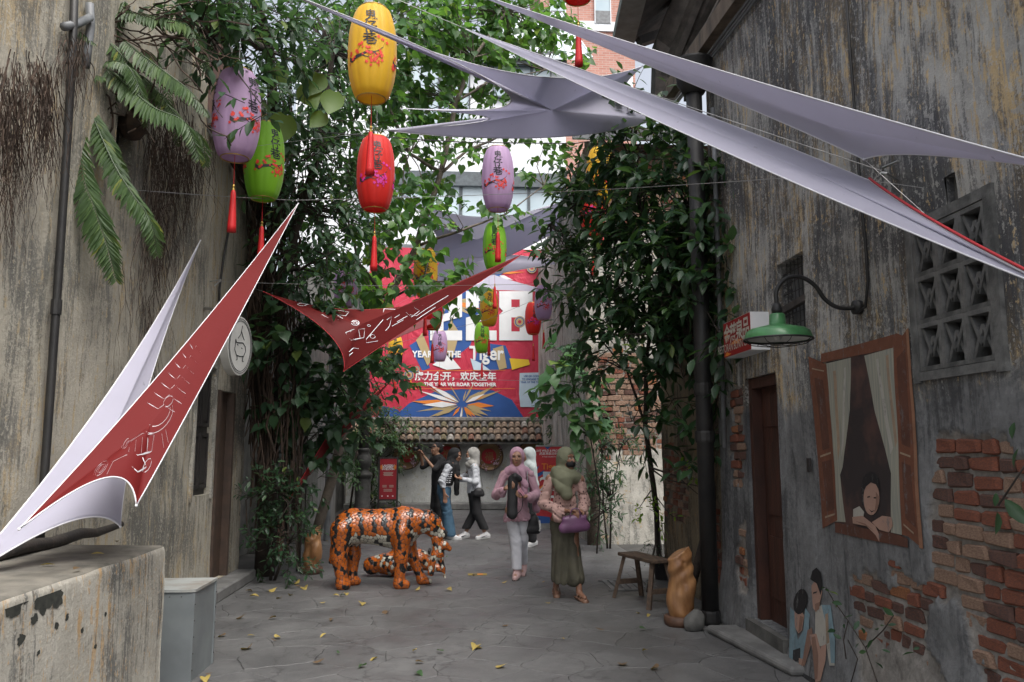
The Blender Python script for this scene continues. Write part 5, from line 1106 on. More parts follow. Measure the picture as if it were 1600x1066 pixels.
PB('blue_field', [(590, 654), (598, 634), (622, 640), (630, 654)], M_bluep, 1.4); PB('blue_field', [(640, 540), (655, 530), (672, 575), (660, 580)], M_bluep, 1.4)
rnd = random.Random(11)
for i in range(64):       # bursts of shards
    cx, cy = ((722, 632), (722, 632), (772, 428), (700, 470))[i % 4]; a = rnd.uniform(0, 6.283); l = rnd.uniform(28, 84); wd = rnd.uniform(1.5, 5); d = (math.cos(a), math.sin(a)*.5); nx = (-d[1], d[0])
    pts = [(cx+d[0]*8, cy+d[1]*8), (cx+d[0]*l*.5+nx[0]*wd, cy+d[1]*l*.5+nx[1]*wd), (cx+d[0]*l, cy+d[1]*l), (cx+d[0]*l*.5-nx[0]*wd, cy+d[1]*l*.5-nx[1]*wd)]
    pts = [(min(max(x, 575), 857), min(max(y, 400), 652)) for x, y in pts]; PB('shard_print', pts, (M_goldp, M_orgp, M_whitep, M_goldp)[rnd.randrange(4)], 2+i*.05)
for pts, mt in (([(650, 532), (660, 520), (676, 560), (668, 572)], M_goldp), ([(690, 545), (705, 500), (718, 520), (706, 565)], M_goldp), ([(676, 570), (700, 552), (720, 576), (698, 578)], M_whitep), ([(770, 545), (786, 540), (792, 575), (780, 578)], M_goldp), ([(796, 560), (826, 562), (828, 570), (800, 578)], M_yel), ([(735, 560), (752, 568), (768, 580), (740, 578)], M_skyp), ([(745, 420), (768, 405), (800, 415), (770, 440)], M_bluep)): PB('stripe_print', pts, mt, 5.4)
def num2(x0, x1, y0, y1, lay=6):   # blocky figure 2
    h = (y1-y0)/5; w_ = (x1-x0)*.42
    for nm, pts in (('figure_print', [(x0, y0), (x1, y0), (x1, y0+h*2.6), (x0+w_, y0+h*3.1), (x0+w_, y0+h*4), (x1, y0+h*4), (x1, y1), (x0, y1), (x0, y0+h*2.7), (x1-w_, y0+h*2.2), (x1-w_, y0+h), (x0+w_, y0+h), (x0+w_, y0+h*1.7), (x0, y0+h*1.7)]),): PB(nm, pts, M_whitep, lay)
num2(728, 776, 455, 532)
PB('figure_print', [(780, 455), (832, 455), (832, 480), (830, 486), (832, 492), (832, 532), (780, 532), (780, 492), (786, 486), (780, 480)], M_whitep, 6)
PB('figure_window', [(799, 468), (812, 468), (812, 480), (799, 480)], M_redp, 6.4); PB('figure_window', [(799, 496), (812, 496), (812, 518), (799, 518)], M_redp, 6.4)
num2(672, 722, 455, 532, 6.1)
U_ = np.array([1., 0, 0]); V_ = np.array([0, 0, 1.])
px2m = YB/F
def BT_(txt, x, y, hpx, mat=M_whitep, bold=.0, lay=7, sq=1., font_h=.72, sp=1.): return put_text(BN, 'lettering', txt, W(x, y, YB-.004*lay), U_, V_, hpx*px2m/font_h, mat, bold*hpx*px2m, squeeze=sq, spacing=sp)
BT_('YEAR', 660, 554, 10, bold=.05, sp=1.15, sq=.85); BT_('OF THE', 700, 554, 10, bold=.05, sq=.85); BT_('Tiger', 760, 553, 22, bold=.035, sq=.82); BT_('虎力全开，欢庆全年', 712, 589, 12.5, bold=.03, font_h=.86, sq=.97); BT_('THE YEAR WE ROAR TOGETHER', 719, 601, 5.5, bold=.06, sq=1.0)
PB('gold_rule', [(640, 579.4), (790, 578), (790, 578.8), (640, 580.2)], M_orgp, 6.6); PB('gold_rule', [(642, 607), (805, 607), (805, 607.8), (642, 607.8)], M_orgp, 6.6); PB('gold_rule', [(641, 592), (643, 592), (643, 607), (641, 607)], M_orgp, 6.7)
PB('qr_panel', [(812, 583), (850, 582), (850, 636), (813, 636), (811, 616)], M_skyp, 6.6)
for i, t_ in enumerate(('USE QR CODE', 'TO UNCAGE THE', 'YEAR OF THE TIGER')): BT_(t_, 830.5, 588+i*4.8, 2.9, M_bluep, .04, 7.4, .95)
def disc(parent, name, x, y, rpx, Y, mat):
    return poly_on(parent, name, [(x+rpx*math.cos(a), y+rpx*math.sin(a)) for a in np.linspace(0, 6.283, 25)[:-1]], Y, mat)
for x, y, r_ in ((639, 586, 8), (651, 577, 5), (812, 503, 9), (831, 419, 8)):
    for k, (q, mt) in enumerate(((1, M_goldp), (.82, M_bluep), (.66, M_goldp), (.3, M_redp))): disc(BN, 'coin_print', x, y, r_*q, YB-.004*(8+k*.5), mt)
m1 = MB(); m1.bar(W(575, 655, YB+.03)+(0, 0, -.02), W(860, 655, YB+.03)+(0, 0, -.02), .05, .05); m1.build('bottom_batten', M_shut, BN)

# ---------------------------------------------------------------- woven baskets with red seals and blossom sprays
s = NT('woven_bamboo'); s.p.inputs['Roughness'].default_value = .7; ck = s.n('TexWave', i_Scale=26., i_Distortion=.4); s.l(s.coord((1, 1, 1)), ck.inputs['Vector']); ck2 = s.n('TexWave', i_Scale=26., bands_direction='Z'); s.l(s.coord(), ck2.inputs['Vector'])
wv_ = s.mix(.5, ck.outputs[0], ck2.outputs[0]); s.color(s.mix(wv_, (.2, .115, .055), (.36, .23, .12))); s.bump(wv_, .4, .01); M_bam = s.mat
M_pet = flat('blossom_pink', (.5, .33, .4)); M_rim = mk('basket_rim', (.12, .07, .04), (.08, .05, .03), .7)
for i, (bx, by) in enumerate(((636, 711), (698, 709), (764, 713), (829, 712))):
    cpos = W(bx, by, YE-.14); rr = .37
    t = thing('round_basket', ('woven basket tray with red seal beside the red notice board', 'woven basket tray with red seal behind the man photographing', 'woven basket tray with red seal right of the grey headscarf', 'woven basket tray with red seal partly behind the roll-up banner')[i], 'basket', tuple(cpos), group='woven trays hung on the end wall')
    m1 = MB(); seg = 40; v = [(0, .05, 0)]
    for (q, dy) in ((.3, .05), (.6, .047), (.85, .035), (.97, .0)):
        for k in range(seg): a = 6.283*k/seg; v.append((rr*q*math.cos(a), dy, rr*q*math.sin(a)))
    f = [(0, 1+(k+1) % seg, 1+k) for k in range(seg)]+[(1+j*seg+k, 1+j*seg+(k+1) % seg, 1+(j+1)*seg+(k+1) % seg, 1+(j+1)*seg+k) for j in range(3) for k in range(seg)]; m1.add(v, f); m1.build('tray', M_bam, t, world=False, smooth=True)
    m1 = MB(); m1.tube([(rr*math.cos(a), .0, rr*math.sin(a)) for a in np.linspace(0, 6.2832, 41)], .022, 6, False); m1.build('rim', M_rim, t, world=False)
    m1 = MB(); m1.add([(.2*rr/.37*math.cos(a), .02, .2*math.sin(a)) for a in np.linspace(0, 6.283, 31)[:-1]], [tuple(range(30))]); sl_o = m1.build('red_seal', flat('seal_red', (.45, .02, .03)) if i == 0 else MAT['seal_red'], t, world=False)
    gv, gf = text_geo('福', .24, .004); gv = gv-(gv.min(0)+gv.max(0))/2; MB().add(np.stack([gv[:, 0], gv[:, 0]*0+.012, gv[:, 1]], 1), gf).build('seal_character', flat('seal_gold', (.36, .15, .06)) if i == 0 else MAT['seal_gold'], sl_o, world=False)
    br = thing('x', 'x', 'x') if False else None
    rnd = random.Random(i); m1 = MB(); pet = []
    for sgn, lst in ((1, [(.12, -.36), (.2, -.22), (.3, -.02), (.33, .18), (.26, .3)]), (-1, [(-.05, -.36), (-.14, -.27), (-.22, -.2), (-.26, -.1)]), (1, [(.2, -.22), (.12, -.1)])):
        m1.tube([(x, -.03, z) for x, z in lst], .006, 5)
        for k in range(18 if sgn == 1 else 11):
            j = rnd.randrange(len(lst)-1); q = rnd.random(); x = lst[j][0]*(1-q)+lst[j+1][0]*q+rnd.gauss(0, .03); z = lst[j][1]*(1-q)+lst[j+1][1]*q+rnd.gauss(0, .03); pet.append((x, z))
    spr = m1.build('blossom_spray', M_barkd, t, world=False)
    for (x, z) in pet: m1 = MB() if 'fm' not in globals() else None; break
    if i == 0:
        fm_ = MB()
        for k in range(5): a = k*1.2566; fm_.ball((.012*math.cos(a), 0, .012*math.sin(a)), (.011, .006, .011), 6, 4)
        fmesh = fm_.mesh('blossom', M_pet, True)
    for (x, z) in pet: o = link('blossom', fmesh, spr); o.location = (x, -.04, z); o.rotation_euler = (0, rnd.random()*6, 0); q = rnd.uniform(.5, 1.05); o.scale = (q, q, q)

# ---------------------------------------------------------------- gooseneck lamp
M_green = mk('green_enamel', (.06, .2, .075), (.045, .15, .055), .3, scale=12); M_enw = mk('white_enamel', (.5, .5, .48), (.42, .42, .4), .5)
YLp = 4.75; lc = W(1216, 530, YLp); LM = thing('gooseneck_lamp', 'green enamel gooseneck barn lamp with wire guard on the stained right wall', 'lamp', tuple(lc))
m1 = MB(); R0 = .205; prof = [(R0, 0), (R0*.99, .012), (R0*.93, .045), (R0*.8, .062), (.07, .085), (.05, .09), (.047, .15), (.04, .158), (.02, .16)]; m1.lathe(prof, tuple(lc), 48, close=False); m1.build('shade', M_green, LM, smooth=True)
m1 = MB(); m1.lathe([(R0*.985, .004), (R0*.9, .04), (R0*.5, .066), (.03, .08)], tuple(lc), 40, close=False); m1.build('shade_lining', M_enw, LM, smooth=True)
m1 = MB(); m1.lathe([(.03, 0), (.034, .03), (.026, .055), (.02, .07)], (lc[0], lc[1], lc[2]+.155), 20); m1.build('neck_fitting', M_pipe_b, LM, smooth=True)
wb_ = np.array((XR-.02, 4.78, lc[2]+.165)); top_ = np.array([lc[0], lc[1], lc[2]+.2]); ar = [top_, top_+(.0, 0, .09), top_+(.03, 0, .15), top_+(.09, 0, .19), top_+(.17, 0, .19), top_+(.25, 0, .14), top_+(.31, .01, .06), top_+(.38, .01, .01), top_+(.46, .02, .0), wb_*(1, 1, 0)+(0, 0, top_[2]+.01)]
def smooth_path(P, n=6):
    P = [np.asarray(q, float) for q in P]; o = []
    for i in range(len(P)-1):
        p0, p1, p2, p3 = P[max(i-1, 0)], P[i], P[i+1], P[min(i+2, len(P)-1)]
        for t in np.linspace(0, 1, n)[:-1]: o.append(.5*((2*p1)+(-p0+p2)*t+(2*p0-5*p1+4*p2-p3)*t*t+(-p0+3*p1-3*p2+p3)*t**3))
    o.append(P[-1]); return o
m1 = MB(); m1.tube(smooth_path(ar), .0135, 10); m1.build('gooseneck', M_pipe_b, LM, smooth=True)
m1 = MB(); e_ = ar[-1]; m1.tube([e_+(-.02, 0, 0), e_+(.03, 0, 0)], .045, 14); m1.build('wall_rose', M_pipe_b, LM, smooth=True)
m1 = MB(); m1.tube([lc+(R0*math.cos(a), R0*math.sin(a), -.004) for a in np.linspace(0, 6.2832, 49)], .006, 6, False)
for q, dz in ((.6, -.035), (.25, -.045)): m1.tube([lc+(R0*q*math.cos(a), R0*q*math.sin(a), dz) for a in np.linspace(0, 6.2832, 33)], .0025, 4, False)
for k in range(8): a = k*math.pi/4; m1.tube(smooth_path([lc+(R0*q*math.cos(a), R0*q*math.sin(a), dz) for q, dz in ((1, -.004), (.85, -.025), (.6, -.035), (.25, -.045))], 4), .0025, 4)
m1.build('wire_guard', M_pipe_b, LM); m1 = MB(); m1.ball(lc+(0, 0, .03), (.03, .03, .04), 12, 8); m1.build('bulb', M_enw, LM, smooth=True)

# ---------------------------------------------------------------- red sign box
sa, sb = WX(1172, 487, XR-.16), WX(1131, 561, XR-.16); SBX = XR-.16
SG = thing('sign_box', 'red sign box with pale lettering on the right wall behind the green lamp', 'sign', (XR-.08, (sa[1]+sb[1])/2, sb[2]))
zt, zb_ = sa[2], WX(1172, 547, XR-.16)[2]; ya_, yb_ = sa[1], WX(1131, 510, XR-.16)[1]
m1 = MB(); m1.b2((SBX, ya_, zb_), (XR-.005, yb_, zt)); m1.build('casing', M_white, SG)
m1 = MB(); m1.b2((SBX-.006, ya_+.004, zb_+.004), (SBX-.001, yb_-.004, zt-.004)); fc = m1.build('red_face', flat('sign_red', (.28, .01, .01)), SG)
Uy = np.array([0, -1., 0]); yl = yb_-ya_
for i, ch in enumerate('金慈泉品'): put_text(fc, 'character', ch, (SBX-.009, yb_-yl*(.16+i*.235), zb_+(zt-zb_)*.58), Uy, V_, .19, flat('sign_cream', (.5, .47, .4)) if i == 0 else MAT['sign_cream'], .004, squeeze=.9)
put_text(fc, 'lettering', 'RESTORAN BUNN CHOON', (SBX-.009, (ya_+yb_)/2, zb_+(zt-zb_)*.25), Uy, V_, .1, MAT['sign_cream'], 0, squeeze=.78)
for pts in ([(.03, .05), (.12, .16), (.2, .1), (.3, .07), (.15, .03)], [(.25, .32), (.45, .42), (.75, .36), (.6, .33), (.62, .26), (.5, .3)], [(.05, .62), (.18, .7), (.2, .5), (.1, .46)]):
    m1 = MB(); m1.add([(SBX-.0075, yb_-yl*x, zb_+(zt-zb_)*z) for x, z in pts], [tuple(range(len(pts)))]); m1.build('gold_swash', MAT['print_orange'], fc)

# ---------------------------------------------------------------- round pig sign on the left wall
pc = WX(369, 541, XL+.62); pc = W(369, 541, 8.5); YP = 8.5
pr_ = 61/2; ps = W(369, 541, YP); rz_ = R(0)
PS = thing('pig_sign', 'white oval hanging sign with line-drawn pig beside the brown left door', 'sign', tuple(ps))
hz = 62*YP/F*1.0; ry_ = .2; U_s = np.array([math.cos(R(68)), math.sin(R(68)), 0]); N_s = np.array([math.sin(R(68)), -math.cos(R(68)), 0])
def ell(q, off): return [np.array(ps)+U_s*ry_*q*math.cos(a)+V_*.31*q*math.sin(a)+N_s*off for a in np.linspace(0, 6.2832, 41)[:-1]]
m1 = MB(); m1.prism(ell(1, -.05), N_s*.1); m1.build('drum', mk('sign_casing', (.5, .5, .48), (.42, .42, .4), .5), PS)
for i, q in enumerate((.93, .86)): m1 = MB(); pth = ell(q, .054); m1.tube(pth+[pth[0]], .0028, 4, False); m1.build('ring_line', M_ink, PS)
def pigln(pts, r_=.0045): m1 = MB(); m1.tube([np.array(ps)+U_s*x*ry_+V_*z*.31+N_s*.054 for x, z in pts], r_, 4); m1.build('pig_drawing', M_ink, PS)
pigln([(.1, .7), (.0, .4), (-.15, .3), (-.2, .25)]); pigln([(.05, .5), (.2, .3), (.3, .22)]); pigln([(-.4, .2), (-.35, .1), (-.1, .1), (.2, .12), (.4, 0), (.45, -.15), (.3, -.33), (.0, -.36), (-.3, -.33), (-.45, -.15), (-.42, .05), (-.4, .2)]); pigln([(-.25, -.34), (-.22, -.48), (-.3, -.5)]); pigln([(.25, -.34), (.2, -.5), (.3, -.52)]); pigln([(-.25, .05), (-.2, 0)]); pigln([(.1, -.05), (.15, -.09)])
m1 = MB(); m1.tube([ps+(-.1, .02, .38), (XL, ps[1]+.1, ps[2]+.42)], .018, 8); m1.tube([ps+(-.05, .02, .34), ps+(-.1, .02, .4)], .018, 8); m1.build('bracket', M_chrome, PS)

# ---------------------------------------------------------------- cast-iron lamp post
lp = np.array((*WZ(566, 812)[:2], 0)); lp[1] = 19.2; lp[0] = W(566, 800, 19.2)[0]
LPO = thing('lamp_post', 'fluted black cast-iron lamp post standing behind the tiger statue', 'lamp post', tuple(lp))
M_pipe_b_, M_pipe_b = M_pipe_b, mk('weathered_cast_iron', (.07, .07, .068), (.04, .04, .04), .6, scale=14, bump=.3)
m1 = MB(); m1.lathe([(.2, 0), (.2, .25), (.18, .28), (.18, .85), (.17, .9)], tuple(lp), 24, fn=lambda t, z: 1+.03*math.cos(12*t)*(z > .28)); m1.build('base', M_pipe_b, LPO, smooth=True)
m1 = MB(); m1.lathe([(.17, .9), (.22, .95), (.22, 1.0), (.13, 1.06), (.13, 1.12), (.19, 1.2), (.2, 1.3), (.16, 1.42), (.12, 1.5), (.14, 1.53), (.14, 1.57), (.11, 1.6)], tuple(lp), 28, close=False); m1.build('bulb_moulding', M_pipe_b, LPO, smooth=True)
m1 = MB(); m1.lathe([(.11, 1.58), (.105, 2.2), (.085, 4.9)], tuple(lp), 24, fn=lambda t, z: 1+.05*math.cos(10*t)); m1.build('shaft', M_pipe_b, LPO, smooth=True)
m1 = MB(); m1.lathe([(.05, 4.9), (.2, 5.0), (.25, 5.5), (.1, 5.7), (.02, 5.8)], tuple(lp), 8); m1.build('lantern_head', M_pipe_b, LPO); M_pipe_b = M_pipe_b_

# ---------------------------------------------------------------- red notice board
YN = 15.6; n0, n1 = W(593, 780, YN), W(620, 717, YN)
NB = thing('notice_board', 'red notice panel on black metal stand behind the tiger statue', 'sign', (float((n0[0]+n1[0])/2), YN, 0))
m1 = MB(); m1.b2((n0[0], YN-.015, n0[2]), (n1[0], YN+.015, n1[2])); pan = m1.build('panel', flat('notice_red', (.3, .012, .022)), NB)
m1 = MB()
for x in (n0[0]-.035, n1[0]+.002): m1.b2((x, YN-.02, 0), (x+.033, YN+.02, n1[2]+.04))
for z in (n0[2]-.03, n1[2]+.002): m1.b2((n0[0]-.001, YN-.0195, z), (n1[0]+.001, YN+.0195, z+.03))
for x in (n0[0]-.04, n1[0]-.005): m1.b2((x, YN-.25, 0), (x+.04, YN+.25, .03))
m1.build('stand', M_shut, NB); w_ = n1[0]-n0[0]; hN = n1[2]-n0[2]; cxN = (n0[0]+n1[0])/2
def NT_(t_, fy, hh, mat=M_whitep, fx=.5, b=0.): put_text(pan, 'lettering', t_, (n0[0]+w_*fx, YN-.018, n1[2]-hN*fy), U_, V_, hh, mat, b)
NT_('LANTERN', .17, .052, b=.001); NT_('PROSPERITY', .215, .046, b=.001); NT_('IN BLOOM', .26, .05, b=.001)
for i in range(4): m1 = MB(); m1.b2((n0[0]+w_*(.2+.03*(i % 2)), YN-.0185, n1[2]-hN*(.335+i*.025)), (n1[0]-w_*(.2+.03*(i % 3)), YN-.016, n1[2]-hN*(.345+i*.025))); m1.build('text_line', MAT['sign_cream'], pan)
for fx in (.22, .64):
    for i in range(3): m1 = MB(); m1.b2((n0[0]+w_*(fx-.06), YN-.0185, n1[2]-hN*(.655+i*.022)), (n0[0]+w_*(fx+.2), YN-.016, n1[2]-hN*(.663+i*.022))); m1.build('text_line', MAT['sign_cream'], pan)
for i in range(3): m1 = MB(); m1.b2((n0[0]+w_*.24, YN-.0185, n1[2]-hN*(.755+i*.024)), (n1[0]-w_*.24, YN-.016, n1[2]-hN*(.763+i*.024))); m1.build('text_line', MAT['sign_cream'], pan)
for fx in (.09, .9):
    m1 = MB(); m1.add([(n0[0]+w_*fx+.026*math.cos(a), YN-.018, n1[2]-hN*.21+.045*math.sin(a)) for a in np.linspace(0, 6.283, 17)[:-1]], [tuple(range(16))]); m1.build('lantern_print', M_orgp, pan)
for fx in (.15, .5, .8): m1 = MB(); m1.b2((n0[0]+w_*(fx-.04), YN-.0185, n1[2]-hN*.94), (n0[0]+w_*(fx+.04), YN-.016, n1[2]-hN*.91)); m1.build('emblem_print', M_whitep, pan)

# ---------------------------------------------------------------- roll-up banner
YRU = 16.4; r0_, r1_ = W(838, 812, YRU), W(880, 698, YRU)
RU = thing('rollup_banner', 'red and blue roll-up display banner standing before the far right wall', 'banner', (float((r0_[0]+r1_[0])/2), YRU, 0))
m1 = MB(); m1.b2((r0_[0], YRU, .09), (r1_[0], YRU+.012, r1_[2])); cl = m1.build('print_sheet', flat('rollup_red', (.45, .03, .04)), RU)
m1 = MB(); m1.b2((r0_[0]-.02, YRU-.09, 0), (r1_[0]+.02, YRU+.1, .085)); m1.build('cassette', M_chrome, RU); m1 = MB(); m1.b2((r0_[0]-.005, YRU-.01, r1_[2]+.001), (r1_[0]+.005, YRU+.02, r1_[2]+.03)); m1.build('top_bar', M_chrome, RU)
def RP(pts, mat, lay=1): m1 = MB(); m1.add([(r0_[0]+(r1_[0]-r0_[0])*x, YRU-.003*lay, r1_[2]-(r1_[2]-.09)*y) for x, y in pts], [tuple(range(len(pts)))]); m1.build('print_shape', mat, cl)
for pts in ([(0.3, 0), (.55, 0), (.42, .04)], [(0, .28), (.12, .25), (.05, .3)], [(0, .36), (.3, .31), (.26, .36), (.06, .4)], [(.85, .08), (1, .05), (1, .14)], [(0, .9), (.5, .92), (.5, 1), (0, 1)], [(.8, .6), (1, .5), (1, .95), (.86, .9)]): RP(pts, M_bluep)
RP([(.25, .33), (.85, .33), (.85, .41), (.25, .41)], M_skyp, 2); RP([(.1, .66), (.3, .62), (.4, .72), (.2, .78)], M_goldp, 2); RP([(.05, .55), (.25, .5), (.3, .56), (.1, .62)], M_orgp, 2)
def RT(t_, y, h, mat=M_whitep, x=.5, b=0.): put_text(cl, 'lettering', t_, (r0_[0]+(r1_[0]-r0_[0])*x, YRU-.012, r1_[2]-(r1_[2]-.09)*y), U_, V_, h, mat, b)
RT('LIVE WILD & PROSPER', .055, .058, b=.001); RT('虎赢满载迎新年', .095, .062); RT('A TIGER CELEBRATION', .135, .03); RT('Tiger', .265, .17, M_orgp, .52, .003); RT('20', .5, .38, M_whitep, .45, .006); RT('22', .74, .38, M_whitep, .45, .006)

# ---------------------------------------------------------------- continuous bodies: a distance field of tapered limbs, skinned by surface nets
def A3(p): return np.asarray(p, np.float32)
def cap(a, b, r0, r1=None, sy=1.): return ('c', A3(a), A3(b), r0, r0 if r1 is None else r1, sy)
def ell(c, r, rot=None): return ('e', A3(c), A3(r), None if rot is None else np.array(Euler(rot).to_matrix(), np.float32))
def sub(p, k=.01): return ('s', p, k)
def cut(p, n): return ('h', A3(p), A3(n))
def pbox(p):
    if p[0] == 'c': r = max(p[3], p[4])*max(1, p[5]); return np.minimum(p[1], p[2])-r, np.maximum(p[1], p[2])+r
    m = p[2].max(); return p[1]-m, p[1]+m
def pdist(p, X, Y, Z):
    if p[0] == 'c':
        a, b, r0, r1, sy = p[1:]; y0 = a[1]; d = b-a; by = d[1]/sy; L = d[0]**2+by**2+d[2]**2+1e-9; qx, qy, qz = X-a[0], (Y-y0)/sy, Z-a[2]
        t = np.clip((qx*d[0]+qy*by+qz*d[2])/L, 0, 1); return np.sqrt((qx-t*d[0])**2+(qy-t*by)**2+(qz-t*d[2])**2)-(r0+(r1-r0)*t)
    c, r, m = p[1:]; qx, qy, qz = X-c[0], Y-c[1], Z-c[2]
    if m is not None: qx, qy, qz = (m[0, 0]*qx+m[1, 0]*qy+m[2, 0]*qz, m[0, 1]*qx+m[1, 1]*qy+m[2, 1]*qz, m[0, 2]*qx+m[1, 2]*qy+m[2, 2]*qz)
    k0 = np.sqrt((qx/r[0])**2+(qy/r[1])**2+(qz/r[2])**2)+1e-6; k1 = np.sqrt((qx/r[0]**2)**2+(qy/r[1]**2)**2+(qz/r[2]**2)**2)+1e-6; return k0*(k0-1)/k1
def field_mesh(prims, vox, k=.03, disp=None):
    solid = [p for p in prims if p[0] in 'ce']; lo = np.min([pbox(p)[0] for p in solid], 0)-vox*3-.01; hi = np.max([pbox(p)[1] for p in solid], 0)+vox*3+.01
    n = np.ceil((hi-lo)/vox).astype(int)+1; ax = [lo[i]+vox*np.arange(n[i], dtype=np.float32) for i in range(3)]; Fd = np.full(n, .5, np.float32)
    for p in prims:
        kk = k
        if p[0] == 'h':
            d = (ax[0][:, None, None]-p[1][0])*p[2][0]+(ax[1][None, :, None]-p[1][1])*p[2][1]+(ax[2][None, None]-p[1][2])*p[2][2]; Fd = np.maximum(Fd, d); continue
        q = p[1] if p[0] == 's' else p; a, b = pbox(q); pad = max(k, 2*vox)+2*vox
        i0 = np.clip(((a-pad-lo)/vox).astype(int), 0, n-1); i1 = np.clip(((b+pad-lo)/vox).astype(int)+2, 1, n); sl = tuple(slice(i0[j], i1[j]) for j in range(3))
        d = pdist(q, ax[0][sl[0]][:, None, None], ax[1][sl[1]][None, :, None], ax[2][sl[2]][None, None]); o = Fd[sl]
        if p[0] == 's': kk = p[2]; h = np.maximum(kk-np.abs(o+d), 0)/kk; Fd[sl] = np.maximum(o, -d)+h*h*kk*.25
        else: h = np.maximum(kk-np.abs(o-d), 0)/kk; Fd[sl] = np.minimum(o, d)-h*h*kk*.25
    if disp is not None: Fd = Fd+disp(ax[0][:, None, None], ax[1][None, :, None], ax[2][None, None]).astype(np.float32)
    Fd[0] = Fd[-1] = .5; Fd[:, 0] = Fd[:, -1] = .5; Fd[:, :, 0] = Fd[:, :, -1] = .5
    sg = Fd < 0; cnt = np.zeros(np.array(n)-1, np.int8); offs = [(i, j, l) for i in (0, 1) for j in (0, 1) for l in (0, 1)]
    for o in offs: cnt += sg[o[0]:n[0]-1+o[0], o[1]:n[1]-1+o[1], o[2]:n[2]-1+o[2]]
    act = (cnt > 0) & (cnt < 8); I = np.argwhere(act); idx = np.full(act.shape, -1, np.int64); idx[act] = np.arange(len(I))
    cv = np.stack([Fd[I[:, 0]+o[0], I[:, 1]+o[1], I[:, 2]+o[2]] for o in offs], 1); acc = np.zeros((len(I), 3)); num = np.zeros(len(I))
    for a in range(8):
        for b in range(a+1, 8):
            oa, ob = np.array(offs[a]), np.array(offs[b])
            if np.abs(oa-ob).sum() != 1: continue
            m = (cv[:, a] < 0) != (cv[:, b] < 0); t = np.where(m, cv[:, a]/(cv[:, a]-cv[:, b]+1e-12), 0); acc += np.where(m[:, None], oa+(ob-oa)*t[:, None], 0); num += m
    V = lo+(I+acc/num[:, None])*vox; faces = []
    for axn in range(3):
        u, v = (axn+1) % 3, (axn+2) % 3; s0 = [slice(None)]*3; s1 = [slice(None)]*3; s0[axn] = slice(0, -1); s1[axn] = slice(1, None); ch = sg[tuple(s0)] != sg[tuple(s1)]
        E = np.argwhere(ch); E = E[(E[:, u] > 0) & (E[:, v] > 0) & (E[:, u] < n[u]-1) & (E[:, v] < n[v]-1)]; q = []
        for du, dv in ((-1, -1), (0, -1), (0, 0), (-1, 0)):
            c = E.copy(); c[:, u] += du; c[:, v] += dv; q.append(idx[c[:, 0], c[:, 1], c[:, 2]])
        q = np.stack(q, 1); fl = sg[tuple(E.T)]; q[~fl] = q[~fl][:, ::-1]; faces.append(q[(q >= 0).all(1)])
    return V, np.vstack(faces)
def raw_mesh(name, V, Fc, mat=None, smooth=True):
    me = bpy.data.meshes.new(name); m = len(Fc); me.vertices.add(len(V)); me.vertices.foreach_set('co', V.astype(np.float32).ravel()); me.loops.add(4*m); me.loops.foreach_set('vertex_index', Fc.astype(np.int32).ravel())
    me.polygons.add(m); me.polygons.foreach_set('loop_start', np.arange(0, 4*m, 4, dtype=np.int32)); me.polygons.foreach_set('loop_total', np.full(m, 4, np.int32)); me.update(calc_edges=True)
    if smooth: shade(me)
    if mat: me.materials.append(mat)
    return me
def blob(name, prims, mat, parent, vox=.009, k=.03, disp=None, world=False):
    V, Fc = field_mesh(prims, vox, k, disp); return link(name, raw_mesh(name, V, Fc, mat), parent, None, world)

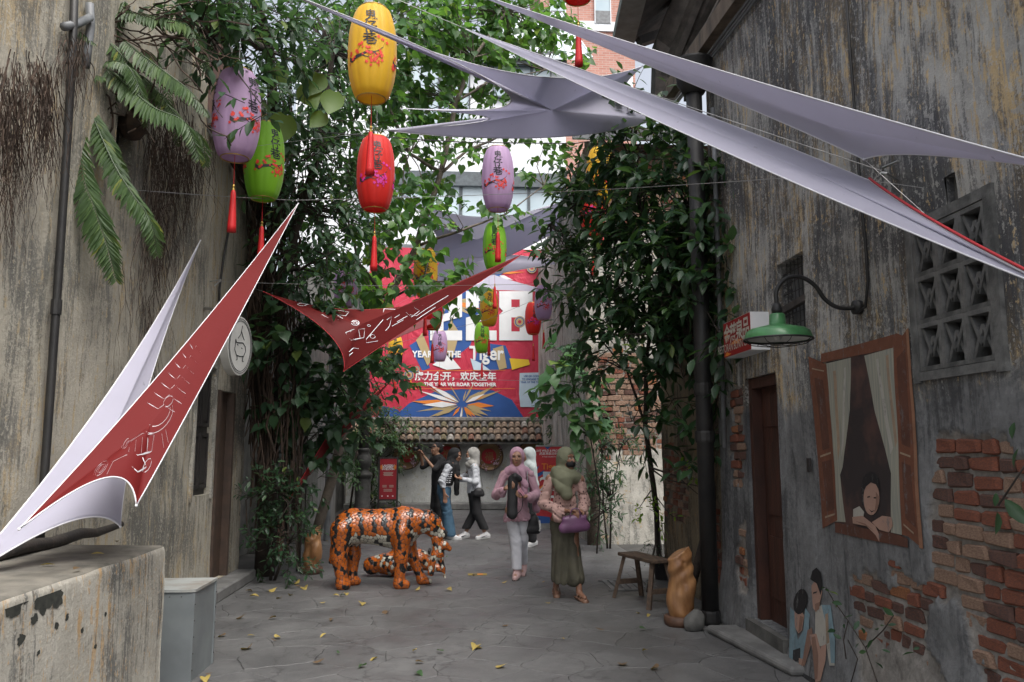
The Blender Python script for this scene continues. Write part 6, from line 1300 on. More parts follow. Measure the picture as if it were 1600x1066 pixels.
# ---------------------------------------------------------------- mosaic tiger statue with its cubs
s = NT('mosaic_tile'); s.p.inputs['Roughness'].default_value = .22; at = s.attr('Col'); s.color(at.outputs['Color']); s.p.inputs['Coat Weight'].default_value = .4; s.p.inputs['Coat Roughness'].default_value = .12
rg = s.attr('grout'); s.l(s.ramp(rg.outputs['Fac'], [(0, .2), (1, .9)]), s.p.inputs['Roughness']); s.l(s.ramp(rg.outputs['Fac'], [(0, .4), (1, 0.)]), s.p.inputs['Coat Weight']); M_mos = s.mat
from mathutils import kdtree
def mosaic(name, prims, parent, vox, cell, colour, k=.05):
    V, Fc = field_mesh(prims, vox, k); n = len(V)
    # area-ish seeds by dart throwing over the vertices
    perm = rng.permutation(n); seeds = []; grid = {}; r_ = cell*.78
    for i in perm:
        p = V[i]; g_ = tuple((p/r_).astype(int)); ok = True
        for a in (-1, 0, 1):
            for b in (-1, 0, 1):
                for c in (-1, 0, 1):
                    for q in grid.get((g_[0]+a, g_[1]+b, g_[2]+c), ()):
                        if ((V[q]-p)**2).sum() < r_*r_: ok = False; break
                    if not ok: break
                if not ok: break
            if not ok: break
        if ok: grid.setdefault(g_, []).append(i); seeds.append(i)
    SP = V[seeds]; kd = kdtree.KDTree(len(SP)); st = np.array([1., 1., .72])
    for i, p in enumerate(SP*st): kd.insert(p, i)
    kd.balance(); near = np.zeros(n, int); gap = np.zeros(n)
    for i, p in enumerate(V*st):
        r2 = kd.find_n(p, 2); near[i] = r2[0][1]; gap[i] = r2[1][2]-r2[0][2]
    # vertex normals
    a, b, c = V[Fc[:, 0]], V[Fc[:, 1]], V[Fc[:, 3]]; fn = np.cross(b-a, c-a); N = np.zeros_like(V)
    for j in range(4): np.add.at(N, Fc[:, j], fn)
    N /= np.linalg.norm(N, axis=1, keepdims=True)+1e-9
    gr = gap < cell*.085; tilt = rng.normal(size=(len(SP), 3))*.045; h = ((V-SP[near])*tilt[near]).sum(1); h[gr] = 0
    V2 = V+N*(h-.0035*gr)[:, None]; cols = np.array([colour(p, N[seeds[i]]) for i, p in enumerate(SP)]); cols *= rng.uniform(.8, 1.15, (len(SP), 1)); vc = cols[near]; vc[gr] = (.012, .011, .01)
    me = raw_mesh(name, V2, Fc, M_mos, True); cattr(me, 'Col', vc); fattr(me, 'grout', gr.astype(float)); return link(name, me, parent, None, False)
OR, BK, CRM = (.42, .1, .012), (.014, .013, .013), (.5, .48, .4)
def tig_col(p, nrm):
    x, y, z = p
    if nrm[2] < -.35 and .3 < z < .62 and x < .8: return CRM if rng.random() < .8 else BK
    if x > .97 and z < .74 and rng.random() < .42: return CRM if rng.random() < .6 else BK
    if x > .8 and .5 < z < .66 and nrm[2] < 0 and rng.random() < .6: return CRM
    w_ = math.sin(x*42+1.6*math.sin(z*7+x*3)+1.0*math.sin(y*11)) if z > .45 else math.sin(z*38+2*math.sin(x*9)+y*5)
    th = .5 if z > .45 else .82
    return BK if w_+rng.normal()*.22 > th else OR
TG = thing('tiger_statue', 'orange and black mosaic tiger statue carrying a cub in its mouth', 'statue', (float(WZ(535, 918)[0]), 9.62, 0))
y_n, y_f = -.13, .15
TP = [cap((.12, 0, .7), (.45, 0, .68), .2, .2, .95), cap((.45, 0, .68), (.7, 0, .7), .2, .215, .85), ell((.6, 0, .62), (.22, .17, .19)), cap((.68, 0, .73), (.95, .0, .75), .18, .13), ell((.08, 0, .68), (.16, .18, .2)),
      ell((1.02, 0, .71), (.12, .11, .12)), cap((1.04, 0, .68), (1.13, 0, .6), .09, .062), ell((1.15, 0, .6), (.045, .05, .045)), cap((1.05, 0, .6), (1.12, 0, .545), .05, .035),
      cap((.0, y_n, .66), (-.03, y_n, .36), .14, .085), cap((-.03, y_n, .36), (.02, y_n, .07), .085, .065), cap((.01, y_n, .055), (.06, y_n, .045), .065, .05),
      cap((.06, y_f, .62), (.1, y_f, .36), .13, .08), cap((.1, y_f, .36), (.09, y_f, .07), .075, .055), cap((.09, y_f, .05), (.15, y_f, .045), .058, .045),
      cap((.68, y_n, .62), (.68, y_n, .36), .12, .078), cap((.68, y_n, .36), (.66, y_n, .07), .074, .06), cap((.66, y_n, .05), (.74, y_n, .045), .058, .05),
      cap((.72, y_f, .6), (.78, y_f, .34), .11, .07), cap((.78, y_f, .34), (.9, y_f, .08), .066, .05), cap((.9, y_f, .05), (1.0, y_f-.01, .035), .05, .032),
      cap((-.06, .02, .78), (-.12, .02, .6), .04, .034), cap((-.12, .02, .6), (-.11, -.02, .42), .032, .03), cap((-.11, -.02, .42), (-.13, -.06, .3), .03, .028)]
tb = mosaic('body', TP, TG, .007, .047, tig_col)
for sgn in (-1, 1):
    blob('ear', [ell((1.0, sgn*.07, .83), (.028, .03, .05), (0, .5, 0)), sub(ell((1.02, sgn*.08, .84), (.014, .02, .03)))], mk('tiger_black_tile', BK, None, .2) if sgn == -1 else MAT['tiger_black_tile'], TG, .005, .01)
    m1 = MB(); m1.ball((1.1, sgn*.075, .695), .013, 8, 6); m1.build('eye', MAT['print_yellow'], TG, world=False)
m1 = MB(); m1.ball((1.19, 0, .615), (.02, .03, .018), 10, 6); m1.build('nose', MAT['tiger_black_tile'], TG, world=False)
def cub_col(p, nrm):
    return CRM if rng.random() < .22 else (BK if math.sin(p[2]*40+p[0]*22)+rng.normal()*.3 > .55 else OR)
CU = thing('tiger_cub', 'small mosaic cub hanging from the mouth of the tiger statue', 'statue', (TG.location.x+1.08, 9.62, .1))
CP = [cap((.0, 0, .44), (.02, 0, .28), .062, .075), ell((.0, 0, .46), (.06, .06, .05)), cap((.03, 0, .4), (.1, -.02, .37), .045, .04), cap((.1, -.02, .37), (.15, -.02, .33), .04, .03), cap((-.02, -.03, .26), (-.07, -.04, .06), .045, .03), cap((.04, .0, .24), (.08, 0, .1), .04, .026), cap((.08, 0, .1), (.1, 0, .0), .022, .012), cap((.02, .04, .28), (.05, .07, .14), .035, .022), cap((-.04, 0, .12), (-.05, -.02, .05), .03, .026)]
mosaic('body', CP, CU, .0065, .036, cub_col, .03)
lcx = WZ(620, 896); LCU = thing('lying_cub', 'mosaic cub lying curled on the paving behind the tiger statue', 'statue', (float(lcx[0]), 10.45, 0))
QP = [ell((-.12, 0, .15), (.2, .15, .13)), ell((-.3, -.02, .13), (.11, .1, .11)), ell((-.02, -.08, .13), (.17, .11, .12)), cap((-.05, .02, .22), (.0, .0, .31), .07, .045), ell((.3, .05, .2), (.16, .12, .11), (0, .5, 0)), cap((.1, .05, .14), (.3, .05, .16), .1, .1), cap((.38, .02, .12), (.58, 0, .08), .06, .045), cap((.02, .1, .25), (-.05, .1, .36), .045, .035)]
mosaic('body', QP, LCU, .0085, .045, cub_col, .04)
for sgn in (-1, 1): blob('ear', [ell((.42, .05+sgn*.07, .29), (.02, .025, .035))], MAT['tiger_black_tile'], LCU, .006, .01)

# ---------------------------------------------------------------- people
SK = mk('skin', (.36, .2, .13), (.31, .165, .105), .5, scale=9); SKD = mk('skin_tan', (.26, .135, .085), (.22, .11, .07), .5, scale=9)
def cloth_mat(name, c, c2=None, rough=.85, bump=.2): return mk(name, c, c2 or tuple(q*.8 for q in c), rough, scale=7, bump=bump, bscale=180, bdist=.002)
def noise3(x, y, z, f=1., s=0.): return (np.sin(x*f*1.7+s+1.3*np.sin(z*f*.9+s))+np.sin(y*f*2.1+1.7*s+1.1*np.sin(x*f*.8))+np.sin(z*f*1.3+.7*s+1.2*np.sin(y*f*1.1)))/3
def crease(x, y, z, a=.007, f=30., q=0.):
    w_ = f*(z+.45*np.abs(x)-.25*y)+2.6*np.sin(11*x+5*y+q)+1.8*np.sin(9*z+q*2)+1.2*np.sin(23*y-7*x)
    return a*(1-np.abs(np.sin(w_)))**1.5+a*.5*(1-np.abs(np.sin(w_*1.7+4*x+q)))**2
def hand(wr, d, nrm, side, curl=.8, sc=1., spread=1.):
    """palm, four bent fingers, and a thumb leaving the side of the palm"""
    wr = np.asarray(wr, float); d = np.asarray(d, float)/np.linalg.norm(d); nrm = np.asarray(nrm, float); nrm -= d*(nrm@d); nrm /= np.linalg.norm(nrm); sd = np.cross(nrm, d)*side; o = []
    pc = wr+d*.05*sc; 
    for q in (-.022, 0, .022): o.append(cap(wr+d*.015*sc+sd*q*.8*sc, wr+d*.08*sc+sd*q*sc, .015*sc, .013*sc))
    for i, (q, l) in enumerate(((-.031, .058), (-.0105, .074), (.0105, .079), (.031, .07))):
        b = wr+d*.088*sc+sd*q*spread*sc; m = b+(d*math.cos(curl*.5)-nrm*math.sin(curl*.5))*l*.55*sc; e = m+(d*math.cos(curl*1.4)-nrm*math.sin(curl*1.4))*l*.5*sc
        o += [cap(b, m, .0088*sc, .0082*sc), cap(m, e, .0082*sc, .007*sc)]
    b = wr+d*.03*sc+sd*.03*sc; m = b+(d*.6+sd*.7-nrm*.4)*.042*sc; e = m+(d*.8+sd*.1-nrm*.5)*.032*sc; o += [cap(b, m, .012*sc, .0095*sc), cap(m, e, .0095*sc, .0078*sc)]; return o
def head_prims(H, yaw, pitch=0.):
    """head prims about centre H, looking along yaw (0 = -Y, positive turns to +X)"""
    M = np.array((Matrix.Rotation(yaw, 3, 'Z')@Matrix.Rotation(-pitch, 3, 'X'))); t = lambda p: np.asarray(H)+M@np.asarray(p)
    e = (0, 0, yaw); return [ell(t((0, .012, .02)), (.074, .092, .09), e), ell(t((0, -.018, -.035)), (.058, .068, .075), e), ell(t((0, -.05, -.085)), (.032, .03, .028), e), cap(t((0, -.083, .012)), t((0, -.1, -.028)), .009, .014), ell(t((0, -.082, -.06)), (.022, .014, .008), e),
                            ell(t((.033, -.07, -.018)), (.022, .018, .02), e), ell(t((-.033, -.07, -.018)), (.022, .018, .02), e), cap(t((-.045, -.074, .03)), t((.045, -.074, .03)), .011), sub(ell(t((.03, -.092, .008)), (.016, .012, .009), e), .008), sub(ell(t((-.03, -.092, .008)), (.016, .012, .009), e), .008),
                            cap(t((.076, .01, .015)), t((.078, .014, -.025)), .011, .008), cap(t((-.076, .01, .015)), t((-.078, .014, -.025)), .011, .008)], t, M
M_eye = flat('eye_dark', (.012, .01, .01), .2); M_eyew = flat('eye_white', (.55, .53, .5), .3); M_lip = flat('lips', (.32, .09, .075)); M_brow = flat('brow_black', (.014, .011, .01))
def face(par, t, yaw, lips=True):
    for s_ in (-1, 1):
        m1 = MB(); m1.ball(t((s_*.03, -.079, .008)), (.0125, .0125, .008), 10, 6); ey = m1.build('eye', M_eyew, par, world=False, smooth=True); m1 = MB(); m1.ball(t((s_*.03, -.0885, .008)), (.0065, .0055, .0065), 8, 6); m1.build('iris', M_eye, ey, world=False)
        m1 = MB(); m1.tube([t((s_*.014, -.092, .0305)), t((s_*.03, -.091, .034)), t((s_*.047, -.079, .029))], [.0025, .003, .0015], 6); m1.build('eyebrow', M_brow, par, world=False)
        m1 = MB(); m1.tube([t((s_*.016, -.0895, .012)), t((s_*.03, -.091, .0165)), t((s_*.044, -.083, .011))], .0025, 5); m1.build('eyelid', M_brow, par, world=False)
    if lips: m1 = MB(); m1.tube([t((-.023, -.083, -.052)), t((-.01, -.0925, -.0565)), t((0, -.094, -.0575)), t((.01, -.0925, -.0565)), t((.023, -.083, -.052))], [.001, .0035, .004, .0035, .001], 8); m1.tube([t((-.018, -.086, -.055)), t((0, -.0935, -.0635)), t((.018, -.086, -.055))], [.001, .0045, .001], 8); m1.build('lips', M_lip, par, world=False, smooth=True)
def body_prims(J, H, yaw, pitch=0., hs=1.):
    hp, t, M = head_prims(H, yaw, pitch); P = list(hp); nk = np.asarray(J['neck']); P += [cap(nk-(0, -.01, .05), np.asarray(H)+(0, .015, -.06), .05, .05), cap(nk-(0, 0, .04), np.asarray(J['pel'])+(0, 0, .12), .105, .11, .8), ell(J['pel'], (.13, .1, .11))]
    for s_ in 'LR':
        sh, el, wr = (np.asarray(J[q+s_]) for q in ('sh', 'el', 'wr')); P += [cap(nk-(0, 0, .05), sh, .055, .05), cap(sh, el, .042, .033), cap(el, wr, .034, .022)]
        hi, kn, an = (np.asarray(J[q+s_]) for q in ('hi', 'kn', 'an')); P += [cap(hi, kn, .075, .05), cap(kn, an, .05, .032)]
        ft = np.asarray(J.get('ft'+s_, (0, -1, -.25)), float); ft /= np.linalg.norm(ft); P += [cap(an-(0, 0, .02), an+ft*.13-(0, 0, .03), .032, .024)]
        if 'hd'+s_ in J: P += hand(wr, *J['hd'+s_])
    return P, t, M
def shoes(J, mat, par, sole, vox=.008):
    for s_ in 'LR':
        an = np.asarray(J['an'+s_], float); ft = np.asarray(J.get('ft'+s_, (0, -1, -.25)), float); ft /= np.linalg.norm(ft); b = an-(0, 0, .035)
        sh = blob('shoe', [cap(b-ft*.045, b+ft*.05+(0, 0, -.003), .044, .042), cap(b+ft*.05-(0, 0, .005), b+ft*.15-(0, 0, .012), .042, .034), cap(an+(0, 0, .01), b, .045, .045)], mat, par, vox, .03)
        m1 = MB(); d = ft*(1, 1, 1); z = b-(0, 0, .04); pts = []
        x_ = np.cross((0, 0, 1.), d); x_ /= np.linalg.norm(x_)+1e-9
        for u_, w_ in ((-.08, .03), (-.085, 0), (-.08, -.03), (0, -.042), (.1, -.045), (.165, -.03), (.185, 0), (.165, .03), (.1, .045), (0, .042)): pts.append(z+d*u_+x_*w_)
        m1.prism(pts, (0, 0, .022)); m1.build('sole', sole, sh, world=False)
def person(label, px, py, Y, rz, cat='person'):
    p = WZ(px, py) if Y is None else np.array([W(px, 700, Y)[0], Y, 0]); return thing('person', label, cat, (float(p[0]), float(p[1]), 0), rz)
V0 = .008
# --- woman in pink
PW_ = person('woman in pink tunic, pink headscarf and white trousers walking with a black bag', 808, 903, None, R(-4))
J = dict(neck=(0, 0, 1.35), pel=(.0, .02, .86), shL=(.165, .0, 1.27), shR=(-.165, 0, 1.27), elL=(.26, -.03, 1.0), elR=(-.27, -.02, 1.0), wrL=(.11, -.25, 1.01), wrR=(-.14, -.24, 1.11), hiL=(.08, .02, .82), hiR=(-.08, .0, .82), knL=(.07, .08, .46), knR=(-.015, -.06, .45), anL=(.075, .26, .13), anR=(-.005, -.08, .085),
         ftL=(-.05, -1, -.55), ftR=(-.15, -1, -.1), hdL=((-.9, -.3, .05), (.1, .5, -.85), 1, 1.1), hdR=((.85, -.35, .2), (-.15, .75, -.6), -1, 1.2))
H = (.0, -.03, 1.475); P, t, M = body_prims(J, H, R(-4), 0.05); PBd = blob('body', P, SK, PW_, .0065, .018); face(PBd, t, 0)
M_pink = cloth_mat('pink_cotton', (.5, .3, .36)); M_pinks = cloth_mat('pink_scarf', (.5, .3, .38), (.42, .24, .32)); M_wht = cloth_mat('white_denim', (.62, .62, .66), (.52, .53, .57)); M_bagk = mk('black_nylon', (.012, .012, .014), (.02, .02, .022), .55, bump=.2); M_pkshoe = cloth_mat('pink_suede', (.5, .33, .32)); M_dsole = mk('shoe_sole_dark', (.07, .06, .055), None, .8); M_wsole = mk('shoe_sole_white', (.65, .65, .64), None, .6)
fold = lambda x, y, z: crease(x, y, z, .009, 26)+.006*np.sin(17*np.arctan2(y, x)+5*z+2*np.sin(8*z))*np.clip((1.15-z)*2, 0, 1)+.003*noise3(x, y, z, 30)
blob('tunic', [cap((0, .01, 1.24), (0, .02, 1.0), .115, .118, .82), cap((0, .02, 1.0), (0, .01, .7), .122, .175, .7), cap((-.14, 0, 1.262), (.14, 0, 1.262), .052), cap(J['shL'], (.245, -.02, 1.03), .055, .058), cap(J['shR'], (-.255, -.02, 1.03), .055, .058), cap((.25, -.03, 1.01), (.15, -.21, 1.0), .06, .056), cap((-.262, -.03, 1.01), (-.175, -.19, 1.075), .06, .054), ell((.165, -.17, .965), (.05, .05, .045)), ell((-.19, -.16, 1.03), (.05, .05, .045)), cut((0, 0, .69), (.05, 0, -1))], M_pink, PW_, .007, .03, fold)
blob('trousers', [cap((0, .02, .8), (0, .02, .74), .095, .1, .8), cap((.07, .02, .76), (.07, .08, .46), .08, .07), cap((.07, .08, .46), (.075, .25, .17), .07, .06), cap((-.07, .0, .76), (-.015, -.06, .45), .082, .072), cap((-.015, -.06, .45), (-.005, -.08, .13), .072, .062), cut((0, 0, .115), (0, 0, -1))], M_wht, PW_, .007, .025, lambda x, y, z: crease(x, y, z, .0035, 24, 1.)*np.clip(.35+np.abs(z-.47)*-3+.9, .25, 1))
blob('headscarf', [ell((0, .01, 1.5), (.098, .112, .118)), cap((0, .03, 1.44), (0, .02, 1.33), .085, .1), ell((0, -.03, 1.33), (.12, .09, .075)), cap((-.1, 0, 1.3), (.1, 0, 1.3), .07), cap((.05, -.09, 1.3), (.1, -.11, 1.12), .05, .045), cap((.1, -.1, 1.14), (.09, -.11, 1.0), .045, .035), cap((.14, .05, 1.28), (.22, .12, 1.05), .06, .05), cap((.22, .12, 1.05), (.25, .1, .83), .05, .055), sub(ell((.0, -.125, 1.475), (.068, .085, .092)), .012)], M_pinks, PW_, .0065, .022, lambda x, y, z: .011*(1-np.abs(np.sin(21*(z+.5*np.abs(x)-.6*y)+1.6*np.sin(14*x)+2*np.sin(6*z))))**1.4*np.clip((1.5-z)*5, .12, 1))
shoes(J, M_pkshoe, PW_, M_dsole)
bag = blob('carried_bag', [cap((-.05, -.27, 1.22), (-.06, -.28, .8), .062, .066, .5), cap((-.02, -.27, 1.25), (.03, -.26, 1.22), .045, .035), ell((-.06, -.28, .8), (.06, .035, .05))], M_bagk, PW_, .007, .02, lambda x, y, z: .004*noise3(x, y, z, 40)); bag['label'] = 'black cloth bag carried upright in front'
m1 = MB(); m1.tube(smooth_path([(-.03, -.3, .78), (.05, -.31, .86), (.07, -.31, 1.0), (.03, -.31, 1.06)]), .005, 6); m1.build('bag_cord', M_bagk, PW_, world=False)
m1 = MB(); m1.box((.05, -.3, 1.06), (.05, .018, .1), (.2, -.6, 0)); ph = m1.build('phone', flat('phone_pink', (.65, .3, .38)), PW_, world=False); bv = ph.modifiers.new('b', 'BEVEL'); bv.width = .006
hb = blob('shoulder_bag', [ell((.2, .05, .66), (.085, .06, .12)), cap((.15, .05, .58), (.24, .05, .58), .06), cut((0, 0, .53), (0, 0, -1))], M_bagk, PW_, .008, .03); m1 = MB(); m1.tube(smooth_path([(.13, .05, .76), (.14, -.1, 1.0), (.13, -.1, 1.25), (.13, .02, 1.34), (.15, .12, 1.2), (.24, .07, .76)]), .006, 6); m1.build('strap', mk('strap_grey', (.3, .3, .3), None, .6), hb, world=False)
m1 = MB(); m1.tube([(.28, 0, .7), (.29, -.02, .6), (.28, -.02, .57)], .012, 6); m1.build('charm', M_wsole, hb, world=False)
m1 = MB(); m1.tube([np.array((-.15, -.225, 1.1))+.026*np.array((math.cos(a)*.3, math.cos(a)*.3, math.sin(a))) for a in np.linspace(0, 6.283, 17)], .004, 5); m1.build('bracelet', M_dsole, PW_, world=False)
# --- woman in olive
OW = person('woman in olive headscarf and long skirt, dotted blouse, black face mask, holding a purple bag', 884, 934, None, R(2))
J = dict(neck=(0, 0, 1.35), pel=(.0, .02, .86), shL=(.165, .0, 1.26), shR=(-.165, 0, 1.26), elL=(.22, .0, 1.0), elR=(-.235, .0, 1.0), wrL=(.14, -.19, .93), wrR=(-.02, -.2, .93), hiL=(.08, .02, .82), hiR=(-.08, .0, .82), knL=(.09, -.08, .46), knR=(-.06, .08, .46), anL=(.12, -.16, .09), anR=(-.08, .16, .1), ftL=(.25, -1, -.12), ftR=(-.1, -1, -.2),
         hdL=((-.6, -.75, -.1), (.2, .4, .8), 1, 1.0), hdR=((.85, -.4, .05), (-.2, .4, .85), -1, .9))
H = (.02, -.02, 1.47); P, t, M = body_prims(J, H, R(38), .12); OB = blob('body', P, SKD, OW, .0065, .018); face(OB, t, 0, False)
M_ol = cloth_mat('olive_scarf', (.2, .205, .135), (.15, .155, .1)); M_sk = cloth_mat('olive_skirt', (.085, .08, .055), (.06, .056, .04)); M_purp = mk('purple_leather', (.16, .07, .15), (.12, .05, .11), .42, bump=.15); M_mask = mk('black_mask', (.01, .01, .012), None, .7); M_tan = mk('tan_leather', (.2, .11, .07), (.14, .075, .05), .6)
s = NT('dotted_blouse'); s.p.inputs['Roughness'].default_value = .85; vo = s.n('TexVoronoi', i_Scale=26., i_Randomness=.55); s.l(s.coord(), vo.inputs['Vector']); s.color(s.mix(s.ramp(vo.outputs['Distance'], [(.24, 1), (.3, 0)]), (.42, .27, .24), (.07, .03, .035))); M_dot = s.mat
blob('blouse', [cap((0, .01, 1.24), (0, .02, 1.0), .115, .12, .82), cap((0, .02, 1.0), (0, .02, .86), .125, .142, .76), cap((-.14, 0, 1.25), (.14, 0, 1.25), .052), cap(J['shL'], J['elL'], .054, .06), cap(J['shR'], J['elR'], .054, .06), cap(J['elL'], (.165, -.15, .93), .06, .058), cap(J['elR'], (-.07, -.16, .92), .06, .06), ell((.18, -.13, .885), (.055, .05, .06)), ell((-.1, -.15, .865), (.06, .055, .07)), cut((0, 0, .8), (0, 0, -1))], M_dot, OW, .007, .028, lambda x, y, z: crease(x, y, z, .009, 27, 2.)+.004*np.sin(18*np.arctan2(y, x)+4*z))
blob('skirt', [cap((0, .02, .88), (0, .02, .78), .13, .15, .8), cap((0, .02, .78), (.01, .0, .2), .155, .17, .8), cap((.05, -.05, .5), (.09, -.12, .22), .1, .1), cut((0, 0, .15), (-.08, .1, -1))], M_sk, OW, V0, .06, lambda x, y, z: .02*(1-np.abs(np.sin(5*np.arctan2(y, x)+1.5*np.sin(4*z+1)+1.2*z)))**1.3*np.clip((.85-z)*2.2, 0, 1)+crease(x, y, z, .005, 18, 3.))
fc_ = t((0, -.125, .0)); blob('headscarf', [ell((.01, .01, 1.5), (.1, .115, .118)), cap((0, .03, 1.44), (0, .02, 1.33), .09, .105), ell((.0, -.02, 1.3), (.16, .11, .1)), cap((-.12, 0, 1.27), (.12, 0, 1.27), .075), cap((-.03, -.06, 1.25), (.0, -.1, 1.1), .11, .07), cap((-.1, -.05, 1.35), (-.06, -.09, 1.18), .06, .07), sub(ell(fc_, (.07, .07, .092), (0, 0, R(38))), .012)], M_ol, OW, .0065, .025, lambda x, y, z: .012*(1-np.abs(np.sin(19*(z-3.2*(x+.02)**2)+1.2*np.sin(9*x)+4*y)))**1.4*np.clip((1.5-z)*5, .1, 1))
blob('face_mask', [ell(t((0, -.052, -.05)), (.06, .052, .047), (0, 0, R(38))), ell(t((0, -.085, -.03)), (.016, .018, .024), (0, 0, R(38)))], M_mask, OW, .006, .02); m1 = MB(); m1.tube([t((-.05, -.07, -.03)), t((-.098, .0, .02)), t((-.1, .02, .05))], .002, 4); m1.build('mask_loop', M_mask, OW, world=False)
hb = blob('handbag', [cap((-.06, -.27, .76), (.17, -.27, .78), .055, .055, .7), cap((-.05, -.27, .85), (.16, -.27, .87), .03, .03), ell((.055, -.27, .81), (.13, .045, .085))], M_purp, OW, .007, .03); m1 = MB(); m1.tube(smooth_path([(.0, -.3, .86), (.02, -.31, .95), (.09, -.31, .96), (.12, -.3, .87)]), .007, 6); m1.build('bag_handle', M_purp, hb, world=False)
for s_ in 'LR':
    an = np.array(J['an'+s_], float); ft = np.array(J['ft'+s_], float); ft /= np.linalg.norm(ft); b = an-(0, 0, .055); sn = blob('sandal', [cap(b-ft*.06, b+ft*.15-(0, 0, .012), .04, .038, 1.), cut(b-(0, 0, .012), (0, 0, 1)) if False else cut(b+(0, 0, .0), (0, 0, 1))], M_tan, OW, .007, .01)
    for q in (.02, .09): m1 = MB(); x_ = np.cross((0, 0, 1.), ft); m1.tube([b+ft*q+x_*.042*c_-(0, 0, .005)+(0, 0, .055*s2-.1*q*s2) for c_, s2 in ((1, 0), (.8, .7), (0, 1), (-.8, .7), (-1, 0))], .008, 6); m1.build('sandal_strap', M_tan, sn, world=False)
# --- woman in black headscarf, facing right
BW = person('woman in black headscarf, white sleeves and blue jeans looking at a phone', 700, 842, None, R(80))
J = dict(neck=(0, -.06, 1.36), pel=(0, .08, .88), shL=(.16, -.04, 1.28), shR=(-.17, -.02, 1.27), elL=(.2, -.12, 1.02), elR=(-.21, .08, 1.02), wrL=(.12, -.32, 1.16), wrR=(-.2, .03, .8), hiL=(.08, .08, .84), hiR=(-.08, .08, .84), knL=(.07, .04, .46), knR=(-.08, .0, .46), anL=(.07, .03, .09), anR=(-.09, -.08, .085), ftL=(0, -1, -.1), ftR=(0, -1, -.1),
         hdL=((-.1, -.4, .9), (0, 1, .3), 1, .8), hdR=((0, -.1, -1), (1, 0, 0), -1, .4))
H = (0, -.13, 1.47); P, t, M = body_prims(J, H, 0, -.35); BB_ = blob('body', P, SKD, BW, .0085, .018); face(BB_, t, 0)
M_blk = cloth_mat('black_cloth', (.012, .012, .014), (.018, .018, .02)); M_shirt = cloth_mat('white_shirt', (.58, .6, .64), (.5, .52, .57)); M_jean = cloth_mat('blue_jeans', (.06, .13, .2), (.04, .09, .145)); M_grey = cloth_mat('grey_scarf', (.36, .35, .33), (.29, .28, .265)); M_wshoe = mk('white_sneaker', (.65, .65, .66), None, .5)
blob('shirt', [cap((0, -.03, 1.28), (0, .06, .95), .125, .135, .85), cap((-.15, -.03, 1.26), (.15, -.03, 1.26), .062), cap(J['shR'], J['elR'], .06, .066), cap(J['elR'], (-.2, .04, .86), .064, .042), cap(J['shL'], J['elL'], .06, .064), cap(J['elL'], (.13, -.29, 1.12), .064, .05), ell((.14, -.24, 1.04), (.05, .06, .06)), cut((0, 0, .9), (0, 0, -1))], M_shirt, BW, .008, .028, lambda x, y, z: crease(x, y, z, .01, 30, 1.5))
vest = blob('vest', [cap((0, -.035, 1.27), (0, .06, .97), .138, .148, .9), cut((0, 0, .93), (0, 0, -1)), cut((0, 0, 1.3), (0, 0, 1))], M_blk, BW, .009, .03)
rnd = random.Random(5)
for i in range(6):
    for j in range(4):
        m1 = MB(); z = 1.17-i*.035; y = .0+(1.17-z)*.2-.08+j*.045; m1.box((-.155+.0, y, z), (.008, .03, .012+.01*rnd.random()), (0, 0, -.3+.25*j)); m1.build('vest_print', M_hem, vest, world=False)
blob('jeans', [cap((0, .08, .92), (0, .08, .82), .135, .145, .9), cap((.075, .08, .82), (.07, .04, .46), .1, .09), cap((.07, .04, .46), (.07, .03, .1), .09, .11), cap((-.075, .08, .82), (-.08, .0, .46), .1, .09), cap((-.08, .0, .46), (-.09, -.05, .1), .09, .112), cut((0, 0, .05), (0, 0, -1))], M_jean, BW, .009, .025, lambda x, y, z: crease(x, y, z, .008, 22, .5))
blob('headscarf', [ell((0, -.1, 1.5), (.098, .115, .118), (-.2, 0, 0)), cap((0, -.06, 1.44), (0, -.04, 1.33), .09, .11), cap((-.13, -.02, 1.29), (.13, -.02, 1.29), .08), cap((0, -.1, 1.3), (0, -.13, 1.15), .1, .08), cap((.02, -.14, 1.2), (.04, -.14, .8), .06, .05), cap((0, .06, 1.28), (0, .12, 1.1), .09, .06), sub(ell(t((0, -.125, 0)), (.066, .09, .09)), .012)], M_blk, BW, .009, .025, lambda x, y, z: .01*(1-np.abs(np.sin(20*(z+.4*y)+8*x)))**1.4)
shoes(J, M_wshoe, BW, M_wsole, .01)
m1 = MB(); m1.box((.1, -.4, 1.26), (.075, .012, .15), (.3, 0, 0)); m1.build('phone', mk('phone_black', (.01, .01, .012), None, .2), BW, world=False)
# --- woman in grey headscarf, facing left
GW = person('woman in grey headscarf, white face mask, white blouse and black trousers tapping a phone', 738, 842, None, R(-82))
J = dict(neck=(0, 0, 1.36), pel=(0, .03, .86), shL=(.165, .0, 1.27), shR=(-.165, 0, 1.27), elL=(.2, .02, 1.0), elR=(-.2, -.02, 1.02), wrL=(.13, -.22, 1.06), wrR=(-.1, -.24, 1.1), hiL=(.08, .02, .82), hiR=(-.08, .02, .82), knL=(.09, .07, .46), knR=(-.07, .06, .46), anL=(.1, .22, .09), anR=(-.08, -.12, .085), ftL=(0, -1, -.1), ftR=(0, -1, -.1), hdL=((-.4, -.9, .2), (0, .1, -1), 1, .9), hdR=((.4, -.85, .3), (0, .3, -.9), -1, .9))
H = (0, -.03, 1.475); P, t, M = body_prims(J, H, 0, -.25); GB_ = blob('body', P, SK, GW, .0085, .018); face(GB_, t, 0, False)
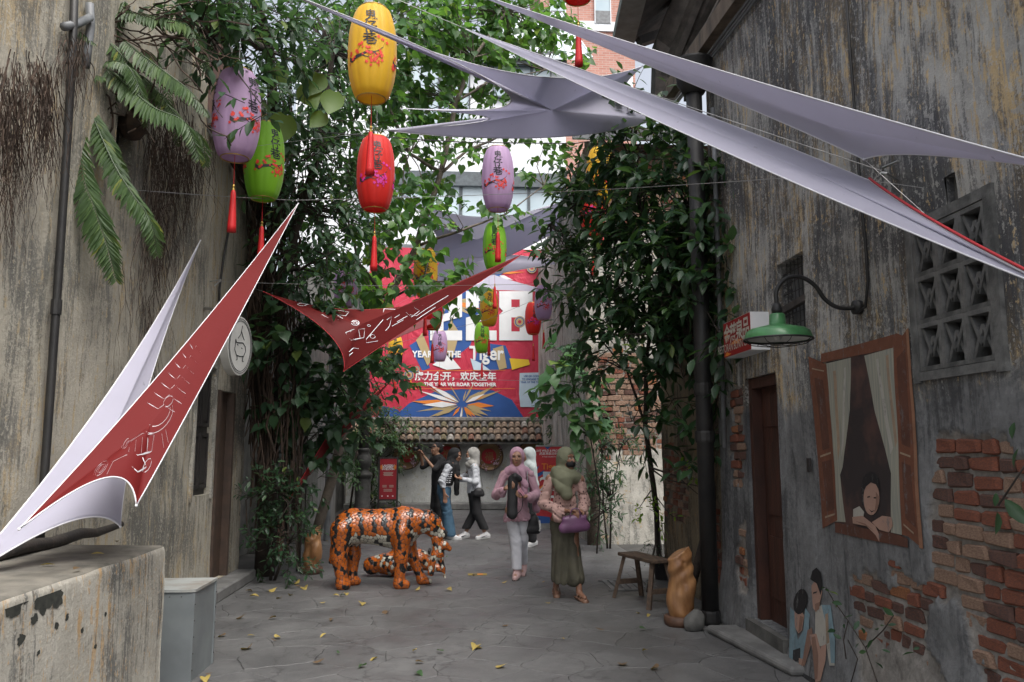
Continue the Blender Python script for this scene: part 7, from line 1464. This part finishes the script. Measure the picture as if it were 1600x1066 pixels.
blob('blouse', [cap((0, .01, 1.27), (0, .02, 1.0), .122, .128, .85), cap((0, .02, 1.0), (0, .03, .84), .132, .155, .85), cap((-.15, 0, 1.265), (.15, 0, 1.265), .062), cap(J['shL'], J['elL'], .056, .058), cap(J['shR'], J['elR'], .056, .058), cap(J['elL'], (.15, -.18, 1.05), .058, .042), cap(J['elR'], (-.12, -.2, 1.08), .058, .042), cut((0, 0, .81), (0, .15, -1))], M_shirt, GW, .008, .028, lambda x, y, z: crease(x, y, z, .009, 27, .8)+.004*np.sin(16*np.arctan2(y, x)))
blob('trousers', [cap((0, .03, .88), (0, .03, .8), .13, .135, .88), cap((.075, .03, .8), (.09, .07, .46), .095, .08), cap((.09, .07, .46), (.1, .2, .18), .08, .075), cap((-.075, .02, .8), (-.07, .05, .46), .095, .08), cap((-.07, .05, .46), (-.08, -.1, .18), .08, .075), cut((0, 0, .17), (0, 0, -1))], M_blk, GW, .009, .03)
blob('headscarf', [ell((0, .01, 1.5), (.1, .118, .12)), cap((0, .03, 1.44), (0, .02, 1.32), .092, .11), ell((0, -.02, 1.31), (.13, .12, .09)), cap((-.1, 0, 1.29), (.1, 0, 1.29), .08), sub(ell(t((0, -.12, .0)), (.066, .085, .09)), .012)], M_grey, GW, .009, .035, lambda x, y, z: .011*(1-np.abs(np.sin(20*(z+.5*y)+5*x+np.sin(12*y))))**1.4*np.clip((1.56-z)*4, .15, 1))
blob('face_mask', [ell(t((0, -.052, -.05)), (.06, .052, .047)), ell(t((0, -.085, -.03)), (.016, .018, .024))], M_white, GW, .008, .02)
shoes(J, M_wshoe, GW, M_wsole, .01)
for sh in [c for c in GW.children if c.name.startswith('shoe')]:
    bb = np.array([v.co[:] for v in sh.data.vertices]); c0 = bb.mean(0); xm = bb[:, 0].max(); m1 = MB(); m1.add([(xm+.003, c0[1]+dy, c0[2]+dz) for dy, dz in ((-.05, -.012), (-.035, -.024), (.0, -.014), (.07, .018), (-.01, -.002), (-.035, -.01))], [(0, 1, 2, 3, 4, 5)]); m1.build('swoosh', M_ink, sh, world=False)
m1 = MB(); m1.box((.0, -.36, 1.14), (.075, .012, .15), (.5, 0, 0)); m1.build('phone', MAT['phone_black'], GW, world=False)
hb = blob('small_bag', [ell((.2, .08, .83), (.05, .09, .075)), cap((.2, .02, .79), (.2, .14, .79), .045)], M_bagk, GW, .009, .02); m1 = MB(); m1.tube(smooth_path([(.19, .0, .88), (.18, -.1, 1.1), (.06, -.12, 1.25), (-.12, -.02, 1.34), (-.1, .13, 1.2), (.15, .16, .9)]), .004, 5); m1.build('strap', M_bagk, hb, world=False)
# --- man with camera, back to us
MN = person('man in black cap and shirt aiming a camera behind the two women', 684, 835, 15.6, R(-60))
J = dict(neck=(0, 0, 1.44), pel=(0, .02, .93), shL=(.19, .0, 1.36), shR=(-.19, 0, 1.36), elL=(.26, -.2, 1.2), elR=(-.27, -.18, 1.24), wrL=(.06, -.34, 1.46), wrR=(-.1, -.32, 1.5), hiL=(.09, .02, .89), hiR=(-.09, .02, .89), knL=(.1, .0, .5), knR=(-.1, .0, .5), anL=(.11, .03, .09), anR=(-.11, .03, .09), hdL=((-.2, -.5, .85), (0, .8, .4), 1, 1.), hdR=((.3, -.6, .7), (0, .8, .5), -1, 1.))
H = (0, -.04, 1.58); P, t, M = body_prims(J, H, 0, 0.); MB_ = blob('body', P, SK, MN, .009, .018); face(MB_, t, 0)
blob('shirt', [cap((0, .01, 1.36), (0, .02, 1.05), .14, .14, .85), cap((0, .02, 1.05), (0, .02, .9), .142, .15, .85), cap((-.17, 0, 1.35), (.17, 0, 1.35), .068), cap(J['shL'], J['elL'], .066, .058), cap(J['shR'], J['elR'], .066, .058), cut((0, 0, .85), (0, 0, -1))], M_blk, MN, .009, .045, lambda x, y, z: .004*noise3(x, y, z, 30))
blob('trousers', [cap((0, .02, .93), (0, .02, .86), .135, .135, .88), cap((.08, .02, .85), (.1, .0, .5), .095, .08), cap((.1, .0, .5), (.11, .02, .12), .08, .075), cap((-.08, .02, .85), (-.1, .0, .5), .095, .08), cap((-.1, .0, .5), (-.11, .02, .12), .08, .075), cut((0, 0, .06), (0, 0, -1))], M_blk, MN, .01, .03)
cp = blob('cap', [ell((0, .01, 1.62), (.088, .106, .09)), cap((-.05, -.1, 1.63), (.05, -.1, 1.63), .02), cap((-.035, -.16, 1.62), (.035, -.16, 1.62), .018), cut((0, 0, 1.61), (0, .1, -1))], M_blk, MN, .007, .015); m1 = MB(); m1.box((.06, .085, 1.645), (.03, .03, .012), (0, 0, .7)); m1.build('cap_tag', M_hem, cp, world=False)
blob('hair', [ell((0, .03, 1.58), (.08, .086, .085)), cut((0, -.0, 1.6), (0, -1, .2))], M_brow, MN, .009, .01)
m1 = MB(); m1.box((0, -.4, 1.58), (.13, .05, .085)); m1.box((0, -.4, 1.635), (.05, .045, .03)); cm = m1.build('camera', mk('camera_black', (.013, .013, .014), None, .35), MN, world=False); m1 = MB(); m1.lathe([(.038, 0), (.036, .05), (.04, .09)], (0, 0, 0), 16); me = m1.mesh('lens', MAT['camera_black'], True); me.transform(Matrix.Translation((0, -.42, 1.58))@Matrix.Rotation(math.pi/2, 4, 'X')); link('lens', me, cm); m1 = MB(); m1.tube([(-.06, -.4, 1.55), (-.1, -.2, 1.5), (-.06, 0, 1.48)], .006, 4); m1.build('camera_strap', M_blk, MN, world=False)
shoes(J, M_blk, MN, M_dsole, .012)
# --- woman behind
HW = person('woman in pale grey headscarf standing behind the woman in pink', 826, 845, 13.4, R(-70))
J = dict(neck=(0, 0, 1.36), pel=(0, .03, .86), shL=(.165, .0, 1.27), shR=(-.165, 0, 1.27), elL=(.2, .02, 1.0), elR=(-.2, .02, 1.0), wrL=(.12, -.18, .95), wrR=(-.12, -.18, .95), hiL=(.08, .02, .82), hiR=(-.08, .02, .82), knL=(.09, .0, .46), knR=(-.09, .0, .46), anL=(.09, .03, .09), anR=(-.09, .03, .085), hdL=((-.4, -.9, .1), (0, .1, -1), 1, .9), hdR=((.4, -.9, .1), (0, .1, -1), -1, .9))
H = (0, -.03, 1.475); P, t, M = body_prims(J, H, 0, -.1); HB_ = blob('body', P, SKD, HW, .009, .018); face(HB_, t, 0)
M_pg = cloth_mat('pale_grey_scarf', (.38, .42, .42), (.31, .345, .345))
blob('headscarf', [ell((0, .01, 1.5), (.1, .118, .12)), cap((0, .03, 1.44), (0, .02, 1.32), .092, .11), ell((0, -.0, 1.3), (.14, .13, .1)), cap((-.12, 0, 1.27), (.12, 0, 1.27), .085), sub(ell(t((0, -.125, 0)), (.066, .085, .09)), .012)], M_pg, HW, .009, .035, lambda x, y, z: .011*(1-np.abs(np.sin(20*(z+.5*y)+5*x+np.sin(12*y))))**1.4*np.clip((1.56-z)*4, .15, 1))
blob('tunic', [cap((0, .01, 1.27), (0, .02, 1.0), .122, .13, .85), cap((0, .02, 1.0), (0, .03, .7), .135, .17, .8), cap((-.15, 0, 1.265), (.15, 0, 1.265), .062), cap(J['shL'], J['elL'], .064, .06), cap(J['shR'], J['elR'], .064, .06), cap(J['elL'], (.13, -.14, .96), .06, .05), cap(J['elR'], (-.13, -.14, .96), .06, .05), cut((0, 0, .68), (0, 0, -1))], M_pg, HW, .01, .045)
blob('trousers', [cap((0, .02, .86), (0, .02, .8), .125, .13, .88), cap((.08, .02, .8), (.09, .0, .46), .095, .08), cap((.09, .0, .46), (.09, .02, .12), .08, .075), cap((-.08, .02, .8), (-.09, .0, .46), .095, .08), cap((-.09, .0, .46), (-.09, .02, .12), .08, .075), cut((0, 0, .06), (0, 0, -1))], M_blk, HW, .012, .03)
shoes(J, M_wshoe, HW, M_wsole, .012)

# ---------------------------------------------------------------- murals painted on the right wall
def mural_poly(par, name, pts, mat, lay):
    """a painted patch: cut fine and laid on the wall's own relief"""
    bm = bmesh.new(); yz = [WX(x, y, XR)[1:] for x, y in pts]; bm.faces.new([bm.verts.new((0, a, b)) for a, b in yz]); st = .045
    for ax_i, lo_, hi_ in ((1, min(q[0] for q in yz), max(q[0] for q in yz)), (2, min(q[1] for q in yz), max(q[1] for q in yz))):
        c_ = lo_+st*.5
        while c_ < hi_:
            co = [0, 0, 0]; no = [0, 0, 0]; co[ax_i] = c_; no[ax_i] = 1; bmesh.ops.bisect_plane(bm, geom=bm.verts[:]+bm.edges[:]+bm.faces[:], plane_co=co, plane_no=no); c_ += st
    ys = np.array([v.co.y for v in bm.verts]); zs = np.array([v.co.z for v in bm.verts]); h = wall_hr(ys, zs)
    for v, hh in zip(bm.verts, h): v.co.x = XR-hh-.0045-.0009*lay
    me = bpy.data.meshes.new(name); bm.to_mesh(me); bm.free(); me.materials.append(mat); shade(me); return link(name, me, par, None, True)
def paint(name, c, k=.6, sc=6):
    s = NT(name); s.p.inputs['Roughness'].default_value = .88; v = s.coord(); n = s.noise(v, sc, 8, .7, .6)
    a = s.mix(s.ramp(n, [(.3, 0), (.7, 1)]), c, tuple(q*k for q in c)); a = s.mix(s.ramp(s.mix(.5, s.noise(v, 16, 8, .75), s.noise(s.coord((1, 10, 1.2)), 1.6, 8, .72)), [(.54, 0), (.62, .75)]), a, (.15, .15, .15)); s.color(a); s.bump(s.noise(v, 40, 6, .7), .3, .01); return s.mat
P_br = paint('paint_brown', (.2, .075, .04)); P_brl = paint('paint_light_brown', (.34, .17, .1)); P_brd = paint('paint_dark_brown', (.13, .05, .03)); P_cur = mk('paint_curtain', (.36, .35, .28), (.24, .25, .22), .85, scale=4, stretch=(1, 14, .6), lo=.35, hi=.65); P_in = mk('paint_interior', (.03, .022, .022), (.13, .06, .045), .9, scale=3.2, detail=7, lo=.45, hi=.75)
P_skin = paint('paint_skin', (.42, .26, .2), .8); P_hair = paint('paint_hair', (.015, .013, .014)); P_wh = paint('paint_offwhite', (.45, .43, .38), .8); P_bl = paint('paint_pale_blue', (.22, .33, .38), .6); P_line = paint('paint_cream_line', (.4, .29, .2))
MU = thing('window_mural', 'painted window mural with brown shutters, curtains and a leaning child', 'mural', tuple(WX(1360, 860, XR-.02)))
def mp(n, pts, mat, lay): return mural_poly(MU, n, pts, mat, lay)
mp('painted_interior', [(1293, 566), (1402, 541), (1412, 840), (1303, 815)], P_in, 1)
mp('painted_curtain', [(1293, 568), (1329, 559), (1327, 640), (1316, 730), (1312, 742), (1322, 816), (1303, 815), (1300, 700)], P_cur, 2)
mp('painted_curtain', [(1349, 556), (1396, 543), (1402, 640), (1408, 760), (1412, 836), (1394, 832), (1394, 740), (1383, 700), (1366, 640)], P_cur, 2)
mp('painted_lintel', [(1286, 567), (1286, 553), (1402, 521), (1420, 528), (1398, 543)], P_br, 3)
mp('painted_shutter', [(1267, 557), (1287, 566), (1293, 570), (1308, 813), (1282, 826)], P_br, 3); mp('painted_shutter', [(1396, 543), (1421, 512), (1446, 858), (1422, 838), (1412, 836)], P_br, 3)
mp('painted_shutter_edge', [(1417, 516), (1421, 512), (1446, 858), (1440, 856)], P_brl, 4); mp('painted_sill', [(1304, 816), (1408, 836), (1422, 842), (1422, 856), (1304, 832)], P_brd, 4)
for a in ([(1273, 575), (1290, 579), (1290, 581), (1273, 577)], [(1280, 712), (1298, 706), (1298, 709), (1280, 715)], [(1287, 807), (1304, 802), (1304, 805), (1287, 810)], [(1408, 706), (1425, 712), (1425, 715), (1408, 709)], [(1415, 818), (1432, 832), (1432, 835), (1415, 821)]): mp('painted_moulding', a, P_line, 5)
for a in ([(1276, 590), (1288, 594), (1296, 700), (1284, 704)], [(1282, 722), (1298, 718), (1303, 796), (1290, 800)], [(1402, 560), (1416, 545), (1424, 700), (1410, 694)], [(1411, 722), (1426, 728), (1436, 826), (1418, 810)]): mp('painted_shutter_panel', a, P_brd, 4)
mp('painted_hair', arc(1363, 762, 14.5, 25, 150, 395, 20)+[(1378, 790), (1350, 790)], P_hair, 5); mp('painted_face', arc(1365, 778, 12.5, 27, 0, 360, 20), P_skin, 6); mp('painted_hair', [(1350, 775), (1354, 750), (1364, 740), (1376, 752), (1379, 770), (1372, 757), (1364, 754), (1357, 760)], P_hair, 7)
for a in ([(1359, 776), (1363, 775), (1363, 777), (1359, 778)], [(1369, 777), (1373, 777), (1373, 779), (1369, 779)], [(1361, 795), (1366, 799), (1371, 797), (1366, 801)]): mp('painted_feature', a, P_hair, 8)
mp('painted_sleeve', [(1336, 796), (1346, 791), (1354, 800), (1352, 812), (1336, 812)], P_wh, 6); mp('painted_arm', [(1335, 808), (1352, 806), (1372, 822), (1378, 836), (1378, 847), (1372, 836), (1358, 822), (1336, 818)], P_skin, 8); mp('painted_arm', [(1366, 816), (1382, 806), (1396, 808), (1398, 822), (1392, 832), (1378, 828)], P_skin, 7)
MB2 = thing('children_mural', 'mural of two crouching children painted low on the wall beside the door', 'mural', tuple(WX(1275, 1050, XR-.03)))
def m2(n, pts, mat, lay):
    return mural_poly(MB2, n, pts, mat, lay)
m2('painted_hair', arc(1253, 940, 10, 20, 0, 360, 16), P_hair, 3); m2('painted_face', [(1246, 955), (1256, 955), (1261, 962), (1260, 985), (1255, 990), (1249, 980)], P_skin, 2); m2('painted_shirt', [(1238, 948), (1248, 958), (1251, 985), (1255, 1000), (1262, 985), (1261, 950), (1268, 960), (1271, 1000), (1268, 1030), (1262, 1030), (1260, 1012), (1250, 1016), (1252, 1036), (1246, 1036)], P_bl, 1)
m2('painted_hand', [(1247, 1030), (1254, 1032), (1255, 1044), (1249, 1040)], P_skin, 2); m2('painted_hand', [(1260, 1028), (1267, 1030), (1268, 1056), (1262, 1050)], P_skin, 2)
m2('painted_hair', [(1265, 905), (1268, 892), (1274, 887), (1281, 895), (1284, 915), (1282, 930), (1275, 912)], P_hair, 4); m2('painted_face', [(1267, 915), (1272, 908), (1280, 914), (1284, 925), (1281, 945), (1278, 957), (1272, 950), (1268, 932)], P_skin, 3); m2('painted_shirt', [(1276, 955), (1284, 945), (1296, 948), (1305, 975), (1313, 1020), (1316, 1040), (1308, 1040), (1300, 1008), (1288, 1010), (1280, 990)], P_wh, 2); m2('painted_strap', [(1284, 945), (1298, 946), (1312, 1000), (1316, 1036), (1310, 1036), (1304, 1000)], P_bl, 3)
m2('painted_leg', [(1272, 992), (1282, 990), (1294, 1020), (1298, 1064), (1290, 1066), (1284, 1030)], P_skin, 3); m2('painted_leg', [(1292, 1010), (1300, 1006), (1302, 1030), (1298, 1062), (1293, 1062)], P_skin, 4)

P_shd = paint('paint_skin_shade', (.26, .15, .11), .8); P_bk = paint('paint_charcoal', (.03, .03, .032), .8)
m2('painted_shorts', [(1248, 1000), (1262, 1000), (1266, 1026), (1256, 1034), (1247, 1026)], P_bk, .5); m2('painted_cheek_shade', [(1255, 962), (1260, 964), (1259, 984), (1255, 988)], P_shd, 3.5); m2('painted_arm', [(1268, 985), (1274, 980), (1278, 1000), (1270, 1040), (1265, 1040)], P_shd, 2.5); m2('painted_leg_shade', [(1276, 996), (1281, 994), (1290, 1024), (1293, 1060), (1289, 1062)], P_shd, 4.5); m2('painted_feature', [(1270, 926), (1276, 924), (1276, 926), (1270, 928)], P_bk, 5); m2('painted_neck_shade', [(1274, 944), (1282, 940), (1282, 952), (1276, 956)], P_shd, 4); m2('painted_fold', [(1292, 960), (1296, 958), (1304, 1004), (1300, 1006)], P_line, 4); m2('painted_shadow', [(1244, 1048), (1270, 1052), (1300, 1068), (1262, 1068)], P_bk, .3)
mp('painted_fold', [(1302, 580), (1306, 579), (1312, 700), (1309, 720)], P_line, 2.6); mp('painted_fold', [(1318, 575), (1321, 574), (1318, 690), (1314, 715)], P_wh, 2.6); mp('painted_fold', [(1368, 562), (1372, 560), (1396, 700), (1392, 710)], P_wh, 2.6); mp('painted_fold', [(1384, 556), (1388, 554), (1402, 690), (1399, 700)], P_line, 2.6); mp('painted_cheek_shade', [(1372, 768), (1377, 776), (1376, 792), (1370, 801), (1372, 786)], P_shd, 6.5); mp('painted_arm_shade', [(1340, 814), (1356, 818), (1370, 830), (1360, 823)], P_shd, 8.6)

# ---------------------------------------------------------------- bench, carved wood, stone, pots
M_bench = mk('old_bench_wood', (.11, .072, .048), (.06, .04, .028), .75, scale=8, stretch=(4, .6, 4), bump=.4)
bf, bb_, b3, b4 = WZ(996, 950), WZ(1038, 950), WZ(980, 934), WZ(1019, 934)
T0, T1 = W(985, 867, b3[1]+.12), W(1033, 884, bf[1]-.02)
BC = thing('wooden_bench', 'narrow rough wooden bench with splayed legs near the fig tree', 'bench', (float((bf[0]+b4[0])/2), float((bf[1]+b4[1])/2), 0))
bx0, by0, L_b, Wd, Hh_ = 0, 0, .62, .26, .45
ax_ = np.array([.30, -.95, 0]); ax_ /= np.linalg.norm(ax_); sd_ = np.array([ax_[1], -ax_[0], 0])*-1
def bl(u, v, z): return ax_*u+sd_*v+np.array([0, 0, z])
m1 = MB(); m1.bar(bl(-.36, 0, .46), bl(.36, 0, .46), .24, .035); seat = m1.build('seat', M_bench, BC, world=False); sb_ = seat.modifiers.new('b', 'BEVEL'); sb_.width = .006
for u in (-1, 1):
    for v in (-1, 1): m1 = MB(); m1.bar(bl(u*.29, v*.075, .445), bl(u*.36, v*.17, .0), .045, .035); m1.build('leg', M_bench, BC, world=False)
    m1 = MB(); m1.bar(bl(u*.335, -.125, .17), bl(u*.335, .125, .17), .035, .05); m1.build('stretcher', M_bench, BC, world=False)
M_carv = mk('polished_root_wood', (.38, .2, .085), (.22, .1, .04), .4, scale=4, stretch=(3, 3, .9), detail=7, bump=.35, bscale=14); M_wbase = mk('dark_wood_base', (.12, .06, .035), (.07, .035, .022), .6, bump=.4)
def carved(label, px, py, h, r, seed):
    p = WZ(px, py); t = thing('carved_log', label, 'log', (float(p[0]), float(p[1]), 0), group='upright carved logs'); rr = random.Random(seed)
    m1 = MB(); m1.lathe([(r*1.15, 0), (r*1.22, .03), (r*1.2, .075), (r*1.05, .085)], (0, 0, 0), 22, fn=lambda a, z: 1+.06*math.sin(3*a+seed)+.03*math.sin(7*a)); m1.build('base', M_wbase, t, world=False, smooth=True)
    P = [cap((0, 0, .12), (.02, 0, h*.45), r*.85, r*.88), cap((.02, 0, h*.45), (.0, .01, h*.86), r*.86, r*.8), ell((-r*.5, -.02, h*.3), (r*.45, r*.4, .1)), ell((r*.4, -.05, h*.55), (r*.5, r*.4, .12)), ell((-r*.3, -.05, h*.72), (r*.5, r*.4, .12)), cap((r*.4, 0, h*.7), (r*.62, 0, h), r*.35, r*.18), sub(ell((r*.15, -r*.85, h*.78), (.02, .03, .02)), .02), sub(ell((-r*.3, -r*.95, h*.5), (.03, .03, .08)), .03), cut((0, 0, h*.9), (-.55, 0, .8))]
    blob('log', P, M_carv, t, .009, .05, lambda x, y, z: .006*np.sin(34*x+9*np.sin(6*z))+.005*noise3(x, y, z, 16)); return t
carved('polished carved root log standing on a round base beside the drainpipe', 1064, 976, .72, .13, 2)
carved('carved root log with slanted top standing behind the tiger statue', 487, 896, .6, .115, 5)
p = WZ(1085, 985); ST = thing('loose_rock', 'dark loose rock lying against the carved log base', 'rock', (float(p[0]), float(p[1]), 0)); blob('stone', [ell((0, 0, .07), (.09, .08, .08)), ell((.03, 0, .13), (.05, .05, .06)), ell((-.03, -.03, .05), (.07, .06, .06))], M_cement_d, ST, .009, .03, lambda x, y, z: .012*noise3(x, y, z, 30))
p = WZ(432, 872); PT = thing('clay_pipe_pot', 'brown clay pot half hidden in the low bush', 'pot', (float(p[0]), float(p[1]), 0)); m1 = MB(); m1.lathe([(.1, 0), (.11, .04), (.095, .1), (.1, .3), (.12, .34), (.12, .38), (.1, .4), (.09, .5), (.1, .54)], (0, 0, 0), 24); m1.build('pot_body', mk('brown_clay', (.15, .075, .045), (.09, .05, .035), .6, bump=.2), PT, world=False, smooth=True)
p = WZ(1038, 905); BP = thing('black_flowerpot', 'black plastic pot with wiry plant behind the bench', 'pot', (float(p[0]), float(p[1]), 0)); m1 = MB(); m1.lathe([(.11, 0), (.14, .22), (.15, .225), (.15, .25), (.13, .25), (.12, .21), (.01, .2)], (0, 0, 0), 24, close=False); m1.build('pot_body', M_bagk, BP, world=False, smooth=True)
m1 = MB(); PP = []; DD = []
for i in range(26):
    a = rng.uniform(0, 6.28); q = np.array((math.cos(a), math.sin(a), 0)); pts = [q*.04+(0, 0, .2), q*.18+(0, 0, rng.uniform(.3, .5)), q*rng.uniform(.25, .4)+(0, 0, rng.uniform(.15, .42))]; m1.tube(pts, .002, 3)
    for t_ in np.linspace(.3, 1, 7): c_ = pts[1]*(1-t_)+pts[2]*t_; PP.append(c_+np.array(BP.location)); DD.append(rng.normal(size=3))
tag(m1.build('stems', M_barkd, BP, world=False), kind='stuff'); leaves(BP, np.array(PP), np.array(DD), .03, 'oval', ML_vine, 0, .3)
p = WZ(985, 915); MT = thing('floor_grating', 'square metal drain cover set in the paving under the bench', 'drain cover', (float(p[0]), float(p[1]), 0))
for i in range(7): m1 = MB(); m1.b2((-.28+i*.08, -.3, .002), (-.28+i*.08+.05, .3, .012)); m1.build('bar', M_cement, MT, world=False)
m1 = MB(); m1.b2((-.32, -.35, .0015), (.3, -.305, .014)); m1.b2((-.32, .305, .0015), (.3, .35, .014)); m1.build('frame', M_cement, MT, world=False)
p = WZ(746, 898); STK = thing('floor_sticker', 'yellow printed floor sticker on the paving beside the walking woman', 'sticker', (float(p[0]), float(p[1]), 0)); m1 = MB(); m1.b2((-.12, -.07, .003), (.12, .07, .0045)); m1.build('sheet', flat('sticker_yellow', (.36, .26, .03)), STK, world=False); m1 = MB(); m1.b2((-.06, -.04, .005), (-.005, .04, .0058)); m1.build('print', M_ink, STK, world=False); m1 = MB(); m1.b2((.0, -.045, .005), (.07, .045, .0058)); m1.build('print', MAT['print_orange'], STK, world=False)

# ---------------------------------------------------------------- fallen leaves
FL = [(745, 1012, 1), (973, 1042, 1), (1028, 1047, .8), (1010, 1020, .6), (1000, 986, .7), (945, 987, .9), (995, 960, .7), (1015, 962, .9), (880, 1000, .5), (606, 958, 1), (500, 945, .8), (565, 945, .9), (520, 970, .9), (430, 968, .7), (370, 968, 1.1), (350, 996, .9), (386, 997, .7), (430, 999, .8), (432, 1004, .7), (388, 1016, 1.2), (488, 1038, 1), (570, 1043, .8), (650, 1054, 1), (690, 1022, .8), (530, 1024, .6), (590, 1030, 1.1), (650, 1038, .8), (745, 1012, .9), (776, 1043, .8), (784, 980, .7), (510, 994, .7), (460, 915, 1.2), (470, 918, .9), (438, 936, .8), (454, 932, .7), (520, 932, .9), (535, 932, .8), (540, 929, .7), (648, 925, 1.1), (698, 923, 1), (785, 912, .9), (846, 912, .6), (742, 901, .6), (700, 870, .8), (475, 920, 1.1), (420, 925, 1), (390, 935, 1.3), (384, 926, 1.1), (496, 853, .9), (513, 848, .9), (860, 945, .9), (320, 1057, .7), (320, 1063, .8), (737, 1005, .5), (650, 1020, .5)]
LMK = ((TG, 'the tiger statue'), (BC, 'the wooden bench'), (CB, 'the metal cabinet'), (PW_, 'the woman in pink'), (OW, 'the woman in olive'), (BP, 'the black flowerpot'), (STK, 'the yellow floor sticker'), (PT, 'the low bush by the left wall'))
FC = ('dry brown leaf fallen on the grey paving', 'small yellow leaf fallen on the grey paving', 'faded green leaf fallen on the grey paving')
for i, (x, y, s_) in enumerate(FL):
    p = WZ(x, y); k = random.choices((0, 1, 2), (.4, .42, .18))[0]; o = link('fallen_leaf', leaf_variant(random.choice(('oval', 'heart')), (ML_fall, ML_fall, ML_vine)[k], (0., .8, .8)[k]), None)
    o.location = (p[0], p[1], .012+.012*random.random()); q = .1*s_*random.uniform(.7, 1.1); o.scale = (q, q, q*random.choice((-1.2, 1.4, 2))); o.rotation_euler = (random.uniform(-.25, .25), random.uniform(-.3, .3), random.uniform(0, 6.28)); 
    lm = min((((p[0]-q_.location.x)**2+(p[1]-q_.location.y)**2)**.5, nm) for q_, nm in LMK); sz_ = 'small' if s_ < .85 else 'larger'; wh = 'near '+lm[1] if lm[0] < 1.5 else 'on the open paving away from everything'
    tag(o, '%s %s leaf fallen %s' % (sz_, ('dry brown', 'yellow', 'faded green')[k], wh), 'leaf', '%s %s leaves %s' % (sz_, ('brown', 'yellow', 'green')[k], wh))
for i, (x, y) in enumerate(((115, 890), (86, 882), (185, 845), (142, 866))):
    p = WZ(x, y, lwz+.015); o = link('fallen_leaf', leaf_variant('oval', ML_fall, (0., .8)[i % 2]), None); o.location = p; o.scale = (.07,)*3; o.rotation_euler = (.1, .2, i*1.7); tag(o, ('dry brown leaf lying on the low wall', 'yellow leaf lying on the low wall')[i % 2], 'leaf', ('brown leaves on the low wall', 'yellow leaves on the low wall')[i % 2])
